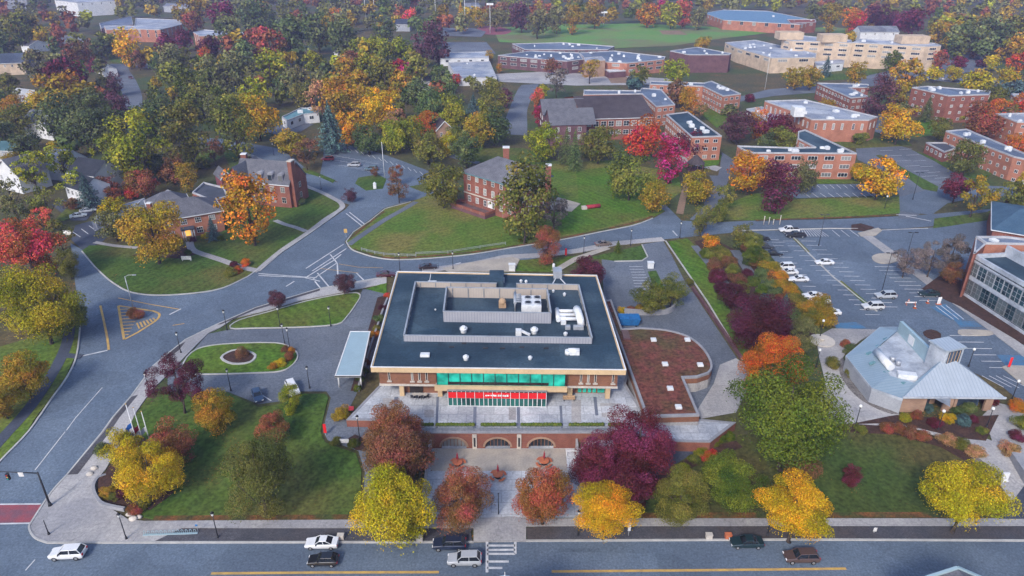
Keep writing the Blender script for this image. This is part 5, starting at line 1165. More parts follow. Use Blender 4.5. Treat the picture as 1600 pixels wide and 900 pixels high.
# tall wall and monitor roof along the far edge
TA, TB = I0+Vector((0, 0, 2.3)), RB+Vector((0, 0, 2.9)); nrm = (RB-I0).cross(Vector((0, 0, 1))).normalized()
if nrm.x < 0: nrm = -nrm
b = MB(); b.hexa([I0-Vector((0, 0, .5)), RB-Vector((0, 0, .5)), RB+nrm*.6-Vector((0, 0, .5)), I0+nrm*.6-Vector((0, 0, .5))], [TA, TB, TB+nrm*.6, TA+nrm*.6]); link('monitor_wall', b, 'canopy_metal', t)
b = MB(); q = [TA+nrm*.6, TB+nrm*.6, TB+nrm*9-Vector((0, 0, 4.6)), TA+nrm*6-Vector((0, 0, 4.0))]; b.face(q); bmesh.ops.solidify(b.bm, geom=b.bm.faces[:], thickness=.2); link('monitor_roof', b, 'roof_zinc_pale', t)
b = MB(); m_ = TA.lerp(TB, .4); b.bar(TA.lerp(TB, .32)-nrm*.06-Vector((0, 0, 1.5)), TA.lerp(TB, .47)-nrm*.06-Vector((0, 0, 1.5)), .08, 1.7); link('white_panel', b, 'white_trim', t)
# lantern tower
tw = RB+nrm*1.6; b = MB(); b.box((tw.x+.4, tw.y+.5, GZ+6.2), (4.2, 3.6, 6.4), .3); lt_ = link('lantern_tower', b, 'zinc_flat', t); b = MB(); b.box((tw.x+.4, tw.y+.5, GZ+9.5), (4.7, 4.1, .3), .3); link('tower_cap', b, 'roof_zinc_pale', lt_)
b = MB(); b.box((tw.x+.95, tw.y-1.35, GZ+7.5), (2.9, .12, 3.2), .3); gl = link('tower_window', b, 'glass_blue', t)
b = MB()
for k in range(-1, 3): b.box((tw.x+.5+k*.75, tw.y-1.5+k*.22, GZ+7.5), (.16, .14, 3.2), .3)
link('mullion', b, 'wood_pale', gl)
# big triangular front roof
ap = Vector((tw.x+.6, tw.y-.2, GZ+7.6)); L_ = P(1411, 621, GZ+3.6); Rr = P(1572, 622, GZ+3.2); Bk = P(1512, 575, GZ+3.2)
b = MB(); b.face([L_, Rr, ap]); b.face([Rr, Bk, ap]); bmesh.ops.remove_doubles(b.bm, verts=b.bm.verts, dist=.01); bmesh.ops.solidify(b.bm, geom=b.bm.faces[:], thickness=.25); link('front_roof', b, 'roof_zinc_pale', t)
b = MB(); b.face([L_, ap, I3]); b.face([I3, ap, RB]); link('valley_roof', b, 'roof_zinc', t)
lw, rw = L_+Vector((.3, .6, 0)), Rr+Vector((-1.2, .6, 0))
def wseg(u0, u1, m, nm='front_wall', dy=0.0, top_=3.1):
    b = MB(); a_, c_ = lw.lerp(rw, u0), lw.lerp(rw, u1)
    b.hexa([(a_.x, a_.y+dy, GZ-.3), (c_.x, c_.y+dy, GZ-.3), (c_.x, c_.y+dy+.4, GZ-.3), (a_.x, a_.y+dy+.4, GZ-.3)], [(a_.x, a_.y+dy, GZ+top_), (c_.x, c_.y+dy, GZ+top_), (c_.x, c_.y+dy+.4, GZ+top_), (a_.x, a_.y+dy+.4, GZ+top_)]); return link(nm, b, m, t)
wseg(0, .27, 'brick_tan'); wseg(.46, .56, 'brick_tan'); wseg(.9, .98, 'brick_tan'); wseg(.27, .46, 'brick_tan', dy=2.4); wseg(.56, .9, 'glass_blue', 'entrance_glazing', 1.6); wseg(.60, .63, 'brick_tan', 'pier', .7); wseg(.33, .40, 'dark_inside', 'dark_opening', 2.35, 1.6)
b = MB(); a_, c_ = lw.lerp(rw, .27), lw.lerp(rw, .5); m_ = lw.lerp(rw, .42); b.face([(a_.x, a_.y+.2, GZ+3.5), (m_.x, m_.y-2.6, GZ+2.9), (c_.x, c_.y-.1, GZ+3.6), (m_.x, m_.y+3, GZ+4.2)]); bmesh.ops.solidify(b.bm, geom=b.bm.faces[:], thickness=.25); link('porch_roof', b, 'zinc_flat', t)
b = MB(); b.bar(L_, Rr, .25, .35); link('eaves', b, 'zinc_flat', t)
for (x0, y0, x1, y1, r_) in ((1370, 549, 1392, 574, .75),):
    a_, c_ = P(x0, y0, GZ+5.2), P(x1, y1, GZ+5.2); b = MB(); b.tube([a_, c_], [r_, r_], 12); link('roof_duct', b, 'white_metal', t)
a_ = P(1417, 586, GZ+5); b = MB(); b.box((a_.x, a_.y, GZ+4.9), (3.2, 1.5, 1.0), -.25); link('roof_unit', b, 'white_metal', t, bevel=.08)
for px, py in ((1395, 560), (1404, 566)):
    a_ = P(px, py, GZ+5); b = MB(); b.cyl((a_.x, a_.y, GZ+4.3), .5, 1.1, 10); link('roof_vent', b, 'galvanised', t)
for k, (px, py) in enumerate(((1384, 530), (1372, 541), (1358, 552), (1363, 567), (1385, 581), (1413, 598))):
    a_ = P(px, py, GZ+4.3); b = MB(); b.box((a_.x, a_.y, GZ+4.3), (1.3, .5, .35), .5); link('snow_guard', b, 'roof_teal', t)

glass_mat('glass_office', (.016, .045, .055), .1, .25)
# ------------------------------------------------------------------ glass-fronted block at the right edge
gA, gB = unproj_h(1522, 397, 10.5), unproj_h(1650, 470, 10.5)
A, B, d, n, fp = frame_of(gA, gB, 17)
r = thing('glass_block', 'glass-fronted block with pale metal window bands at the right edge of the car park', 'building', (*((A+B)/2+n*8), GZ))
b = MB(); b.prism(fp, GZ-.4, GZ+9.6); link('wall', b, 'glass_dark', r)
top('roof', fp, GZ+9.62, 'roof_membrane', r); ring('parapet', fp, .6, GZ+9.2, GZ+10.5, 'zinc_flat', r)
ang = math.atan2(d.y, d.x); L = (B-A).length
def strip(z0, z1, m, nm, o=.12):
    b = MB(); c = (A+B)/2-n*o; b.box((c.x, c.y, GZ+(z0+z1)/2), (L, .2, z1-z0), ang); link(nm, b, m, r)
strip(4.6, 5.4, 'zinc_flat', 'white_band'); strip(0, .9, 'zinc_flat', 'white_band'); strip(8.9, 9.3, 'zinc_flat', 'white_band')
windows(r, A, B, GZ+7.1, int(L/2.6), 2.5, 3.3, 'siding_grey', 'glass_office', 2, 2, .09, .1); windows(r, A, B, GZ+2.8, int(L/2.6), 2.5, 3.4, 'grey_metal', 'glass_office', 2, 2, .08, .1)
b = MB(); c = A+n*8+d*(L*.5); b.box((c.x, c.y, GZ+11.0), (L, .5, 2.6), ang); link('clerestory', b, 'zinc_flat', r)
r2, pts, z = flat_block('brick_tower', 'orange brick tower block at the right edge, behind the glass-fronted block', 'building', [(1525, 368.5), (1572, 368.5), (1640, 377), (1640, 381), (1541, 379)], 12, 'brick_orange', 'roof_blue_grey')
roof_bits(r2, pts, z-.5, 2, 77)
b = MB(); q0 = Vector(pts[0]); 
r3, pts, z = flat_block('brick_wing', 'tall red-brown end wall left of the glass-fronted block', 'wall', [(1525, 371), (1541, 381), (1524, 396), (1521, 396)], 11.5, 'brick_red', 'roof_blue_grey', par=.1)
pitched('teal_roofed_hall', 'brick hall with a big sloping blue roof at the right edge beyond the brick tower', 'building', unproj_h(1553, 356, 7), unproj_h(1650, 372, 7), 26, 6.5, 3, 'brick_red', 'roof_blue', hip=True)

# ------------------------------------------------------------------ roofs of buildings across the street, rising into the lower edge
cupz = 14.5; c = P(789, 893, cupz)
t = thing('cupola_building', 'building across the street whose white cupola and green roof peak rise into the lower edge', 'building', (c.x, c.y-6, 0))
b = MB(); b.prism([(c.x-9, c.y-16), (c.x+9, c.y-16), (c.x+9, c.y-1.5), (c.x-9, c.y-1.5)], 0, 9.4); link('wall', b, 'brick_red', t)
b = MB(); y0, y1 = c.y-16.4, c.y-1.0
b.face([(c.x-9.5, y0, 9.3), (c.x, y0, 13.2), (c.x, y1, 13.2), (c.x-9.5, y1, 9.3)]); b.face([(c.x+9.5, y0, 9.3), (c.x+9.5, y1, 9.3), (c.x, y1, 13.2), (c.x, y0, 13.2)]); bmesh.ops.solidify(b.bm, geom=b.bm.faces[:], thickness=.25); link('roof', b, 'roof_teal', t)
b = MB(); b.bar((c.x-9.6, y1, 9.3), (c.x, y1, 13.25), .3, .4); b.bar((c.x, y1, 13.25), (c.x+9.6, y1, 9.3), .3, .4); link('bargeboard', b, 'white_trim', t)
b = MB(); b.cyl((c.x, c.y-1.4, 12.6), 1.25, 1.3, 8); b.tube([(c.x, c.y-1.4, 13.9), (c.x, c.y-1.4, 14.4), (c.x, c.y-1.4, 14.9), (c.x, c.y-1.4, 15.15)], [1.35, 1.05, .5, .12], 12); cu = link('cupola', b, 'white_trim', t); b = MB(); b.ball((c.x, c.y-1.4, 15.3), .16, sub=1); b.bar((c.x, c.y-1.4, 15.2), (c.x, c.y-1.4, 16.0), .07); link('finial', b, 'white_trim', cu)
c = P(1497, 889, 11)
t = thing('gabled_building', 'building across the street whose teal-edged gable peak rises into the lower right edge', 'building', (c.x, c.y-6, 0))
b = MB(); b.prism([(c.x-6, c.y-12), (c.x+6, c.y-12), (c.x+6, c.y-.4), (c.x-6, c.y-.4)], 0, 7.9); link('wall', b, 'brick_red', t)
b = MB(); y0, y1 = c.y-12, c.y
b.face([(c.x-6.5, y0, 7.7), (c.x, y0, 11), (c.x, y1, 11), (c.x-6.5, y1, 7.7)]); b.face([(c.x+6.5, y0, 7.7), (c.x+6.5, y1, 7.7), (c.x, y1, 11), (c.x, y0, 11)]); bmesh.ops.solidify(b.bm, geom=b.bm.faces[:], thickness=.25); link('roof', b, 'roof_slate', t)
b = MB(); b.bar((c.x-6.6, y1+.1, 7.7), (c.x, y1+.1, 11.05), .35, .4); b.bar((c.x, y1+.1, 11.05), (c.x+6.6, y1+.1, 7.7), .35, .4); link('bargeboard', b, 'canopy_metal', t)
# gazebo
p = P(1086, 266); t = thing('gazebo', 'small gazebo with a pointed pinkish-brown roof beside the magenta tree', 'gazebo', p)
b = MB(); q = [(p.x+3.4*math.cos(k*math.pi/4), p.y+3.4*math.sin(k*math.pi/4)) for k in range(8)]
for k in range(8): b.face([(*q[k], GZ+2.8), (*q[(k+1) % 8], GZ+2.8), (p.x, p.y, GZ+6)])
bmesh.ops.solidify(b.bm, geom=b.bm.faces[:], thickness=.2); link('roof', b, 'roof_brown', t)
for k in range(8):
    b = MB(); b.cyl((p.x+3*math.cos(k*math.pi/4), p.y+3*math.sin(k*math.pi/4), GZ), .14, 2.8, 8); link('post', b, 'brick_purple', t)
b = MB(); b.cyl((p.x, p.y, GZ), 3.1, .35, 8); link('floor', b, 'brick_purple', t)
# ------------------------------------------------------------------ trees: shared crowns of leaf clumps, each tree its own colour, size and turn
leaf_mat('foliage'); mat('bark', (.085, .065, .05), .95, (.055, .045, .038), 1.5, .3, 6)
mat('bark_pale', (.21, .19, .17), .95, (.13, .115, .105), 1.2, .3, 6)
HUES = dict(darkgreen=(.100, .135, .042), green=(.088, .125, .012), olive=(.155, .160, .024), deepolive=(.115, .130, .026), greyolive=(.165, .165, .055), yellowgreen=(.26, .27, .014), mustard=(.32, .215, .016), yellow=(.46, .34, .010), lemon=(.36, .31, .010), rustorange=(.33, .10, .035),
            gold=(.54, .31, .010), amber=(.50, .215, .012), orange=(.52, .14, .014), scarlet=(.50, .075, .022), coral=(.54, .13, .05), rust=(.27, .095, .04), brown=(.19, .095, .04), crimson=(.135, .022, .034),
            magenta=(.36, .024, .065), maroon=(.085, .019, .030), purplebrown=(.115, .045, .055), spruce=(.07, .125, .125), grey=(.18, .15, .13), tan=(.36, .21, .09))
WORD = dict(darkgreen='dark green', green='green', olive='olive green', deepolive='olive green', greyolive='grey-green', yellowgreen='yellow-green', mustard='mustard yellow', yellow='yellow', lemon='yellow', rustorange='rust orange', gold='golden', amber='amber orange', orange='orange', scarlet='scarlet',
            coral='coral red', rust='rust red', brown='brown', crimson='crimson', magenta='magenta red', maroon='dark maroon', purplebrown='purple-brown', spruce='blue-green', grey='grey-brown', tan='tan')

def leaf_cloud(pts, nrm, size, rng):
    """one small folded leaf spray per point"""
    n = len(pts); nrm = nrm + rng.normal(0, .55, (n, 3)); nrm /= np.linalg.norm(nrm, axis=1)[:, None]
    t = np.cross(nrm, rng.normal(0, 1, (n, 3))); t /= np.linalg.norm(t, axis=1)[:, None]; b = np.cross(nrm, t)
    s = size*rng.uniform(.6, 1.35, (n, 1)); asp = rng.uniform(.55, 1.0, (n, 1))
    v = np.stack([pts - t*s*.5 - b*s*asp*.2, pts - b*s*asp*.55 + nrm*s*.12, pts + t*s*.5 + b*s*.1, pts + b*s*asp*.5 - nrm*s*.08], 1)
    return v.reshape(-1, 3)
def mesh_quads(name, v, m):
    me = bpy.data.meshes.new(name); n = len(v)//4
    me.vertices.add(len(v)); me.vertices.foreach_set('co', v.astype(np.float32).ravel())
    me.loops.add(4*n); me.loops.foreach_set('vertex_index', np.arange(4*n, dtype=np.int32))
    me.polygons.add(n); me.polygons.foreach_set('loop_start', np.arange(0, 4*n, 4, dtype=np.int32)); me.polygons.foreach_set('loop_total', np.full(n, 4, dtype=np.int32))
    me.update(); me.validate(); me.materials.append(MATS[m])
    return me
def crown_pts(kind, n, rng):
    """points and outward directions of the foliage of a crown one unit wide, its middle at the origin, and the clump each belongs to"""
    if kind in ('cone', 'spire'):
        hgt = 1.7 if kind == 'cone' else 2.6
        layers = 15; P_, N_, K_ = [], [], []
        for k in range(layers):
            f = k/(layers-1); z = -hgt/2+hgt*f*.98; r = .5*(1-f)**.85+.015
            m = max(8, int(n*(r+.05)/ (layers*.30)))
            a = rng.uniform(0, 6.283, m); arms = rng.integers(5, 9); wob = .72+.28*np.cos(a*arms+k*1.7)
            rr = r*wob*np.sqrt(rng.uniform(.12, 1, m)); P_.append(np.stack([rr*np.cos(a), rr*np.sin(a), z+.09*hgt*(1-rr/r)*.6+rng.normal(0, .02, m)], 1))
            N_.append(np.stack([np.cos(a)*.6, np.sin(a)*.6, np.full(m, .8)], 1)); K_.append(np.clip(.5+.4*np.cos(a*arms+k*1.7)+rng.normal(0, .1, m), 0, 1))
        return np.concatenate(P_), np.concatenate(N_), np.concatenate(K_)
    nb, el, r0, dr = dict(round=(34, (.37, .37, .41), .125, .05), broad=(36, (.40, .40, .28), .12, .05), tall=(36, (.34, .34, .57), .125, .05), vase=(34, (.40, .40, .29), .115, .045), loose=(26, (.42, .42, .42), .10, .045), shrub=(16, (.34, .34, .24), .16, .05))[kind]
    lob = rng.normal(0, 1, (3, 3)); lob /= np.linalg.norm(lob, axis=1)[:, None]; la = rng.uniform(.06, .2, 3)     # a few bulges and hollows
    cs, rs = [], []; tries = 0
    while len(cs) < nb and tries < 5000:
        tries += 1; p = rng.normal(0, 1, 3); p /= np.linalg.norm(p)
        k = 1+sum(a*(2*max(0, p@l)**2-.45) for a, l in zip(la, lob)); p = p*rng.uniform(.12, 1)**.42*k*el
        if kind == 'vase' and p[2] < -.05: p[:2] *= .70
        if kind in ('round', 'broad', 'tall') and p[2] < -.2: p[:2] *= .82
        if cs and min(np.linalg.norm(p-c) for c in cs) < r0*(.75 if tries < 3500 else .3): continue
        cs.append(p); rs.append(max(.045, r0+rng.uniform(-dr, dr)))
    cs, rs = np.array(cs), np.array(rs); kv = rng.uniform(0, 1, len(cs))
    w = rs**1.8; w /= w.sum(); idx = rng.choice(len(cs), n, p=w)
    d = rng.normal(0, 1, (n, 3)); d /= np.linalg.norm(d, axis=1)[:, None]
    fr = rng.uniform(0, 1, n); rad = rs[idx]*np.where(fr < .88, 1-.5*rng.uniform(0, 1, n)**1.8, rng.uniform(1.0, 1.25, n))
    p = cs[idx]+d*rad[:, None]*np.array([1, 1, .74])+np.array([0, 0, -.04])*(rad/rs[idx] > 1.1)[:, None]
    out = p/np.array(el); out /= np.maximum(np.linalg.norm(out, axis=1)[:, None], .01)
    keep = ((np.sum(d*out, 1) > -.6) & (d[:, 2] > -.75)) | (rng.uniform(0, 1, n) < .3)
    p, d, out, idx = p[keep], d[keep], out[keep], idx[keep]
    return p, d*.6+out*.4+np.array([0, 0, .35]), np.clip(kv[idx]+rng.normal(0, .12, len(p)), 0, 1)
LOD = {-1: (44000, .0175), 0: (15500, .0285), 1: (4600, .049), 2: (1700, .078)}
CROWN, TRUNK = {}, {}
def crown_mesh(kind, lod, var):
    k = (kind, lod, var)
    if k not in CROWN:
        rng = np.random.default_rng(abs(hash((len(kind), ord(kind[0]), ord(kind[1]), lod, var))) % 99991)
        n, s = LOD[lod]
        if kind == 'shrub': n, s = int(n*.55), s*1.35
        if kind == 'loose': n = int(n*.55)
        p, d, kk = crown_pts(kind, n, rng)
        p -= (np.percentile(p, 2, 0)+np.percentile(p, 98, 0))/2; ext = (np.percentile(p, 98, 0)-np.percentile(p, 2, 0))/2
        p = p*np.array([.44/ext[0], .44/ext[1], .44*ASP[kind]/ext[2]])
        me = mesh_quads('crown', leaf_cloud(p, d, s, rng), 'foliage'); at = me.attributes.new('clump', 'FLOAT', 'POINT'); at.data.foreach_set('value', np.repeat(kk, 4).astype(np.float32)); CROWN[k] = me
    return CROWN[k]
def trunk_mesh(kind, clear, asp, var):
    """trunk and main limbs for a crown one unit wide; ground at z = 0"""
    k = (kind in ('cone', 'spire', 'shrub') and kind, round(clear, 2), round(asp, 2), var)
    if k not in TRUNK:
        rr = random.Random(var*7+int(clear*100)); mb = MB(); top_ = clear+asp
        if kind in ('cone', 'spire'): mb.tube([(0, 0, 0), (0, 0, top_*.92)], [.035, .006], 6)
        elif kind == 'shrub':
            for q in range(4):
                a = q*1.6; mb.tube([(.03*math.cos(a), .03*math.sin(a), 0), (.2*math.cos(a), .2*math.sin(a), top_*.6)], [.018, .008], 5)
        else:
            f = clear+asp*.25; mb.tube([(0, 0, 0), (.004, .004, .03), (.012, -.01, f*.5), (0, .015, f), (.02, .02, clear+asp*.8)], [.042, .031, .026, .022, .006], 7)
            for q in range(7):
                a = q*.9+rr.uniform(-.3, .3); z0 = clear*.8+asp*.30*q/7; e = rr.uniform(.28, .42)
                mb.tube([(0, 0, z0), (e*.45*math.cos(a), e*.45*math.sin(a), z0+asp*.16), (e*math.cos(a), e*math.sin(a), z0+asp*rr.uniform(.28, .5))], [.016, .011, .004], 5)
        bmesh.ops.recalc_face_normals(mb.bm, faces=mb.bm.faces); me = bpy.data.meshes.new('trunk'); mb.bm.to_mesh(me); mb.bm.free(); me.materials.append(MATS['bark']); TRUNK[k] = me
    return TRUNK[k]
ASP = dict(round=1.0, broad=.78, tall=1.42, vase=.80, loose=1.0, shrub=.72, cone=1.7, spire=2.6)
CLEAR = dict(round=.16, broad=.2, tall=.12, vase=.34, loose=.3, shrub=.02, cone=.06, spire=.04)
NT = [0]
def place_tree(cx, cy, w, hue, kind='round', label=None, group=None, name=None, cat=None, base_z=None):
    """crown seen centred at (cx, cy), w survey pixels wide"""
    asp, cl = ASP[kind], CLEAR[kind]; D = w*250/F
    for _ in range(8):
        hc = D*(cl+asp*.5); p = unproj_h(cx, cy, hc) if base_z is None else P(cx, cy, base_z+hc)
        D = w*depth(p)/F/1.03
    if depth(p) > 330: D *= .9
    z0 = (g(p.y)-.03) if base_z is None else base_z
    dist = depth(p); lod = -1 if dist < 150 and w > 80 else 0 if dist < 190 else 1 if dist < 330 else 2
    NT[0] += 1; var = NT[0] % 3; rr = random.Random(NT[0]*13)
    sh = kind == 'shrub'
    t = thing(name or ('shrub' if sh else 'conifer' if kind in ('cone', 'spire') else 'tree'), label, cat or ('shrub' if sh else 'tree'), (p.x, p.y, z0), group, rr.uniform(0, 6.28))
    c = bpy.data.objects.new('crown' if not sh else 'foliage', crown_mesh(kind, lod, var)); COL.objects.link(c); c.parent = t
    sx, sy, sz = (rr.uniform(.93, 1.08) for _ in range(3)); c.location = (0, 0, D*(cl+asp*.5)); c.scale = (D*sx, D*sy, D*sz)
    v = rr.uniform(.85, 1.15); hv = HUES[hue]; v *= .9; c.color = (min(1, hv[0]*v*rr.uniform(.93, 1.07)), min(1, hv[1]*v*rr.uniform(.93, 1.07)), hv[2]*v, 1)
    if not (sh and dist > 150):
        k = bpy.data.objects.new('trunk' if not sh else 'stem', trunk_mesh(kind, cl, asp, var)); COL.objects.link(k); k.parent = t; k.scale = (D, D, D)
    return t
def T(label, cx, cy, w, hue, kind='round', group=None, **kw): return place_tree(cx, cy, w, hue, kind, label, group, **kw)
ORD = ['leftmost', 'second from left', 'third from left', 'fourth from left', 'fifth from left', 'sixth from left', 'seventh from left', 'eighth from left', 'ninth from left', 'tenth from left']
NUM = {2: 'two', 3: 'three', 4: 'four', 5: 'five', 6: 'six', 7: 'seven', 8: 'eight', 9: 'nine', 10: 'ten'}
FORM = dict(round='round', broad='spreading', tall='tall', vase='vase-shaped', loose='open', cone='conical', spire='narrow', shrub='bushy')
def belt(where, rows, group, noun=None):
    """a group of trees; each is named by its colour, form and its order in the group"""
    key = {}
    for r in rows:
        k = (r[3], r[4] if len(r) > 4 else 'round'); key.setdefault(r[3], []).append(r)
    for hue, lst in key.items():
        lst.sort(key=lambda r: r[0])
        forms = [r[4] if len(r) > 4 else 'round' for r in lst]
        for i, r in enumerate(lst):
            kind = forms[i]; same = [j for j, f in enumerate(forms) if f == kind]; nn = noun or ('shrub' if kind == 'shrub' else 'conifer' if kind in ('cone', 'spire') else 'tree')
            f = FORM[kind]
            if len(same) == 1 and len(lst) > 1: lb = f'only {f} {WORD[hue]} {nn} {where}'
            elif len(same) == 1: lb = f'only {WORD[hue]} {nn} {where}'
            else: lb = f'{ORD[same.index(i)]} of {NUM.get(len(same), "many")} {f} {WORD[hue]} {nn}s {where}'
            T(lb, r[0], r[1], r[2], hue, kind, group)

# --- near trees, each described by itself
T('large bright yellow tree filling the left edge beside the road', 60, 474, 116, 'lemon', 'round')
T('coral red tree at the left edge above the large yellow one', 40, 386, 92, 'coral', 'round')
T('narrow olive tree behind the large yellow tree at the mouth of the side road', 104, 410, 36, 'olive', 'tall')
T('small olive tree squeezed right of the large yellow tree', 118, 490, 40, 'olive')
T('mustard olive tree by the dark footpath at the left edge, upper of two', 36, 584, 70, 'mustard', 'round')
T('mustard tree at the left edge by the dark footpath, lower of two', 2, 628, 52, 'mustard', 'round')
T('broad mustard tree hiding the left end of the brick house with the porch', 236, 358, 94, 'mustard')
T('greyish olive tree left of the mustard tree at the brick house', 176, 350, 46, 'greyolive')
T('tall glowing amber maple on the lawn before the gabled brick hall', 388, 322, 84, 'amber', 'tall')
T('small blue-grey spruce at the right corner of the brick house', 331, 357, 22, 'spruce', 'cone')
T('small round purple-brown tree in the strip by the avenue, left of the pair', 433, 467, 31, 'purplebrown', 'round', 'purple-brown trees by the avenue')
T('small round purple-brown tree in the strip by the avenue, right of the pair', 537, 442, 33, 'purplebrown', 'round', 'purple-brown trees by the avenue')
T('dark maroon tree with open branches by the sidewalk above the lower left lawn', 276, 592, 86, 'maroon', 'loose')
T('round mustard tree on the lower left lawn beside the dark maroon tree', 333, 641, 66, 'mustard')
T('small rust-orange tree in the middle of the lower left lawn', 424, 669, 54, 'rust')
T('young yellow-green tree beside the lower driveway', 452, 622, 34, 'yellowgreen', 'tall')
T('big olive green tree at the front of the lower left lawn', 403, 744, 108, 'deepolive', 'tall')
T('yellow tree left of the flagpoles at the street corner', 190, 697, 56, 'yellow')
T('dusty red tree right of the flagpoles at the street corner', 268, 697, 66, 'rust')
T('golden yellow tree in front of the flagpoles at the street corner', 233, 736, 92, 'yellow')
T('rust red tree against the left end of the arcade wall, upper of two', 616, 668, 92, 'rust', 'round')
T('brownish rust tree against the left end of the arcade wall, lower of two', 622, 708, 108, 'brown', 'round')
T('large yellow street tree left of the court entrance', 612, 784, 132, 'lemon', 'broad')
T('rust brown tree at the left of the court entrance', 721, 773, 96, 'rust')
T('rust orange tree at the right of the court entrance', 849, 772, 100, 'rustorange')
T('deep crimson tree beside the court steps, uppermost of three', 1000, 692, 106, 'crimson')
T('deep crimson tree beside the court steps, leftmost of three', 936, 726, 96, 'crimson')
T('deep crimson tree behind the golden street tree, lowest of three', 988, 758, 80, 'crimson')
T('golden street tree right of the court entrance, before the crimson trees', 946, 795, 94, 'gold', 'vase')
T('yellowish green tree by the street right of the crimson trees', 1064, 772, 86, 'olive')
T('green tree by the street, right of the yellowish green one', 1146, 755, 92, 'green')
T('huge bright green tree beside the curved wing and the pavilion path', 1236, 648, 172, 'green', 'round')
T('orange tree behind the huge green tree', 1207, 568, 104, 'orange')
T('golden street tree below the huge green tree', 1246, 789, 110, 'gold', 'vase')
T('broad yellow street tree at the lower right by the street', 1510, 772, 116, 'yellow', 'vase')
T('small red tree alone on the lower right lawn', 1331, 743, 30, 'crimson', 'tall')
T('low brownish tree on the lower right lawn under the huge green tree', 1255, 730, 54, 'brown', 'broad')
T('large dark maroon tree along the path left of the car park', 1187, 500, 88, 'maroon')
T('smaller maroon tree above the large maroon one by the car park path', 1146, 462, 44, 'maroon')
T('grey-purple columnar tree between the maroon tree and the car park', 1254, 522, 44, 'greyolive', 'tall')
T('blue-green conifer left of the columnar tree by the car park', 1226, 478, 26, 'spruce', 'cone')
T('grand olive and yellow tree before the square brick hall', 820, 312, 92, 'olive', 'tall')
T('bare-looking greyish tree right of the grand olive tree', 866, 330, 46, 'grey', 'loose')
T('rust-topped small tree at the road edge behind the flat-roofed hall', 856, 382, 42, 'rust', 'tall')
T('olive tree left of the square brick hall', 692, 287, 64, 'olive', 'round')
T('big round dark olive tree on the slope right of the square brick hall', 985, 271, 70, 'olive')
T('small orange-yellow tree next to the big round olive tree', 1022, 305, 44, 'mustard')
T('magenta red tree before the brick hall with blue-grey roof', 1050, 247, 52, 'magenta', 'tall')
T('bright orange-red round tree before the broad brown roof', 1003, 213, 62, 'scarlet')
T('olive tree left of the bright orange-red tree', 936, 222, 54, 'olive')
T('pale olive tree by the corner of the upper road', 850, 220, 52, 'yellowgreen', 'round')
T('olive-gold tree beside the sandy path below the gazebo', 1092, 288, 50, 'mustard')
T('young olive tree at the road junction right of the sandy path', 1097, 343, 34, 'olive', 'tall')
T('small olive tree right of the campus path', 1136, 305, 34, 'olive', 'loose')
T('bushy olive tree lower on the campus path', 1124, 330, 32, 'olive')
T('amber orange tree at the left corner of the angled brick hall', 1172, 267, 60, 'amber')
T('dark maroon round tree before the angled brick hall', 1218, 291, 56, 'maroon', 'tall')
T('grey-green tree right of the dark maroon tree before the angled hall', 1256, 272, 48, 'greyolive')
T('golden spreading tree right of the angled brick hall', 1376, 275, 70, 'gold', 'broad')
T('small golden tree at the right corner of the angled brick hall', 1342, 268, 26, 'gold')
T('round golden tree on a lawn below the tall brown-brick hall', 1407, 190, 58, 'gold')
T('round dark tree before the long low brick hall at the right', 1513, 243, 54, 'deepolive')
T('red-purple tree on the verge at the right car park', 1497, 290, 48, 'crimson', 'broad')
T('golden tree on the verge right of the red-purple tree', 1527, 302, 52, 'mustard', 'loose')
T('olive tree at the right edge verge', 1578, 302, 54, 'olive', 'loose')
T('yellow tree at the far right edge above the verge', 1606, 288, 40, 'yellow', 'loose')
T('small dark red tree in the strip by the avenue crossing', 546, 304, 20, 'purplebrown')
T('small brown street tree with orange leaves at the lot exit', 622, 292, 34, 'brown', 'loose')
T('small round tree on the lot island, left', 585, 268, 14, 'brown')
T('small brown tree on the lot island, right', 618, 270, 26, 'rust', 'loose')
T('large dark maroon tree behind the right rear corner of the flat-roofed hall', 920, 428, 58, 'maroon', 'round')
T('olive thicket tree at the end of the small car park, left', 1016, 462, 52, 'olive')
T('olive thicket tree at the end of the small car park, right', 1050, 455, 46, 'olive')
T('tiny conical green tree on the lawn behind the small car park', 966, 385, 13, 'green', 'cone')
T('bare brown tree at the glass-fronted block, left', 1418, 405, 42, 'grey', 'loose')
T('bare brown tree at the glass-fronted block, middle', 1458, 400, 48, 'grey', 'loose')
T('bare brown tree at the glass-fronted block, right', 1490, 390, 46, 'grey', 'loose')
T('olive tree in the bed before the glass-fronted block', 1490, 425, 36, 'brown')
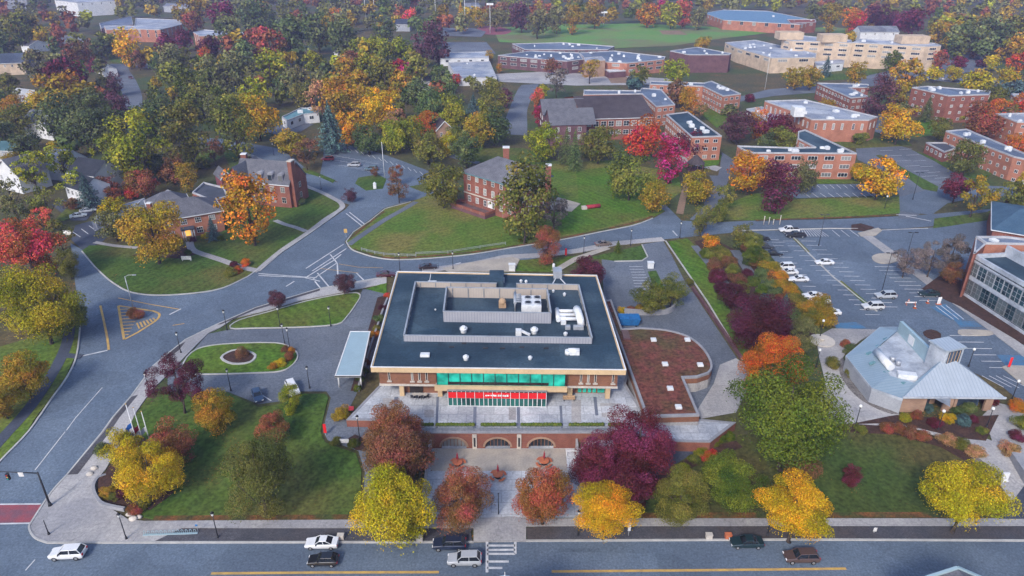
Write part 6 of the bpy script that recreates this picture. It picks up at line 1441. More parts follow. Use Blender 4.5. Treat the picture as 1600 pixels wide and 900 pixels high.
# --- along the path left of the car park
belt('in the car park hedge row', [(1163, 366, 36, 'olive'), (1178, 381, 34, 'olive'), (1176, 398, 30, 'green'), (1192, 400, 26, 'olive', 'shrub'), (1204, 418, 32, 'mustard', 'shrub'), (1216, 432, 32, 'amber', 'shrub'), (1222, 446, 30, 'mustard', 'shrub'), (1235, 455, 34, 'mustard', 'shrub'), (1242, 470, 34, 'olive', 'shrub'), (1252, 484, 32, 'mustard', 'shrub'), (1170, 388, 26, 'brown', 'shrub'), (1183, 408, 26, 'brown', 'shrub'), (1196, 412, 28, 'olive', 'shrub'), (1208, 432, 26, 'brown', 'shrub'), (1228, 466, 26, 'rust', 'shrub'), (1262, 496, 30, 'olive', 'shrub'), (1270, 490, 32, 'olive'), (1160, 380, 26, 'darkgreen', 'shrub'), (1172, 404, 26, 'darkgreen', 'shrub'), (1192, 428, 26, 'darkgreen', 'shrub'), (1204, 444, 26, 'darkgreen', 'shrub'), (1214, 458, 26, 'darkgreen', 'shrub'), (1240, 490, 28, 'darkgreen', 'shrub'), (1278, 480, 46, 'mustard'), (1290, 495, 40, 'mustard', 'shrub'), (1256, 478, 22, 'green', 'shrub')], 'hedge row along the car park')
belt('on the path beside the lawn strip', [(1112, 378, 30, 'amber', 'shrub'), (1122, 392, 26, 'olive', 'shrub'), (1132, 398, 28, 'olive', 'shrub'), (1140, 408, 26, 'brown', 'shrub'), (1145, 420, 26, 'olive', 'shrub'), (1168, 428, 22, 'maroon', 'shrub'), (1178, 438, 22, 'green', 'shrub'), (1190, 452, 24, 'green', 'shrub'), (1196, 466, 20, 'spruce', 'shrub'), (1122, 430, 30, 'crimson', 'shrub'), (1128, 448, 26, 'maroon', 'shrub'), (1232, 540, 30, 'darkgreen', 'shrub'), (1152, 436, 28, 'brown', 'shrub'), (1160, 450, 26, 'olive', 'shrub'), (1210, 500, 28, 'brown', 'shrub'), (1222, 520, 30, 'crimson', 'shrub'), (1104, 396, 24, 'olive', 'shrub'), (1116, 412, 26, 'brown', 'shrub')], 'shrubs along the path beside the lawn strip')
# --- left neighbourhood
belt('among the white houses', [(95, 250, 50, 'yellowgreen', 'loose'), (48, 262, 52, 'yellowgreen', 'loose'), (110, 285, 44, 'yellowgreen', 'loose'), (14, 302, 44, 'greyolive', 'loose'), (70, 315, 50, 'olive', 'loose'), (92, 232, 30, 'gold'), (16, 250, 26, 'mustard'), (135, 298, 34, 'spruce', 'cone'), (167, 288, 30, 'rust'), (176, 302, 24, 'rust'), (175, 322, 40, 'yellow', 'broad'), (203, 300, 20, 'scarlet'), (26, 335, 42, 'greyolive', 'loose'), (112, 318, 26, 'brown', 'shrub'), (64, 340, 34, 'coral', 'loose'), (135, 273, 14, 'amber'), (90, 362, 40, 'olive', 'loose'), (0, 210, 50, 'darkgreen'), (40, 225, 44, 'darkgreen')], 'trees among the white houses')
belt('between the white houses and the avenue', [(208, 228, 84, 'yellowgreen', 'tall'), (220, 285, 42, 'rust'), (268, 262, 44, 'brown'), (292, 274, 34, 'mustard', 'tall'), (290, 205, 74, 'olive', 'tall'), (165, 232, 46, 'yellowgreen', 'loose'), (332, 232, 36, 'brown', 'loose'), (244, 258, 36, 'darkgreen'), (180, 262, 40, 'darkgreen'), (318, 255, 24, 'darkgreen', 'shrub'), (330, 300, 18, 'darkgreen', 'shrub')], 'trees between the houses and the avenue')
belt('in the belt above the avenue bend', [(365, 195, 70, 'olive', 'tall'), (400, 178, 66, 'gold'), (345, 170, 50, 'greyolive'), (452, 222, 54, 'mustard', 'broad'), (476, 236, 40, 'brown', 'loose'), (515, 200, 44, 'spruce', 'cone'), (555, 195, 54, 'gold', 'broad'), (592, 168, 62, 'gold'), (530, 150, 66, 'mustard'), (560, 128, 50, 'mustard'), (500, 150, 52, 'tan', 'loose'), (612, 212, 48, 'yellowgreen'), (640, 205, 46, 'yellowgreen'), (665, 192, 38, 'orange'), (668, 226, 50, 'olive'), (700, 224, 34, 'yellow'), (712, 214, 34, 'olive'), (575, 214, 44, 'darkgreen'), (690, 208, 22, 'magenta', 'shrub'), (728, 232, 50, 'darkgreen'), (748, 200, 50, 'mustard'), (740, 168, 26, 'spruce', 'cone'), (772, 192, 56, 'darkgreen'), (705, 176, 44, 'yellowgreen'), (672, 165, 52, 'darkgreen'), (772, 156, 46, 'olive', 'tall'), (540, 206, 40, 'amber', 'loose'), (618, 188, 40, 'tan', 'loose')], 'belt of trees above the avenue bend')
belt('left of the far left road', [(60, 95, 52, 'greyolive'), (98, 112, 74, 'crimson', 'broad'), (105, 145, 82, 'mustard', 'broad'), (60, 160, 44, 'yellow', 'broad'), (20, 165, 34, 'amber'), (90, 180, 70, 'darkgreen'), (140, 170, 60, 'darkgreen'), (130, 200, 62, 'darkgreen'), (178, 162, 40, 'purplebrown'), (25, 185, 50, 'olive'), (12, 130, 44, 'olive'), (165, 195, 56, 'darkgreen'), (230, 190, 60, 'darkgreen'), (252, 168, 56, 'darkgreen'), (178, 128, 28, 'purplebrown', 'tall'), (30, 40, 60, 'olive'), (25, 50, 32, 'mustard'), (62, 52, 34, 'yellow', 'broad'), (90, 50, 30, 'rust'), (120, 80, 46, 'brown'), (150, 100, 34, 'crimson', 'shrub'), (155, 72, 34, 'darkgreen'), (10, 70, 50, 'darkgreen')], 'wood left of the far road')
belt('by the upper left orange halls', [(197, 70, 46, 'gold', 'tall'), (258, 70, 40, 'crimson'), (325, 72, 40, 'maroon'), (318, 85, 28, 'orange'), (270, 88, 48, 'greyolive'), (285, 58, 34, 'crimson'), (215, 90, 30, 'brown'), (296, 15, 54, 'mustard'), (345, 22, 50, 'crimson'), (395, 60, 40, 'rust'), (300, 32, 34, 'rust'), (245, 96, 30, 'darkgreen')], 'trees around the upper left brick halls')
belt('left of the pale deck building', [(270, 115, 54, 'olive'), (310, 140, 70, 'olive'), (325, 110, 60, 'greyolive'), (370, 105, 64, 'greyolive'), (395, 142, 52, 'yellowgreen'), (380, 80, 50, 'darkgreen'), (420, 100, 56, 'yellowgreen'), (460, 122, 50, 'greyolive'), (475, 142, 40, 'olive'), (420, 66, 60, 'rust'), (450, 50, 70, 'darkgreen'), (495, 42, 60, 'darkgreen'), (540, 56, 56, 'darkgreen'), (490, 95, 44, 'yellowgreen'), (535, 105, 44, 'mustard'), (565, 72, 48, 'yellowgreen', 'broad'), (595, 72, 50, 'yellowgreen', 'broad'), (625, 72, 46, 'yellowgreen', 'broad'), (548, 92, 34, 'rust'), (600, 118, 58, 'olive'), (630, 110, 54, 'magenta', 'shrub'), (650, 104, 54, 'olive'), (575, 102, 50, 'yellowgreen'), (625, 128, 46, 'mustard'), (660, 72, 40, 'purplebrown', 'tall'), (682, 60, 50, 'purplebrown', 'tall'), (440, 130, 40, 'darkgreen'), (650, 140, 46, 'darkgreen'), (690, 118, 44, 'darkgreen'), (705, 140, 40, 'darkgreen'), (712, 122, 20, 'scarlet'), (350, 45, 56, 'darkgreen'), (400, 22, 60, 'darkgreen')], 'wood between the far road and the deck building')
belt('by the brick school', [(840, 150, 26, 'coral', 'tall'), (848, 142, 26, 'yellowgreen'), (846, 180, 26, 'magenta', 'tall'), (862, 100, 30, 'brown', 'broad'), (922, 104, 34, 'mustard', 'loose'), (1056, 108, 42, 'yellowgreen'), (1000, 115, 34, 'olive'), (870, 122, 40, 'grey', 'loose'), (1060, 140, 44, 'brown'), (1078, 158, 34, 'amber', 'tall'), (1095, 170, 26, 'tan', 'loose'), (1140, 170, 30, 'greyolive', 'shrub'), (1080, 222, 44, 'maroon', 'broad'), (898, 235, 26, 'darkgreen', 'spire'), (885, 228, 24, 'darkgreen', 'spire'), (918, 238, 22, 'darkgreen', 'shrub'), (765, 86, 14, 'mustard', 'tall'), (780, 105, 12, 'amber', 'tall'), (790, 150, 30, 'purplebrown'), (990, 128, 30, 'spruce', 'shrub'), (1018, 152, 22, 'olive', 'shrub')], 'trees around the brick school')
belt('around the large pale-roofed campus building', [(1155, 196, 48, 'purplebrown'), (1184, 192, 34, 'amber', 'tall'), (1218, 200, 62, 'crimson', 'broad'), (1225, 218, 44, 'olive'), (1200, 222, 36, 'darkgreen'), (1295, 168, 36, 'mustard', 'broad'), (1376, 150, 48, 'purplebrown', 'tall'), (1410, 142, 40, 'mustard'), (1415, 170, 34, 'greyolive', 'shrub'), (1245, 118, 36, 'mustard'), (1268, 118, 36, 'mustard'), (1292, 102, 20, 'spruce', 'cone'), (1338, 115, 34, 'mustard', 'tall'), (1395, 92, 34, 'green'), (1418, 112, 52, 'mustard'), (1470, 90, 32, 'rust'), (1300, 240, 20, 'green', 'shrub'), (1345, 216, 26, 'olive', 'shrub'), (1172, 152, 20, 'crimson', 'shrub')], 'trees around the pale-roofed campus building')
belt('among the right-edge brick halls', [(1540, 185, 58, 'rust'), (1555, 172, 36, 'orange'), (1470, 200, 34, 'olive'), (1500, 184, 16, 'yellowgreen', 'shrub'), (1528, 124, 52, 'yellow', 'broad'), (1578, 118, 40, 'yellow', 'broad'), (1582, 135, 40, 'spruce', 'shrub'), (1558, 155, 50, 'olive'), (1598, 158, 36, 'orange'), (1592, 228, 40, 'orange'), (1462, 112, 30, 'yellow', 'broad'), (1492, 112, 28, 'yellow', 'broad'), (1552, 95, 26, 'yellow'), (1592, 95, 36, 'orange'), (1585, 70, 44, 'mustard'), (1535, 98, 20, 'maroon', 'shrub'), (1450, 170, 24, 'darkgreen', 'cone'), (1500, 95, 26, 'crimson', 'shrub')], 'trees among the right-hand brick halls')
belt('by the far playing field', [(930, 18, 40, 'mustard'), (1012, 20, 36, 'amber'), (1035, 12, 26, 'magenta'), (1050, 20, 38, 'yellowgreen'), (1068, 18, 32, 'coral', 'tall'), (1092, 24, 34, 'greyolive'), (895, 26, 34, 'mustard', 'tall'), (870, 26, 40, 'greyolive'), (840, 30, 46, 'greyolive'), (815, 22, 44, 'purplebrown'), (720, 24, 18, 'gold', 'spire'), (750, 24, 30, 'mustard'), (775, 24, 38, 'greyolive'), (1098, 66, 28, 'mustard', 'broad'), (1330, 28, 28, 'amber', 'tall'), (1340, 32, 28, 'scarlet', 'tall'), (1300, 24, 36, 'mustard', 'tall'), (1272, 18, 30, 'olive'), (1375, 22, 44, 'maroon'), (1395, 28, 36, 'crimson', 'broad'), (1425, 28, 54, 'crimson', 'broad'), (1468, 48, 40, 'mustard'), (1485, 62, 26, 'yellow'), (1362, 42, 14, 'yellow'), (1330, 56, 22, 'yellow', 'shrub'), (640, 26, 30, 'coral'), (670, 45, 44, 'darkgreen'), (524, 24, 24, 'amber', 'tall'), (600, 42, 40, 'darkgreen'), (1505, 55, 60, 'darkgreen'), (1550, 50, 60, 'darkgreen'), (1590, 45, 54, 'olive')], 'trees along the far playing field')
# --- shrubs near the pavilion, the island, the corner
belt('in the beds before the pavilion', [(1415, 652, 18, 'yellowgreen', 'shrub'), (1432, 648, 22, 'rust', 'shrub'), (1450, 636, 18, 'spruce', 'shrub'), (1482, 652, 22, 'yellow', 'shrub'), (1506, 656, 26, 'spruce', 'shrub'), (1496, 642, 18, 'darkgreen', 'shrub'), (1515, 636, 22, 'darkgreen', 'shrub'), (1520, 655, 18, 'crimson', 'shrub'), (1460, 660, 22, 'crimson', 'shrub'), (1534, 672, 18, 'olive', 'shrub'), (1545, 620, 30, 'crimson', 'shrub'), (1590, 632, 28, 'amber', 'shrub'), (1602, 660, 34, 'olive', 'shrub')], 'shrubs before the pavilion')
belt('along the curved path below the pavilion', [(1385, 668, 22, 'rust', 'shrub'), (1402, 668, 24, 'rust', 'shrub'), (1424, 674, 26, 'brown', 'shrub'), (1442, 680, 24, 'rust', 'shrub'), (1480, 686, 28, 'tan', 'shrub'), (1505, 692, 24, 'olive', 'shrub'), (1524, 704, 28, 'tan', 'shrub'), (1578, 700, 30, 'tan', 'shrub'), (1590, 680, 24, 'crimson', 'shrub'), (1345, 670, 18, 'olive', 'shrub')], 'shrubs along the curved path')
belt('on the gravel side of the pavilion', [(1330, 545, 22, 'darkgreen', 'shrub'), (1322, 536, 18, 'rust', 'shrub'), (1302, 566, 24, 'olive', 'shrub'), (1329, 582, 18, 'olive', 'shrub')], 'shrubs beside the pavilion gravel')
belt('beside the dark path', [(1068, 730, 22, 'yellowgreen', 'shrub'), (1085, 718, 20, 'olive', 'shrub'), (1095, 706, 22, 'yellowgreen', 'shrub'), (1108, 712, 26, 'scarlet', 'shrub'), (1115, 690, 18, 'olive', 'shrub'), (1128, 684, 18, 'green', 'shrub'), (1140, 680, 18, 'green', 'shrub')], 'shrubs along the dark path')
belt('in the corner bed round the flagpoles', [(168, 768, 24, 'mustard', 'shrub'), (178, 775, 18, 'olive', 'shrub'), (195, 770, 26, 'maroon', 'shrub'), (158, 700, 24, 'darkgreen', 'shrub'), (210, 795, 24, 'rust', 'shrub'), (222, 786, 24, 'olive', 'shrub'), (192, 735, 22, 'maroon', 'shrub')], 'shrubs in the corner bed')
belt('on the driveway island', [(426, 572, 16, 'amber', 'shrub'), (438, 566, 18, 'yellow', 'shrub'), (452, 556, 18, 'rust', 'shrub'), (446, 544, 14, 'brown', 'shrub'), (455, 546, 12, 'amber', 'shrub')], 'shrubs on the driveway island')
belt('along the left wall of the hall', [(597, 480, 14, 'maroon', 'shrub'), (593, 498, 18, 'darkgreen', 'shrub'), (588, 512, 14, 'olive', 'shrub'), (584, 522, 16, 'amber', 'shrub'), (606, 462, 14, 'scarlet', 'shrub'), (572, 565, 14, 'brown', 'shrub'), (568, 578, 15, 'green', 'shrub'), (563, 592, 15, 'green', 'shrub'), (558, 606, 14, 'green', 'shrub'), (1000-5, 466, 1, 'olive', 'shrub')][:-1], 'shrubs along the hall')
belt('near the terrace corner and sign', [(533, 645, 30, 'mustard', 'shrub'), (525, 690, 20, 'olive', 'shrub'), (552, 692, 20, 'green', 'shrub'), (668, 714, 24, 'darkgreen', 'shrub')], 'shrubs at the terrace corner')
belt('round the brick house lawn', [(318, 358, 16, 'green', 'shrub'), (322, 368, 16, 'yellow', 'shrub'), (294, 394, 12, 'green', 'shrub'), (360, 424, 20, 'olive', 'shrub'), (371, 421, 16, 'orange', 'shrub'), (384, 410, 16, 'orange', 'shrub'), (366, 414, 16, 'maroon', 'shrub'), (280, 376, 12, 'maroon', 'shrub'), (302, 374, 12, 'maroon', 'shrub'), (468, 315, 16, 'darkgreen', 'shrub'), (344, 372, 12, 'green', 'shrub')], 'shrubs of the brick house')
belt('behind the small car park', [(972, 484, 14, 'yellow', 'shrub'), (985, 483, 14, 'rust', 'shrub'), (1000, 480, 16, 'mustard', 'shrub'), (1030, 478, 24, 'olive', 'shrub'), (1078, 440, 14, 'olive', 'shrub')], 'shrubs behind the hall')
T('low dark plant in the middle of the stone-ringed bed', 377, 550, 22, 'brown', 'shrub')
T('mixed flowering plant on the yellow-striped traffic island', 211, 489, 26, 'rust', 'shrub')

# --- the far wood: one mass
def wood(name, spots, hues, seed):
    rng = np.random.default_rng(seed); V, C_ = [], []
    for (px, py, w) in spots:
        D = w*650/F
        for _ in range(4): p = unproj_h(px, py, D*.6); D = w*.78*depth(p)/F
        D = min(D, 16.5); pts, d, _ = crown_pts(['round', 'tall', 'broad'][rng.integers(3)], 260, rng)
        v = leaf_cloud(pts, d, .17, rng)*D*rng.uniform(.85, 1.15); v[:, 2] += D*.6+GZ; v[:, 0] += p.x; v[:, 1] += p.y
        V.append(v); c = np.array(hues[rng.integers(len(hues))])*rng.uniform(.75, 1.25); C_.append(np.tile(np.append(np.clip(c, 0, 1), 1), (len(v), 1)))
    V = np.concatenate(V); C_ = np.concatenate(C_); me = mesh_quads(name, V, 'foliage_mass')
    at = me.color_attributes.new('tint', 'FLOAT_COLOR', 'POINT'); at.data.foreach_set('color', C_.astype(np.float32).ravel())
    o = bpy.data.objects.new(name, me); COL.objects.link(o); setp(o, kind='stuff')
m, t_, b_ = _nt('foliage_mass'); MATS['foliage_mass'] = m
at_ = t_.nodes.new('ShaderNodeAttribute'); at_.attribute_name = 'tint'; ge = t_.nodes.new('ShaderNodeNewGeometry'); mr_ = t_.nodes.new('ShaderNodeMapRange'); mr_.inputs[3].default_value = .6; mr_.inputs[4].default_value = 1.4
hs_ = t_.nodes.new('ShaderNodeHueSaturation'); t_.links.new(ge.outputs['Random Per Island'], mr_.inputs[0]); t_.links.new(mr_.outputs[0], hs_.inputs['Value']); t_.links.new(at_.outputs['Color'], hs_.inputs['Color']); t_.links.new(hs_.outputs[0], b_.inputs['Base Color']); b_.inputs['Roughness'].default_value = .8; b_.inputs['Specular IOR Level'].default_value = .1
rng = np.random.default_rng(5); spots = []
def clear_of(x, y):
    for x0, x1, y0, y1 in ((745, 1100, 36, 80), (1095, 1280, 10, 60), (100, 185, -20, 24), (150, 390, 22, 60), (1130, 1475, 52, 110), (685, 775, 40, 125), (165, 235, 96, 185), (770, 1050, 62, 120), (250, 300, -5, 16), (720, 752, -5, 14), (1340, 1410, 36, 60), (0, 40, -10, 10)):
        if x0 < x < x1 and y0 < y < y1: return False
    return True
for y, s in ((-14, 30), (-6, 30), (3, 30), (12, 31), (22, 32), (33, 34)):
    x = -60
    while x < 1660:
        xx, yy = x+rng.uniform(-9, 9), y+rng.uniform(-4, 4)
        if clear_of(xx, yy) and not (yy > 26 and 740 < xx < 1330): spots.append((xx, yy, s*rng.uniform(.75, 1.15)))
        x += s*.72
for _ in range(105):
    xx, yy = rng.uniform(-40, 720), rng.uniform(36, 150)
    if clear_of(xx, yy) and not (xx < 70 and 55 < yy < 120): spots.append((xx, yy, rng.uniform(30, 46)))
for _ in range(60): spots.append((rng.uniform(1480, 1660), rng.uniform(36, 80), rng.uniform(30, 44)))
dk = [HUES[k] for k in ('darkgreen', 'olive', 'greyolive', 'greyolive', 'brown', 'olive', 'rust', 'greyolive', 'green', 'olive', 'mustard', 'mustard', 'yellowgreen')]
wood('far_woodland', spots, dk, 11)
sp2 = [(rng.uniform(-30, 330), rng.uniform(150, 250), rng.uniform(36, 52)) for _ in range(20)]
sp2 = [q for q in sp2 if not (160 < q[0] < 235 and q[1] < 190) and not (q[0] < 175 and q[1] > 232) and not (q[0] > 270 and q[1] > 215)]
sp2 += [(rng.uniform(410, 800), rng.uniform(120, 215), rng.uniform(28, 38)) for _ in range(45)]
sp2 = [q for q in sp2 if not (780 < q[0] and q[1] > 120) and not (425 < q[0] < 505 and 160 < q[1] < 215) and not (490 < q[0] < 720 and q[1] > 185) and not (650 < q[0] < 715 and 120 < q[1] < 140)]
wood('understorey_wood', sp2, [HUES[k] for k in ('darkgreen', 'olive', 'greyolive', 'olive', 'yellowgreen', 'mustard')], 12)
print('TREES', NT[0])
# ------------------------------------------------------------------ vehicles
obj_mat('car_paint', .28, 0, .6); mat('tyre_rubber', (.014, .014, .015), .85); mat('rim_alloy', (.38, .39, .41), .35, metal=.5); glass_mat('car_glass', (.012, .016, .022), .08)
mat('lamp_white', (.75, .76, .78), .25); mat('lamp_red', (.42, .012, .012), .3); mat('globe_white', (.80, .80, .78), .35)
def make_car(kind):
    """nose towards local -x; parts: body, cabin glass, four wheels with rims, lights"""
    S = dict(sedan=(4.75, 1.82, 1.45, .62, [(-2.37, .50, .55), (-2.28, .33, .72), (-1.15, .26, .90), (-.95, .26, .93), (1.45, .26, .98), (1.6, .26, 1.0), (2.28, .30, .97), (2.37, .48, .70)], [(-.98, .92), (-.25, 1.42), (.75, 1.45), (1.62, .98)]),
             suv=(4.8, 1.92, 1.74, .70, [(-2.40, .55, .65), (-2.28, .36, .88), (-1.25, .30, 1.02), (-1.1, .30, 1.05), (1.5, .30, 1.08), (1.9, .30, 1.08), (2.30, .34, 1.06), (2.40, .55, .80)], [(-1.12, 1.04), (-.45, 1.66), (1.75, 1.74), (2.25, 1.07)]),
             hatch=(4.25, 1.78, 1.52, .62, [(-2.12, .50, .55), (-2.02, .33, .76), (-1.0, .26, .93), (-.85, .26, .96), (1.35, .26, 1.0), (1.6, .26, 1.0), (2.02, .32, .98), (2.12, .48, .70)], [(-.9, .95), (-.2, 1.48), (1.3, 1.52), (1.95, .99)]),
             pickup=(5.7, 1.98, 1.85, .78, [(-2.85, .60, .75), (-2.75, .42, .98), (-1.5, .36, 1.10), (-1.35, .36, 1.12), (.7, .36, 1.14), (.9, .36, 1.14), (2.75, .40, 1.12), (2.85, .55, .95)], [(-1.4, 1.12), (-.75, 1.78), (.55, 1.85), (.9, 1.14)]))[kind]
    L, W, Hh, wh, prof, cab = S; t = thing('car', 'car', 'car', (0, 0, 0)); hw = W/2
    b = MB(); rings = []
    for x, z0, z1 in prof:
        e = .86 if abs(x) > L/2-.04 else .95 if abs(x) > L/2-.2 else 1.0; w = hw*e; zm = z0+(z1-z0)*.45
        rings.append([b.bm.verts.new(q) for q in ((x, -w*.92, z0), (x, -w, zm), (x, -w*.97, z1-.08), (x, -w*.86, z1), (x, w*.86, z1), (x, w*.97, z1-.08), (x, w, zm), (x, w*.92, z0))])
    for r0, r1 in zip(rings, rings[1:]):
        for k in range(8): b.bm.faces.new((r0[k], r0[(k+1) % 8], r1[(k+1) % 8], r1[k]))
    b.bm.faces.new(rings[0]); b.bm.faces.new(rings[-1][::-1])
    # roof panel and pillars
    (x0, z0), (x1, z1), (x2, z2), (x3, z3) = cab; wb, wt = hw*.84, hw*.70
    lo = [(x1-.02, -wt, z1-.045), (x2+.03, -wt, z2-.045), (x2+.03, wt, z2-.045), (x1-.02, wt, z1-.045)]; b.hexa(lo, [(p[0], p[1]*.94, p[2]+.05) for p in lo])
    for s in (-1, 1):
        for p, q in (((x0, wb, z0), (x1, wt, z1)), ((x3, wb, z3), (x2, wt, z2)), (((x0*.45+x3*.55)*.9, wb*1.01, (z0+z3)/2), ((x1+x2)/2, wt*1.01, (z1+z2)/2))):
            b.bar((p[0], p[1]*s, p[2]), (q[0], q[1]*s, q[2]-.02), .09, .07)
    if kind == 'pickup':
        b.mi = 1; b.box((1.85, 0, 1.155), (1.6, W*.74, .02)); b.mi = 0
    body = link('body', b, ['car_paint', 'dark_inside'], t, bevel=.035)
    for f in body.data.polygons: f.use_smooth = False
    g_ = MB(); g_.hexa([(x0+.02, -wb*.985, z0-.04), (x3-.02, -wb*.985, z3-.04), (x3-.02, wb*.985, z3-.04), (x0+.02, wb*.985, z0-.04)], [(x1, -wt*.99, z1-.05), (x2, -wt*.99, z2-.05), (x2, wt*.99, z2-.05), (x1, wt*.99, z1-.05)]); link('windows', g_, 'car_glass', t)
    r = wh/2
    for x in (-L*.315, L*.305):
        for s in (-1, 1):
            wmb = MB(); wmb.tube([(x, s*(hw-.2), r), (x, s*(hw+.01), r)], [r, r], 18); wl = link('wheel', wmb, 'tyre_rubber', t)
            rm = MB(); rm.tube([(x, s*(hw+.0), r), (x, s*(hw+.03), r)], [r*.64, r*.58], 14); link('rim', rm, 'rim_alloy', wl)
    zf = prof[1][2]-.12
    for s in (-1, 1):
        h = MB(); h.box((-L/2+.06, s*hw*.66, zf), (.14, .36, .15)); link('headlight', h, 'lamp_white', t, bevel=.02)
        h = MB(); h.box((L/2-.05, s*hw*.70, zf+.12), (.12, .30, .18 if kind != 'suv' else .34)); link('taillight', h, 'lamp_red', t, bevel=.02)
        h = MB(); h.box((x0+.35, s*(hw+.06), z0+.10), (.14, .18, .12)); link('mirror', h, 'dark_metal', t)
    return t
PROTO, USED = {}, set()
def car(kind, px, py, head, col, label, group, cat='car', name='car', zoff=None):
    """head: the way the nose points on the site, degrees from +x"""
    if kind not in PROTO: PROTO[kind] = make_car(kind)
    o = PROTO[kind] if kind not in USED else copy_tree(PROTO[kind]); USED.add(kind)
    p = unproj_h(px, py, .75); o.location = (p.x, p.y, g(p.y)+(.07 if zoff is None else zoff)); o.rotation_euler.z = R(head+180); o.name = name
    setp(o, label, cat, group); recolour(o, col, ('body',))
    return o
WHT, SIL, BLK, NAV = (.72, .72, .73), (.40, .42, .45), (.012, .013, .015), (.016, .026, .055)
GS, GP, GF = 'cars on the front street', 'cars in the big car park', 'cars along the rear road'
car('sedan', 503, 847, 180, WHT, 'white sedan by the kerb of the front street, above the black hatchback', GS)
car('hatch', 505, 874, 180, BLK, 'black hatchback with red tail lamps on the front street', GS)
car('suv', 702, 849, 180, NAV, 'dark navy SUV by the kerb of the front street', GS)
car('suv', 726, 873, 180, SIL, 'silver grey SUV on the front street near the crosswalk', GS)
car('sedan', 1167, 846, 180, (.012, .03, .036), 'dark teal-black sedan by the right kerb of the front street', GS)
car('suv', 1252, 869, 180, (.085, .055, .05), 'brown SUV at the right of the front street', GS)
car('suv', 106, 863, 183, WHT, 'white SUV on the front street at the lower left corner', GS)
car('hatch', 402, 617, -62, (.03, .06, .12), 'dark blue car parked on the lower driveway', 'cars on the driveway')
car('suv', 457, 606, -60, WHT, 'white car half behind the young yellow-green tree on the driveway', 'cars on the driveway')
car('sedan', 603, 428, 8, (.07, .015, .022), 'dark red-black sedan on the rear road by the roof corner', GF)
car('sedan', 669, 416, 8, (.03, .02, .024), 'dark sedan on the rear road just behind the roof edge', GF)
car('sedan', 943, 380, 12, (.16, .12, .10), 'brownish car on the rear road near the small car park', GF)
car('pickup', 1233, 359, 180, WHT, 'white pickup truck at the top of the big car park', GP, 'pickup truck', 'pickup_truck')
car('pickup', 1243, 367, 180, (.02, .022, .026), 'black pickup truck beside the white one at the top of the big car park', GP, 'pickup truck', 'pickup_truck')
car('sedan', 1190, 372, 0, BLK, 'dark car half under the hedge, uppermost in the left car park row', GP)
car('sedan', 1196, 384, 0, (.05, .055, .065), 'dark grey car in the left car park row, between two darker ones', GP)
car('sedan', 1209, 395, 0, BLK, 'black sedan in the left car park row, above the white cars', GP)
car('suv', 1226, 416, 180, WHT, 'white car in the left car park row, uppermost white one', GP)
car('sedan', 1232, 424, 180, WHT, 'white sedan close below the uppermost white car in the left row', GP)
car('sedan', 1248, 435, 180, WHT, 'white sedan in the left car park row, third white one down', GP)
car('sedan', 1270, 461, 180, WHT, 'white car by the mustard hedge, fourth white one down the left row', GP)
car('sedan', 1281, 469, 180, WHT, 'white car by the mustard hedge, fifth white one down the left row', GP)
car('sedan', 1297, 487, 180, WHT, 'white car lowest in the left car park row, half behind shrubs', GP)
car('sedan', 1288, 409, 180, WHT, 'white sedan alone at the middle line of the big car park', GP)
car('suv', 1384, 461, 180, SIL, 'silver SUV beside the tall car park lamp', GP)
car('suv', 1364, 478, 180, (.58, .58, .58), 'pale silver SUV in the lower car park, left of the work barriers', GP)
car('sedan', 1452, 458, 180, (.012, .03, .03), 'dark green sedan by the footway of the big car park', GP)
car('sedan', 470, 284, -40, WHT, 'white car at the avenue kerb right of the gabled brick hall', 'cars by the avenue')
car('suv', 512, 248, 180, (.22, .02, .025), 'red car in the small western lot', 'cars in the small western lot')
car('suv', 553, 257, 180, SIL, 'silver car in the small western lot left of the lamp', 'cars in the small western lot')
car('suv', 580, 263, 180, (.10, .16, .2), 'blue-grey car in the small western lot beside the pole', 'cars in the small western lot')
car('sedan', 137, 328, 30, WHT, 'white car beside the white house, right of two', 'cars by the white houses')
car('sedan', 122, 336, 30, (.5, .55, .58), 'pale car beside the white house, left of two', 'cars by the white houses')
car('sedan', 204, 121, -50, (.1, .02, .03), 'dark red car on the far left road', 'cars on the far left road')
car('pickup', 1540, 232, 150, (.3, .32, .34), 'grey vehicle behind the long low brick hall', None) if False else None
for i, (px, py) in enumerate(((1455, 122), (1478, 123), (1495, 126))):
    car('sedan', px, py, 20, (SIL, WHT, NAV)[i], ('silver car in the far right lot, left of three', 'white car in the far right lot, middle of three', 'dark blue car in the far right lot, right of three')[i], 'cars in the far right lot')
# blue skip by the service drive
p = P(982, 507); t = thing('rubbish_skip', 'bright blue rubbish skip at the rear of the planted roof wing', 'skip', (p.x, p.y, GZ+.03))
mat('skip_blue', (.02, .16, .42), .55, (.02, .12, .32), 1.2, .15, 5)
b = MB(); x, y = p.x, p.y; b.hexa([(x-2, y-1, GZ+.3), (x+2, y-1, GZ+.3), (x+2, y+1, GZ+.3), (x-2, y+1, GZ+.3)], [(x-2.4, y-1.2, GZ+1.9), (x+2.4, y-1.2, GZ+1.9), (x+2.4, y+1.2, GZ+1.9), (x-2.4, y+1.2, GZ+1.9)]); link('body', b, 'skip_blue', t)
for dx in (-1.15, 1.15):
    b = MB(); b.box((x+dx, y, GZ+2.0), (2.2, 2.5, .16)); link('lid', b, 'skip_blue', t)
for dx in (-1.5, 1.5):
    b = MB(); b.box((x+dx, y-1.0, GZ+.17), (.3, .3, .3)); link('foot', b, 'dark_metal', t)

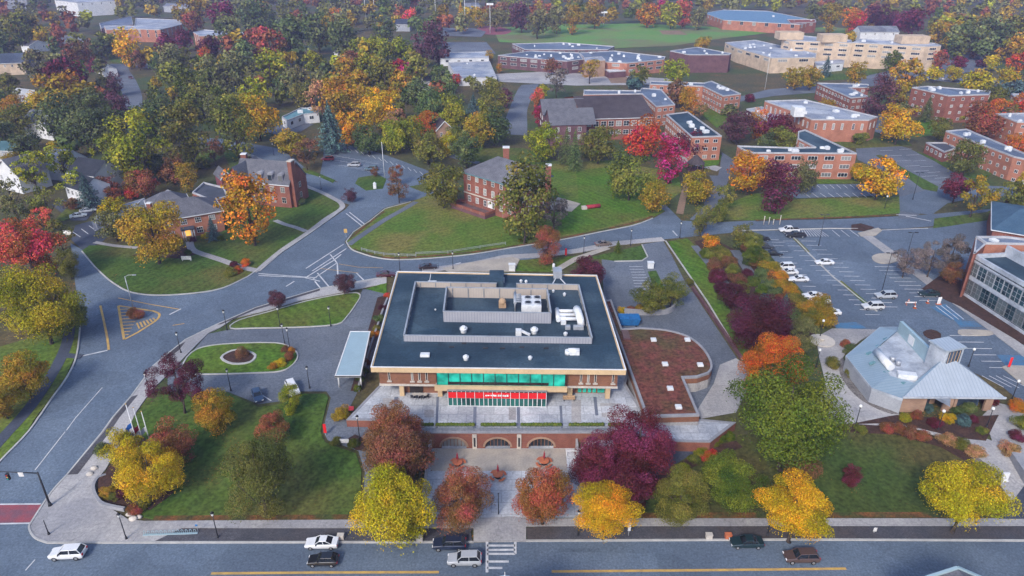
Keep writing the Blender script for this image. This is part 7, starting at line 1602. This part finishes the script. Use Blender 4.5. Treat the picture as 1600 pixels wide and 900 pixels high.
# ------------------------------------------------------------------ lamps
def lamp_post(px, py, h, label, group, headpx=None, style='globe', banner=None):
    p = P(px, py); z = g(p.y)+.1; t = thing('street_lamp', label, 'street lamp', (p.x, p.y, z), group)
    b = MB(); b.cyl((p.x, p.y, z), .2, .45, 10, .13); b.tube([(p.x, p.y, z+.4), (p.x, p.y, z+h)], [.085, .06], 8); link('post', b, 'dark_metal', t)
    if style == 'globe':
        b = MB(); b.cyl((p.x, p.y, z+h), .16, .12, 10); link('collar', b, 'dark_metal', t)
        b = MB(); b.ball((p.x, p.y, z+h+.36), .28, (1, 1, 1.15), 2); link('globe', b, 'globe_white', t)
    elif style == 'lantern':
        b = MB(); b.tube([(p.x, p.y, z+h), (p.x, p.y, z+h+.5)], [.14, .24], 8); link('lantern', b, 'globe_white', t)
        b = MB(); b.tube([(p.x, p.y, z+h+.5), (p.x, p.y, z+h+.85)], [.3, .05], 8); link('lantern_cap', b, 'dark_metal', t)
    elif style == 'double':
        b = MB(); b.bar((p.x-.9, p.y, z+h), (p.x+.9, p.y, z+h), .08); link('arm', b, 'dark_metal', t)
        for s in (-1, 1):
            b = MB(); b.box((p.x+s*.85, p.y, z+h+.08), (.75, .42, .16)); link('lamp_head', b, 'dark_metal', t)
    if banner:
        b = MB(); b.box((p.x+.38, p.y, z+h*.62), (.6, .04, 1.2)); link('banner', b, banner, t)
    return t
G1 = 'black lamp posts with white lanterns'
for px, py, lb in ((355, 516, 'black lamp post left in the lawn strip between avenue and driveway'), (283, 552, 'black lamp post on the sidewalk above the dark maroon tree'), (235, 617, 'black lamp post behind the dark maroon tree'), (361, 611, 'black lamp post at the edge of the lower driveway'),
                   (438, 511, 'black lamp post on the lawn above the driveway, left of two'), (517, 510, 'black lamp post on the lawn above the driveway, right of two'), (445, 538, 'black lamp post at the rounded island end, left of two'), (453, 545, 'black lamp post at the rounded island end, right of two'),
                   (484, 607, 'black lamp post by the driveway beside the young tree'), (562, 686, 'black lamp post beside the path sign and terrace corner'), (640/1, 9999, None), (625, 423, 'black lamp post at the rear road behind the left roof corner'), (708, 421, 'black lamp post behind the rear roof edge'), (912, 396, 'black lamp post on the rear road right of the rust-topped tree'),
                   (985, 384, 'black lamp post by the rear road above the lawn'), (1062, 372, 'black lamp post at the rear road junction'), (502, 296, 'black lamp post by the avenue right of the gabled hall'), (428, 243, 'black lamp post at the bend of the avenue')):
    if lb: lamp_post(px, py, 4.2 if py < 460 or py > 500 else 4.2, lb, G1, style='lantern')
G2 = 'street lamps along the front sidewalk'
for px, py, lb, bn in ((198, 843, 'black street lamp on the corner pavement left of the bicycle rack', None), (341, 841, 'black street lamp right of the bicycle rack', None), (585, 841, 'black street lamp under the large yellow street tree', None), (903, 838, 'black street lamp with a yellow sign left of the golden street tree', 'paint_yellow'),
                       (1199, 837, 'black street lamp under the golden tree at the right', None), (77, 836, 'short black post at the tip of the street corner', None)):
    lamp_post(px, py, 4.3 if px != 77 else 2.8, lb, G2, style='lantern' if px != 77 else 'none', banner=bn)
G3 = 'white globe lamps round the pavilion'
for px, py, lb in ((1337, 664, 'globe lamp by the curved path below the huge green tree'), (1513, 573, 'globe lamp in the bed right of the pavilion'), (1465, 672, 'globe lamp in front of the pavilion beds'), (1541, 668, 'globe lamp at the pavilion forecourt'), (1275, 574, 'globe lamp on the pavement left of the pavilion'), (1281, 527, 'globe lamp by the stone circle above the pavilion walk'),
                   (1581, 624, 'globe lamp at the right edge by the hatched bays'), (161, 442, 'globe lamp'), (1178, 400, 'globe lamp rising from the car park hedge, upper'), (1229, 461, 'globe lamp rising from the car park hedge, lower'), (1382, 326, 'globe lamp on the grass bank at the far car park'), (1488, 318, 'globe lamp on the right verge')):
    if px != 161: lamp_post(px, py, 3.6, lb, G3)
G4 = 'tall black car park lamps'
for px, py, h, lb in ((1376, 462, 11, 'tall black double lamp in the middle of the big car park'), (1279, 384, 9, 'tall black double lamp at the top of the big car park'), (1415, 408, 8, 'tall black lamp before the bare trees in the car park'), (1426, 312, 9, 'tall black lamp at the campus junction by the grass strip')):
    lamp_post(px, py, h, lb, G4, style='double')
# tall pale poles
def pale_pole(px, py, h, label, name='pole', arm=None, cat='pole', m='white_trim', r=.11, grp=None):
    p = P(px, py); z = g(p.y); t = thing(name, label, cat, (p.x, p.y, z), grp)
    b = MB(); b.tube([(p.x, p.y, z), (p.x, p.y, z+h)], [r, r*.6], 8); link('post', b, m, t)
    if arm:
        b = MB(); b.tube([(p.x, p.y, z+h-.1), (p.x+arm*.4, p.y, z+h+.35), (p.x+arm, p.y, z+h+.4)], [.06, .05, .04], 6); link('arm', b, m, t)
        b = MB(); b.box((p.x+arm*1.1, p.y, z+h+.38), (.8, .3, .14)); link('lamp_head', b, m, t)
    else:
        b = MB(); b.ball((p.x, p.y, z+h), r*1.3, sub=1); link('cap', b, m, t)
    return t
pale_pole(209, 484, 8.5, 'white street lamp with a curved arm on the yellow-striped island', 'street_lamp', 2.0, 'street lamp', 'galvanised', .13)
pale_pole(601, 279, 13, 'tall white lamp mast with base on the small lot island', 'lamp_mast', None, 'lamp mast')
pale_pole(1195, 140, 20, 'tall pale mast behind the L-shaped brick hall', 'mast', None, 'mast')
for k, (px, py, h, lb) in enumerate(((572, 30, 26, 'floodlight mast in the far woods, left of two'), (586, 30, 24, 'floodlight mast in the far woods, right of two'), (681, 32, 26, 'floodlight mast at the edge of the running track, left'), (727, 44, 28, 'floodlight mast beside the running track, middle'), (766, 52, 24, 'floodlight mast in front of the running track'), (744, 40, 24, 'floodlight mast behind the running track'), (943, 40, 12, 'short mast at the far edge of the playing field'))):
    t = pale_pole(px, py, h, lb, 'floodlight_mast', None, 'mast', 'white_trim', .28, 'floodlight masts of the sports field')
    p = P(px, py); b = MB(); b.box((p.x, p.y, GZ+h), (6, .6, 1.6)); link('floodlight_bank', b, 'white_trim', t)

# ------------------------------------------------------------------ traffic signal, signs, flags
p = P(79, 791); t = thing('signal_mast', 'dark traffic signal mast with a long arm over the avenue at the corner', 'traffic signal', (p.x, p.y, .12))
hd = 6.6; b = MB(); b.cyl((p.x, p.y, .12), .32, .7, 10, .2); b.tube([(p.x, p.y, .5), (p.x, p.y, hd+.2)], [.17, .12], 10); link('post', b, 'dark_metal', t)
b = MB(); b.tube([(p.x, p.y, hd), (p.x-10, p.y+.2, hd+.35)], [.1, .05], 8); link('mast_arm', b, 'dark_metal', t)
b = MB(); b.box((p.x-2.5, p.y-.12, hd-.15), (.75, .06, .75)); sg = link('sign_plate', b, 'sign_white', t)
for dx in (-4.6,):
    b = MB(); b.box((p.x+dx, p.y-.1, hd-.55), (.42, .38, 1.15)); hh = link('signal_head', b, 'dark_metal', t)
    for k, c_ in enumerate(('lamp_red', 'paint_yellow', 'glass_teal')):
        b = MB(); b.tube([(p.x+dx, p.y-.3, hd-.2-k*.35), (p.x+dx, p.y-.34, hd-.2-k*.35)], [.12, .12], 10); link('signal_lens', b, c_, hh)
def signpost(px, py, h, w, hh, m, label, cat='sign', grp=None, post='galvanised', back=None):
    p = P(px, py); z = g(p.y)+.05; t = thing('sign', label, cat, (p.x, p.y, z), grp)
    b = MB(); b.tube([(p.x, p.y, z), (p.x, p.y, z+h)], [.05, .05], 6); link('post', b, post, t)
    b = MB(); b.box((p.x, p.y-.07, z+h-hh/2), (w, .04, hh)); link('panel', b, m, t)
    return t
signpost(541, 371, 2.6, .9, 1.2, 'paint_yellow', 'yellow warning sign at the kerb by the avenue crossing')
signpost(982, 838, 2.6, .42, 1.5, 'sign_white', 'narrow white sign in the planter strip right of the golden street tree')
signpost(1365, 834, 1.2, .5, .7, 'sign_white', 'small white box sign in the right planter strip')
signpost(884, 400, 2.2, .5, 2.0, 'sign_red', 'red banner post by the rear road behind the hall')
signpost(509, 680, 2.4, .5, 1.9, 'sign_red', 'red banner post beside the path at the lower left lawn')
signpost(1575, 576, 2.6, .5, 2.2, 'sign_red', 'red banner post on the traffic island at the right edge')
signpost(310, 832, 1.6, .35, .3, 'skip_blue', 'small teal post at the end of the bicycle rack', 'post')
p = P(539, 696); t = thing('sign_board', 'white low sign board between two shrubs by the path', 'sign', (p.x, p.y, g(p.y)))
b = MB(); b.box((p.x, p.y, g(p.y)+.95), (1.5, .12, .8)); link('panel', b, 'sign_white', t)
for dx in (-.65, .65):
    b = MB(); b.box((p.x+dx, p.y+.02, g(p.y)+.45), (.1, .1, .9)); link('post', b, 'dark_metal', t)
p = P(292, 408); t = thing('sign_board', 'white lawn sign on the grass before the brick house', 'sign', (p.x, p.y, GZ+.12))
b = MB(); b.box((p.x, p.y, GZ+.95), (2.6, .14, 1.0)); link('panel', b, 'sign_white', t)
for dx in (-1.1, 1.1):
    b = MB(); b.box((p.x+dx, p.y+.02, GZ+.4), (.14, .14, .8)); link('post', b, 'sign_white', t)
p = P(588, 750/1.0) if False else P(106, 367); t = thing('sign_board', 'pale sign board beside the small parking lot at the left', 'sign', (p.x, p.y, GZ))
b = MB(); b.box((p.x, p.y, GZ+.9), (2.2, .14, .8)); link('panel', b, 'sign_white', t); b = MB(); b.box((p.x, p.y+.03, GZ+.3), (1.6, .12, .6)); link('plinth', b, 'stone_trim', t)
# flags at the corner
mat('flag_blue', (.02, .11, .42), .8, (.03, .16, .5), .8, .2, 3); mat('flag_white', (.74, .74, .76), .8); mat('flag_red', (.55, .05, .10), .8)
def flagpole(px, py, h, label, flags, lean=0):
    p = P(px, py); z = g(p.y)+.1; t = thing('flagpole', label, 'flagpole', (p.x, p.y, z), 'flagpoles at the street corner')
    b = MB(); b.cyl((p.x, p.y, z), .2, .2, 10); b.tube([(p.x, p.y, z+.1), (p.x, p.y, z+h)], [.1, .055], 10); link('pole', b, 'white_trim', t)
    b = MB(); b.ball((p.x, p.y, z+h+.1), .13, sub=1); link('finial', b, 'paint_yellow', t)
    zz = z+h*flags[0]
    for k, m in enumerate(flags[1]):
        b = MB(); n = 7; gd = []
        for i in range(n+1):
            u = i/n; row = []
            for j in range(4):
                v = j/3; row.append(b.bm.verts.new((p.x-.08-u*1.15-.2*math.sin(u*5+v*2)*u, p.y-.1*math.sin(u*7+v)-.16*u, zz-k*.95-v*.95-u*1.0)))
            gd.append(row)
        for i in range(n):
            for j in range(3): b.bm.faces.new((gd[i][j], gd[i+1][j], gd[i+1][j+1], gd[i][j+1]))
        bmesh.ops.solidify(b.bm, geom=b.bm.faces[:], thickness=.02); link('flag', b, m, t)
flagpole(221, 714, 10.6, 'tallest white flagpole with a blue and white flag at half height, left of three', (.66, ('flag_blue', 'flag_white', 'flag_blue')))
flagpole(229, 708, 9.2, 'white flagpole in the middle of three, its limp flag red and white', (.62, ('flag_red', 'flag_white')))
flagpole(238, 703, 7.8, 'shortest white flagpole at the corner with a plain white flag, right of three', (.62, ('flag_white',)))

# ------------------------------------------------------------------ furniture
mat('table_orange', (.52, .16, .07), .6, (.42, .12, .06), 1, .1, 4); mat('cloth_red', (.36, .035, .05), .85, (.28, .03, .045), 2, .15, 6)
for px, py, lb in ((715, 727, 'round orange picnic table with closed red parasol, left in the sunken court'), (778, 746, 'round orange picnic table with closed red parasol, nearest the court entrance'), (850, 725, 'round orange picnic table with closed red parasol, right in the sunken court')):
    p = P(px, py, .03); t = thing('picnic_table', lb, 'picnic table', p, 'picnic tables in the sunken court')
    b = MB(); b.cyl((p.x, p.y, .74), .85, .07, 20); link('tabletop', b, 'table_orange', t)
    b = MB(); b.tube([(p.x, p.y, .04), (p.x, p.y, .74)], [.09, .07], 10); b.cyl((p.x, p.y, .03), .45, .05, 12); link('pedestal', b, 'dark_metal', t)
    for k in range(4):
        a = k*math.pi/2+.6; a0, a1 = a-.5, a+.5; b = MB(); q = [(p.x+r_*math.cos(x_), p.y+r_*math.sin(x_)) for r_, x_ in ((1.05, a0), (1.45, a0), (1.52, a), (1.45, a1), (1.05, a1), (1.1, a))]; b.prism(q, .42, .48); bc = link('bench', b, 'table_orange', t)
        b = MB(); b.bar((p.x+.1*math.cos(a), p.y+.1*math.sin(a), .2), (p.x+1.25*math.cos(a), p.y+1.25*math.sin(a), .4), .07); link('bench_arm', b, 'dark_metal', bc)
    b = MB(); b.tube([(p.x, p.y, .75), (p.x, p.y, 2.9)], [.03, .025], 6); link('parasol_pole', b, 'dark_metal', t)
    b = MB(); b.tube([(p.x, p.y, 1.35), (p.x, p.y, 1.5), (p.x, p.y, 2.2), (p.x, p.y, 2.75)], [.14, .2, .13, .03], 10); link('parasol_cloth', b, 'cloth_red', t)
p = P(779, 803, .03); t = thing('gate_post', 'dark slender post in the middle of the court entrance', 'post', p)
b = MB(); b.tube([(p.x, p.y, .03), (p.x, p.y, 4.0)], [.09, .06], 8); link('post', b, 'dark_metal', t); b = MB(); b.ball((p.x, p.y, 4.1), .13, sub=1); link('finial', b, 'dark_metal', t)
for px, lb in ((736, 'low white stone post at the left of the court entrance'), (823, 'low white stone post at the right of the court entrance')):
    p = P(px, 806, .1); b = MB(); b.box((p.x, p.y, .5), (.55, .55, .8)); b.box((p.x, p.y, .95), (.66, .66, .12)); solo('gate_pillar', b, 'stone_trim', lb, 'pillar', 'gate pillars of the court')
# bicycle rack
a, c = P(224, 836, .18), P(309, 833, .18); t = thing('bicycle_rack', 'long pale blue bicycle rack on the corner pavement', 'bicycle rack', a.lerp(c, .5))
b = MB(); b.bar(a+Vector((0, 0, .05)), c+Vector((0, 0, .05)), .35, .08); link('base_rail', b, 'canopy_metal', t)
for k in range(13):
    q = a.lerp(c, (k+.5)/13); b = MB(); b.tube([(q.x-.2, q.y, .2), (q.x-.2, q.y, .85), (q.x-.05, q.y, 1.0), (q.x+.1, q.y, .85), (q.x+.1, q.y, .2)], .045, 6); link('hoop', b, 'canopy_metal', t)
# street litter boxes, boulders, planters
def boulder(px, py, r, label, m='stone_trim', zb=None):
    p = P(px, py) if zb is None else P(px, py, zb); z = (g(p.y) if zb is None else zb); b = MB(); b.ball((p.x, p.y, z+r*.35), r, (1, .8, .6), 2); rr = random.Random(int(px))
    for v in b.bm.verts: v.co += Vector((rr.uniform(-1, 1), rr.uniform(-1, 1), rr.uniform(-1, 1)))*r*.1
    solo('boulder', b, m, label, 'boulder', 'pale boulders at the corner bed')
for q in ((203, 805, .6, 'pale boulder nearest the lawn corner beside the bed'), (209, 812, .7, 'largest pale boulder at the foot of the corner bed'), (218, 809, .5, 'small pale boulder right of the largest one by the corner bed'), (148, 733, .6, 'pale boulder at the upper end of the corner bed'), (141, 742, .6, 'pale boulder on the corner pavement below the upper one')): boulder(*q)
for px, py, lb in ((533, 843, 'grey utility box behind the white sedan'), (656, 846, 'small tan utility box left of the navy SUV'), (1107, 842, 'pale utility box in the right planter strip'), (1137, 842, 'orange utility box left of the dark teal sedan')):
    p = P(px, py); b = MB(); b.box((p.x, p.y, .55), (.9, .6, .75)); b.box((p.x, p.y, .96), (1.0, .7, .08)); solo('utility_box', b, 'stone_trim' if 'orange' not in lb else 'table_orange', lb, 'utility box', 'utility boxes by the street')
# corner seat wall
ln = xy(cr([(150, 776), (147, 762), (153, 748), (166, 742)][::-1] + [(160, 790), (180, 796), (196, 799)], False, 4)); mb = MB()
for q in strip_polys(ln, .45): mb.prism(q, .1, .75)
solo('seat_wall', mb, 'terrace_edge', 'curved low stone wall round the corner bed', 'wall')
# retaining wall of the lawn strip
ln = xy([(1082, 452), (1105, 484), (1130, 520), (1158, 562)]); mb = MB()
for q in strip_polys(ln, .5): mb.prism(q, GZ-.2, GZ+.75)
solo('retaining_wall', mb, 'brick_purple', 'dark low wall between the service drive and the bright lawn strip', 'wall')
ln = xy(cr([(975, 490), (1000, 492), (1030, 492), (1048, 488), (1056, 478)], False, 3)); mb = MB()
for q in strip_polys(ln, .5): mb.prism(q, GZ-.2, GZ+1.3)
solo('retaining_wall', mb, 'terrace_edge', 'curved pale concrete wall round the thicket behind the hall', 'wall')
ln = [P(*q, GZ) for q in ((606, 470), (600, 484), (578, 550), (560, 612))]; mb = MB()
for q in strip_polys([(p.x, p.y) for p in ln], .4): mb.prism(q, GZ-.2, GZ+.9)
solo('planter_wall', mb, 'terrace_edge', 'long low planter wall along the left side of the hall', 'wall')
# slope fence on the rear road
ln = [P(*q, GZ) for q in cr([(565, 392), (600, 400), (650, 402)], n=3)]; ln2 = [P(*q, GZ) for q in ((650, 399), (700, 397), (750, 389), (790, 383))]
for pts_, lb in ((ln, 'low rail fence at the left foot of the grassy slope'), (ln2, 'low rail fence at the right foot of the grassy slope by the rear road')):
    t = thing('rail_fence', lb, 'fence', pts_[0], 'rail fences of the slope')
    b = MB()
    for a_, c_ in zip(pts_, pts_[1:]):
        for z in (.45, .8): b.bar((a_.x, a_.y, GZ+.1+z), (c_.x, c_.y, GZ+.1+z), .06, .07)
    link('rail', b, 'siding_grey', t)
    for q in pts_:
        b = MB(); b.box((q.x, q.y, GZ+.5), (.1, .1, 1.0)); link('post', b, 'siding_grey', t)
# roadworks in the car park
p = P(1422, 477); t = thing('barrier', 'orange and white work barrier in the car park, left of the two blue bays', 'barrier', p)
b = MB(); b.box((p.x, p.y, GZ+.75), (2.6, .12, .3)); link('board', b, 'sign_white', t)
for dx in (-1, 1):
    b = MB(); b.bar((p.x+dx, p.y-.35, GZ+.05), (p.x+dx, p.y, GZ+.95), .09); b.bar((p.x+dx, p.y+.35, GZ+.05), (p.x+dx, p.y, GZ+.95), .09); link('leg', b, 'table_orange', t)
for px, py, lb in ((1419, 473, 'orange traffic cone left of the white work barrier'), (1449, 474, 'orange traffic cone right of the white work barrier'), (1429, 482, 'orange traffic cone in front of the white work barrier')):
    p = P(px, py); t = thing('traffic_cone', lb, 'traffic cone', p, 'traffic cones in the car park')
    b = MB(); b.box((p.x, p.y, GZ+.1), (.7, .7, .08)); link('base', b, 'table_orange', t); b = MB(); b.tube([(p.x, p.y, GZ+.14), (p.x, p.y, GZ+1.0)], [.3, .06], 12); link('cone', b, 'table_orange', t); b = MB(); b.tube([(p.x, p.y, GZ+.5), (p.x, p.y, GZ+.68)], [.205, .155], 12); link('stripe', b, 'sign_white', t)
p = P(1466, 476); t = thing('sign_board', 'white upright board beside the work barrier in the car park', 'sign', p)
b = MB(); b.box((p.x, p.y, GZ+1.1), (.9, .1, 1.7), .2); link('panel', b, 'sign_white', t); b = MB(); b.box((p.x, p.y, GZ+.15), (1.1, .6, .2)); link('foot', b, 'table_orange', t)
# things on the terrace
def cafe_set(px, py, label, z=TZ):
    p = P(px, py, z); t = thing('cafe_table', label, 'table', p)
    b = MB(); b.cyl((p.x, p.y, z+.7), .5, .05, 14); link('tabletop', b, 'stone_trim', t); b = MB(); b.tube([(p.x, p.y, z), (p.x, p.y, z+.7)], [.22, .05], 8); link('pedestal', b, 'dark_metal', t)
for px, lb in ((648, 'left small table under the left overhang of the hall'), (656, 'middle small table under the left overhang of the hall'), (664, 'right small table under the left overhang of the hall')): cafe_set(px, 621, lb)
def chair(px, py, rz, label):
    p = P(px, py, TZ); t = thing('cafe_chair', label, 'chair', p, 'dark chairs under the overhang'); c_, s_ = math.cos(rz), math.sin(rz)
    b = MB(); b.box((p.x, p.y, TZ+.45), (.46, .46, .06), rz); link('seat', b, 'dark_metal', t)
    b = MB(); b.box((p.x-s_*.22, p.y+c_*.22, TZ+.75), (.46, .05, .5), rz); link('backrest', b, 'dark_metal', t)
    for dx in (-.19, .19):
        for dy in (-.19, .19):
            b = MB(); b.box((p.x+dx*c_-dy*s_, p.y+dx*s_+dy*c_, TZ+.21), (.04, .04, .42), rz); link('leg', b, 'dark_metal', t)
for k, (px, py) in enumerate(((644, 623), (652, 624), (660, 624), (668, 623))): chair(px, py, 3.1+k*.2, f'dark chair under the left overhang of the hall, {["leftmost","second from left","third from left","rightmost"][k]} of four')
p = P(889, 626, TZ); t = thing('bench', 'long pale wooden bench under the right overhang of the hall', 'bench', p)
b = MB(); b.box((p.x, p.y, TZ+.46), (2.2, .5, .08)); link('seat', b, 'wood_pale', t); b = MB(); b.box((p.x, p.y+.25, TZ+.75), (2.2, .06, .4)); link('backrest', b, 'wood_pale', t)
for dx in (-.9, .9):
    b = MB(); b.box((p.x+dx, p.y, TZ+.22), (.1, .45, .42)); link('leg', b, 'dark_metal', t)
p = P(549, 643, TZ); t = thing('bench', 'small red bench at the left front corner of the terrace', 'bench', p)
b = MB(); b.box((p.x, p.y, TZ+.45), (.9, .5, .08)); link('seat', b, 'cloth_red', t); b = MB(); b.box((p.x, p.y+.24, TZ+.75), (.9, .06, .45)); link('backrest', b, 'cloth_red', t)
for dx in (-.35, .35):
    b = MB(); b.box((p.x+dx, p.y, TZ+.22), (.08, .4, .42)); link('leg', b, 'dark_metal', t)
# slope sculpture, stone circle, posts by the gate
p = P(922, 327); t = thing('log_bench', 'red lying log-like seat with a grey end on the grassy slope', 'bench', (p.x, p.y, GZ+.14))
b = MB(); b.tube([(p.x-1.2, p.y, GZ+.75), (p.x+3.2, p.y+1.0, GZ+.9)], [.62, .62], 10); link('log', b, 'cloth_red', t); b = MB(); b.box((p.x-1.9, p.y-.1, GZ+.6), (1.6, 1.3, .9), .2); link('block', b, 'stone_trim', t)
for k, (px, h) in enumerate(((1193, 2.6), (1201, 2.2), (1208, 1.6), (1218, 2.8))):
    pale_pole(px, 351, h, f'{["leftmost", "second", "third", "rightmost"][k]} of four pale posts at the car park entrance' if k in (0, 3) else f'{["", "second from left", "third from left"][k]} of four pale posts at the car park entrance', 'entrance_post', None, 'post', 'stone_trim', .16, 'posts at the car park entrance')
b = MB(); p = P(865, 420); b.cyl((p.x, p.y, GZ+.1), .35, 1.2, 10); b.ball((p.x, p.y, GZ+1.3), .35, sub=1); solo('bollard', b, 'white_trim', 'white rounded bollard behind the rear roof edge of the hall', 'bollard')
p = P(800, 428); b = MB(); b.box((p.x, p.y+2, GZ+.9), (1.6, 1.2, 1.8)); b.box((p.x, p.y+2, GZ+1.85), (1.8, 1.4, .12)); solo('utility_cabinet', b, 'white_metal', 'white utility cabinet behind the rear roof edge of the hall', 'utility cabinet')
p = P(1016, 419); b = MB(); b.box((p.x, p.y, GZ+.9), (1.5, 1.2, 1.5)); b.box((p.x, p.y, GZ+1.7), (1.7, 1.4, .12)); solo('utility_cabinet', b, 'white_metal', 'white utility cabinet on the island of the small car park', 'utility cabinet')
p = P(586, 295); b = MB(); b.box((p.x, p.y, GZ+1.0), (1.0, .9, 1.9)); b.tube([(p.x, p.y, GZ+1.9), (p.x, p.y, GZ+2.5)], [.6, .05], 4); solo('guard_kiosk', b, 'white_metal', 'small white kiosk at the tip of the small lot island', 'kiosk')
b = MB(); p = P(1568, 752); b.box((p.x, p.y, g(p.y)+.9), (1.0, .3, 1.7)); b.box((p.x, p.y, g(p.y)+.1), (1.3, .6, .2)); solo('monument_stone', b, 'white_trim', 'white upright stone on the gravel at the lower right', 'stone')
c = P(1610, 735); b = MB(); b.hexa([(c.x-3, c.y-3, 0), (c.x+4, c.y-5, 0), (c.x+4, c.y+2, 0), (c.x-2, c.y+2.6, 0)], [(c.x-3, c.y-3, g(c.y)+1.6), (c.x+4, c.y-5, g(c.y)+1.7), (c.x+4, c.y+2, g(c.y)+1.8), (c.x-2, c.y+2.6, g(c.y)+1.7)]); solo('planter_block', b, 'terrace_edge', 'pale concrete planter block at the lower right edge', 'planter')
b = MB(); p = P(331, 553) if False else P(1284, 534); b.cyl((p.x, p.y, GZ+.15), 2.6, .25, 24); b.cyl((p.x, p.y, GZ+.4), .5, .5, 10); solo('stone_circle', b, 'stone_trim', 'small round paved circle with stones above the pavilion walk', 'stone circle')
# ------------------------------------------------------------------ light, air, picture settings
w = bpy.data.worlds.new('World'); SC.world = w; w.use_nodes = True
nt = w.node_tree; bg = nt.nodes['Background']
sky = nt.nodes.new('ShaderNodeTexSky'); sky.sky_type = 'NISHITA'; sky.sun_disc = False
SUN_EL, SUN_AZ = R(38), R(205)
sky.sun_elevation = SUN_EL; sky.sun_rotation = SUN_AZ; sky.air_density = 1.0; sky.dust_density = 2.0; sky.ozone_density = 3.0
nt.links.new(sky.outputs[0], bg.inputs[0]); bg.inputs[1].default_value = .112
sl = bpy.data.lights.new('sun', 'SUN'); sl.energy = 1.3; sl.angle = R(10); sl.color = (1, .93, .84)
so = bpy.data.objects.new('sun', sl); COL.objects.link(so); so.location = (0, 0, 200)
sd = Vector((math.sin(SUN_AZ)*math.cos(SUN_EL), math.cos(SUN_AZ)*math.cos(SUN_EL), math.sin(SUN_EL)))
so.rotation_euler = (-sd).to_track_quat('-Z', 'Y').to_euler()

mb = MB(); mb.box((0, 950, 39.9), (5200, 2500, 82.2))
hz = link('haze', mb, [], None); hz['kind'] = 'stuff'
hm = bpy.data.materials.new('haze'); hm.use_nodes = True; t = hm.node_tree
t.nodes.remove(t.nodes['Principled BSDF'])
pv = t.nodes.new('ShaderNodeVolumePrincipled'); pv.inputs['Color'].default_value = (.55, .555, 1, 1); pv.inputs['Density'].default_value = .00022; pv.inputs['Anisotropy'].default_value = .1
t.links.new(pv.outputs[0], t.nodes['Material Output'].inputs['Volume'])
hz.data.materials.append(hm)

SC.view_settings.view_transform = 'Standard'; SC.view_settings.look = 'None'; SC.view_settings.gamma = 1; SC.view_settings.exposure = 1.1;
SC.view_settings.use_curve_mapping = False
SC.cycles.use_denoising = True
SC.cycles.max_bounces = 5; SC.cycles.diffuse_bounces = 3; SC.cycles.glossy_bounces = 2; SC.cycles.volume_bounces = 1; SC.cycles.transparent_max_bounces = 4
SC.cycles.use_adaptive_sampling = True; SC.cycles.adaptive_threshold = .02
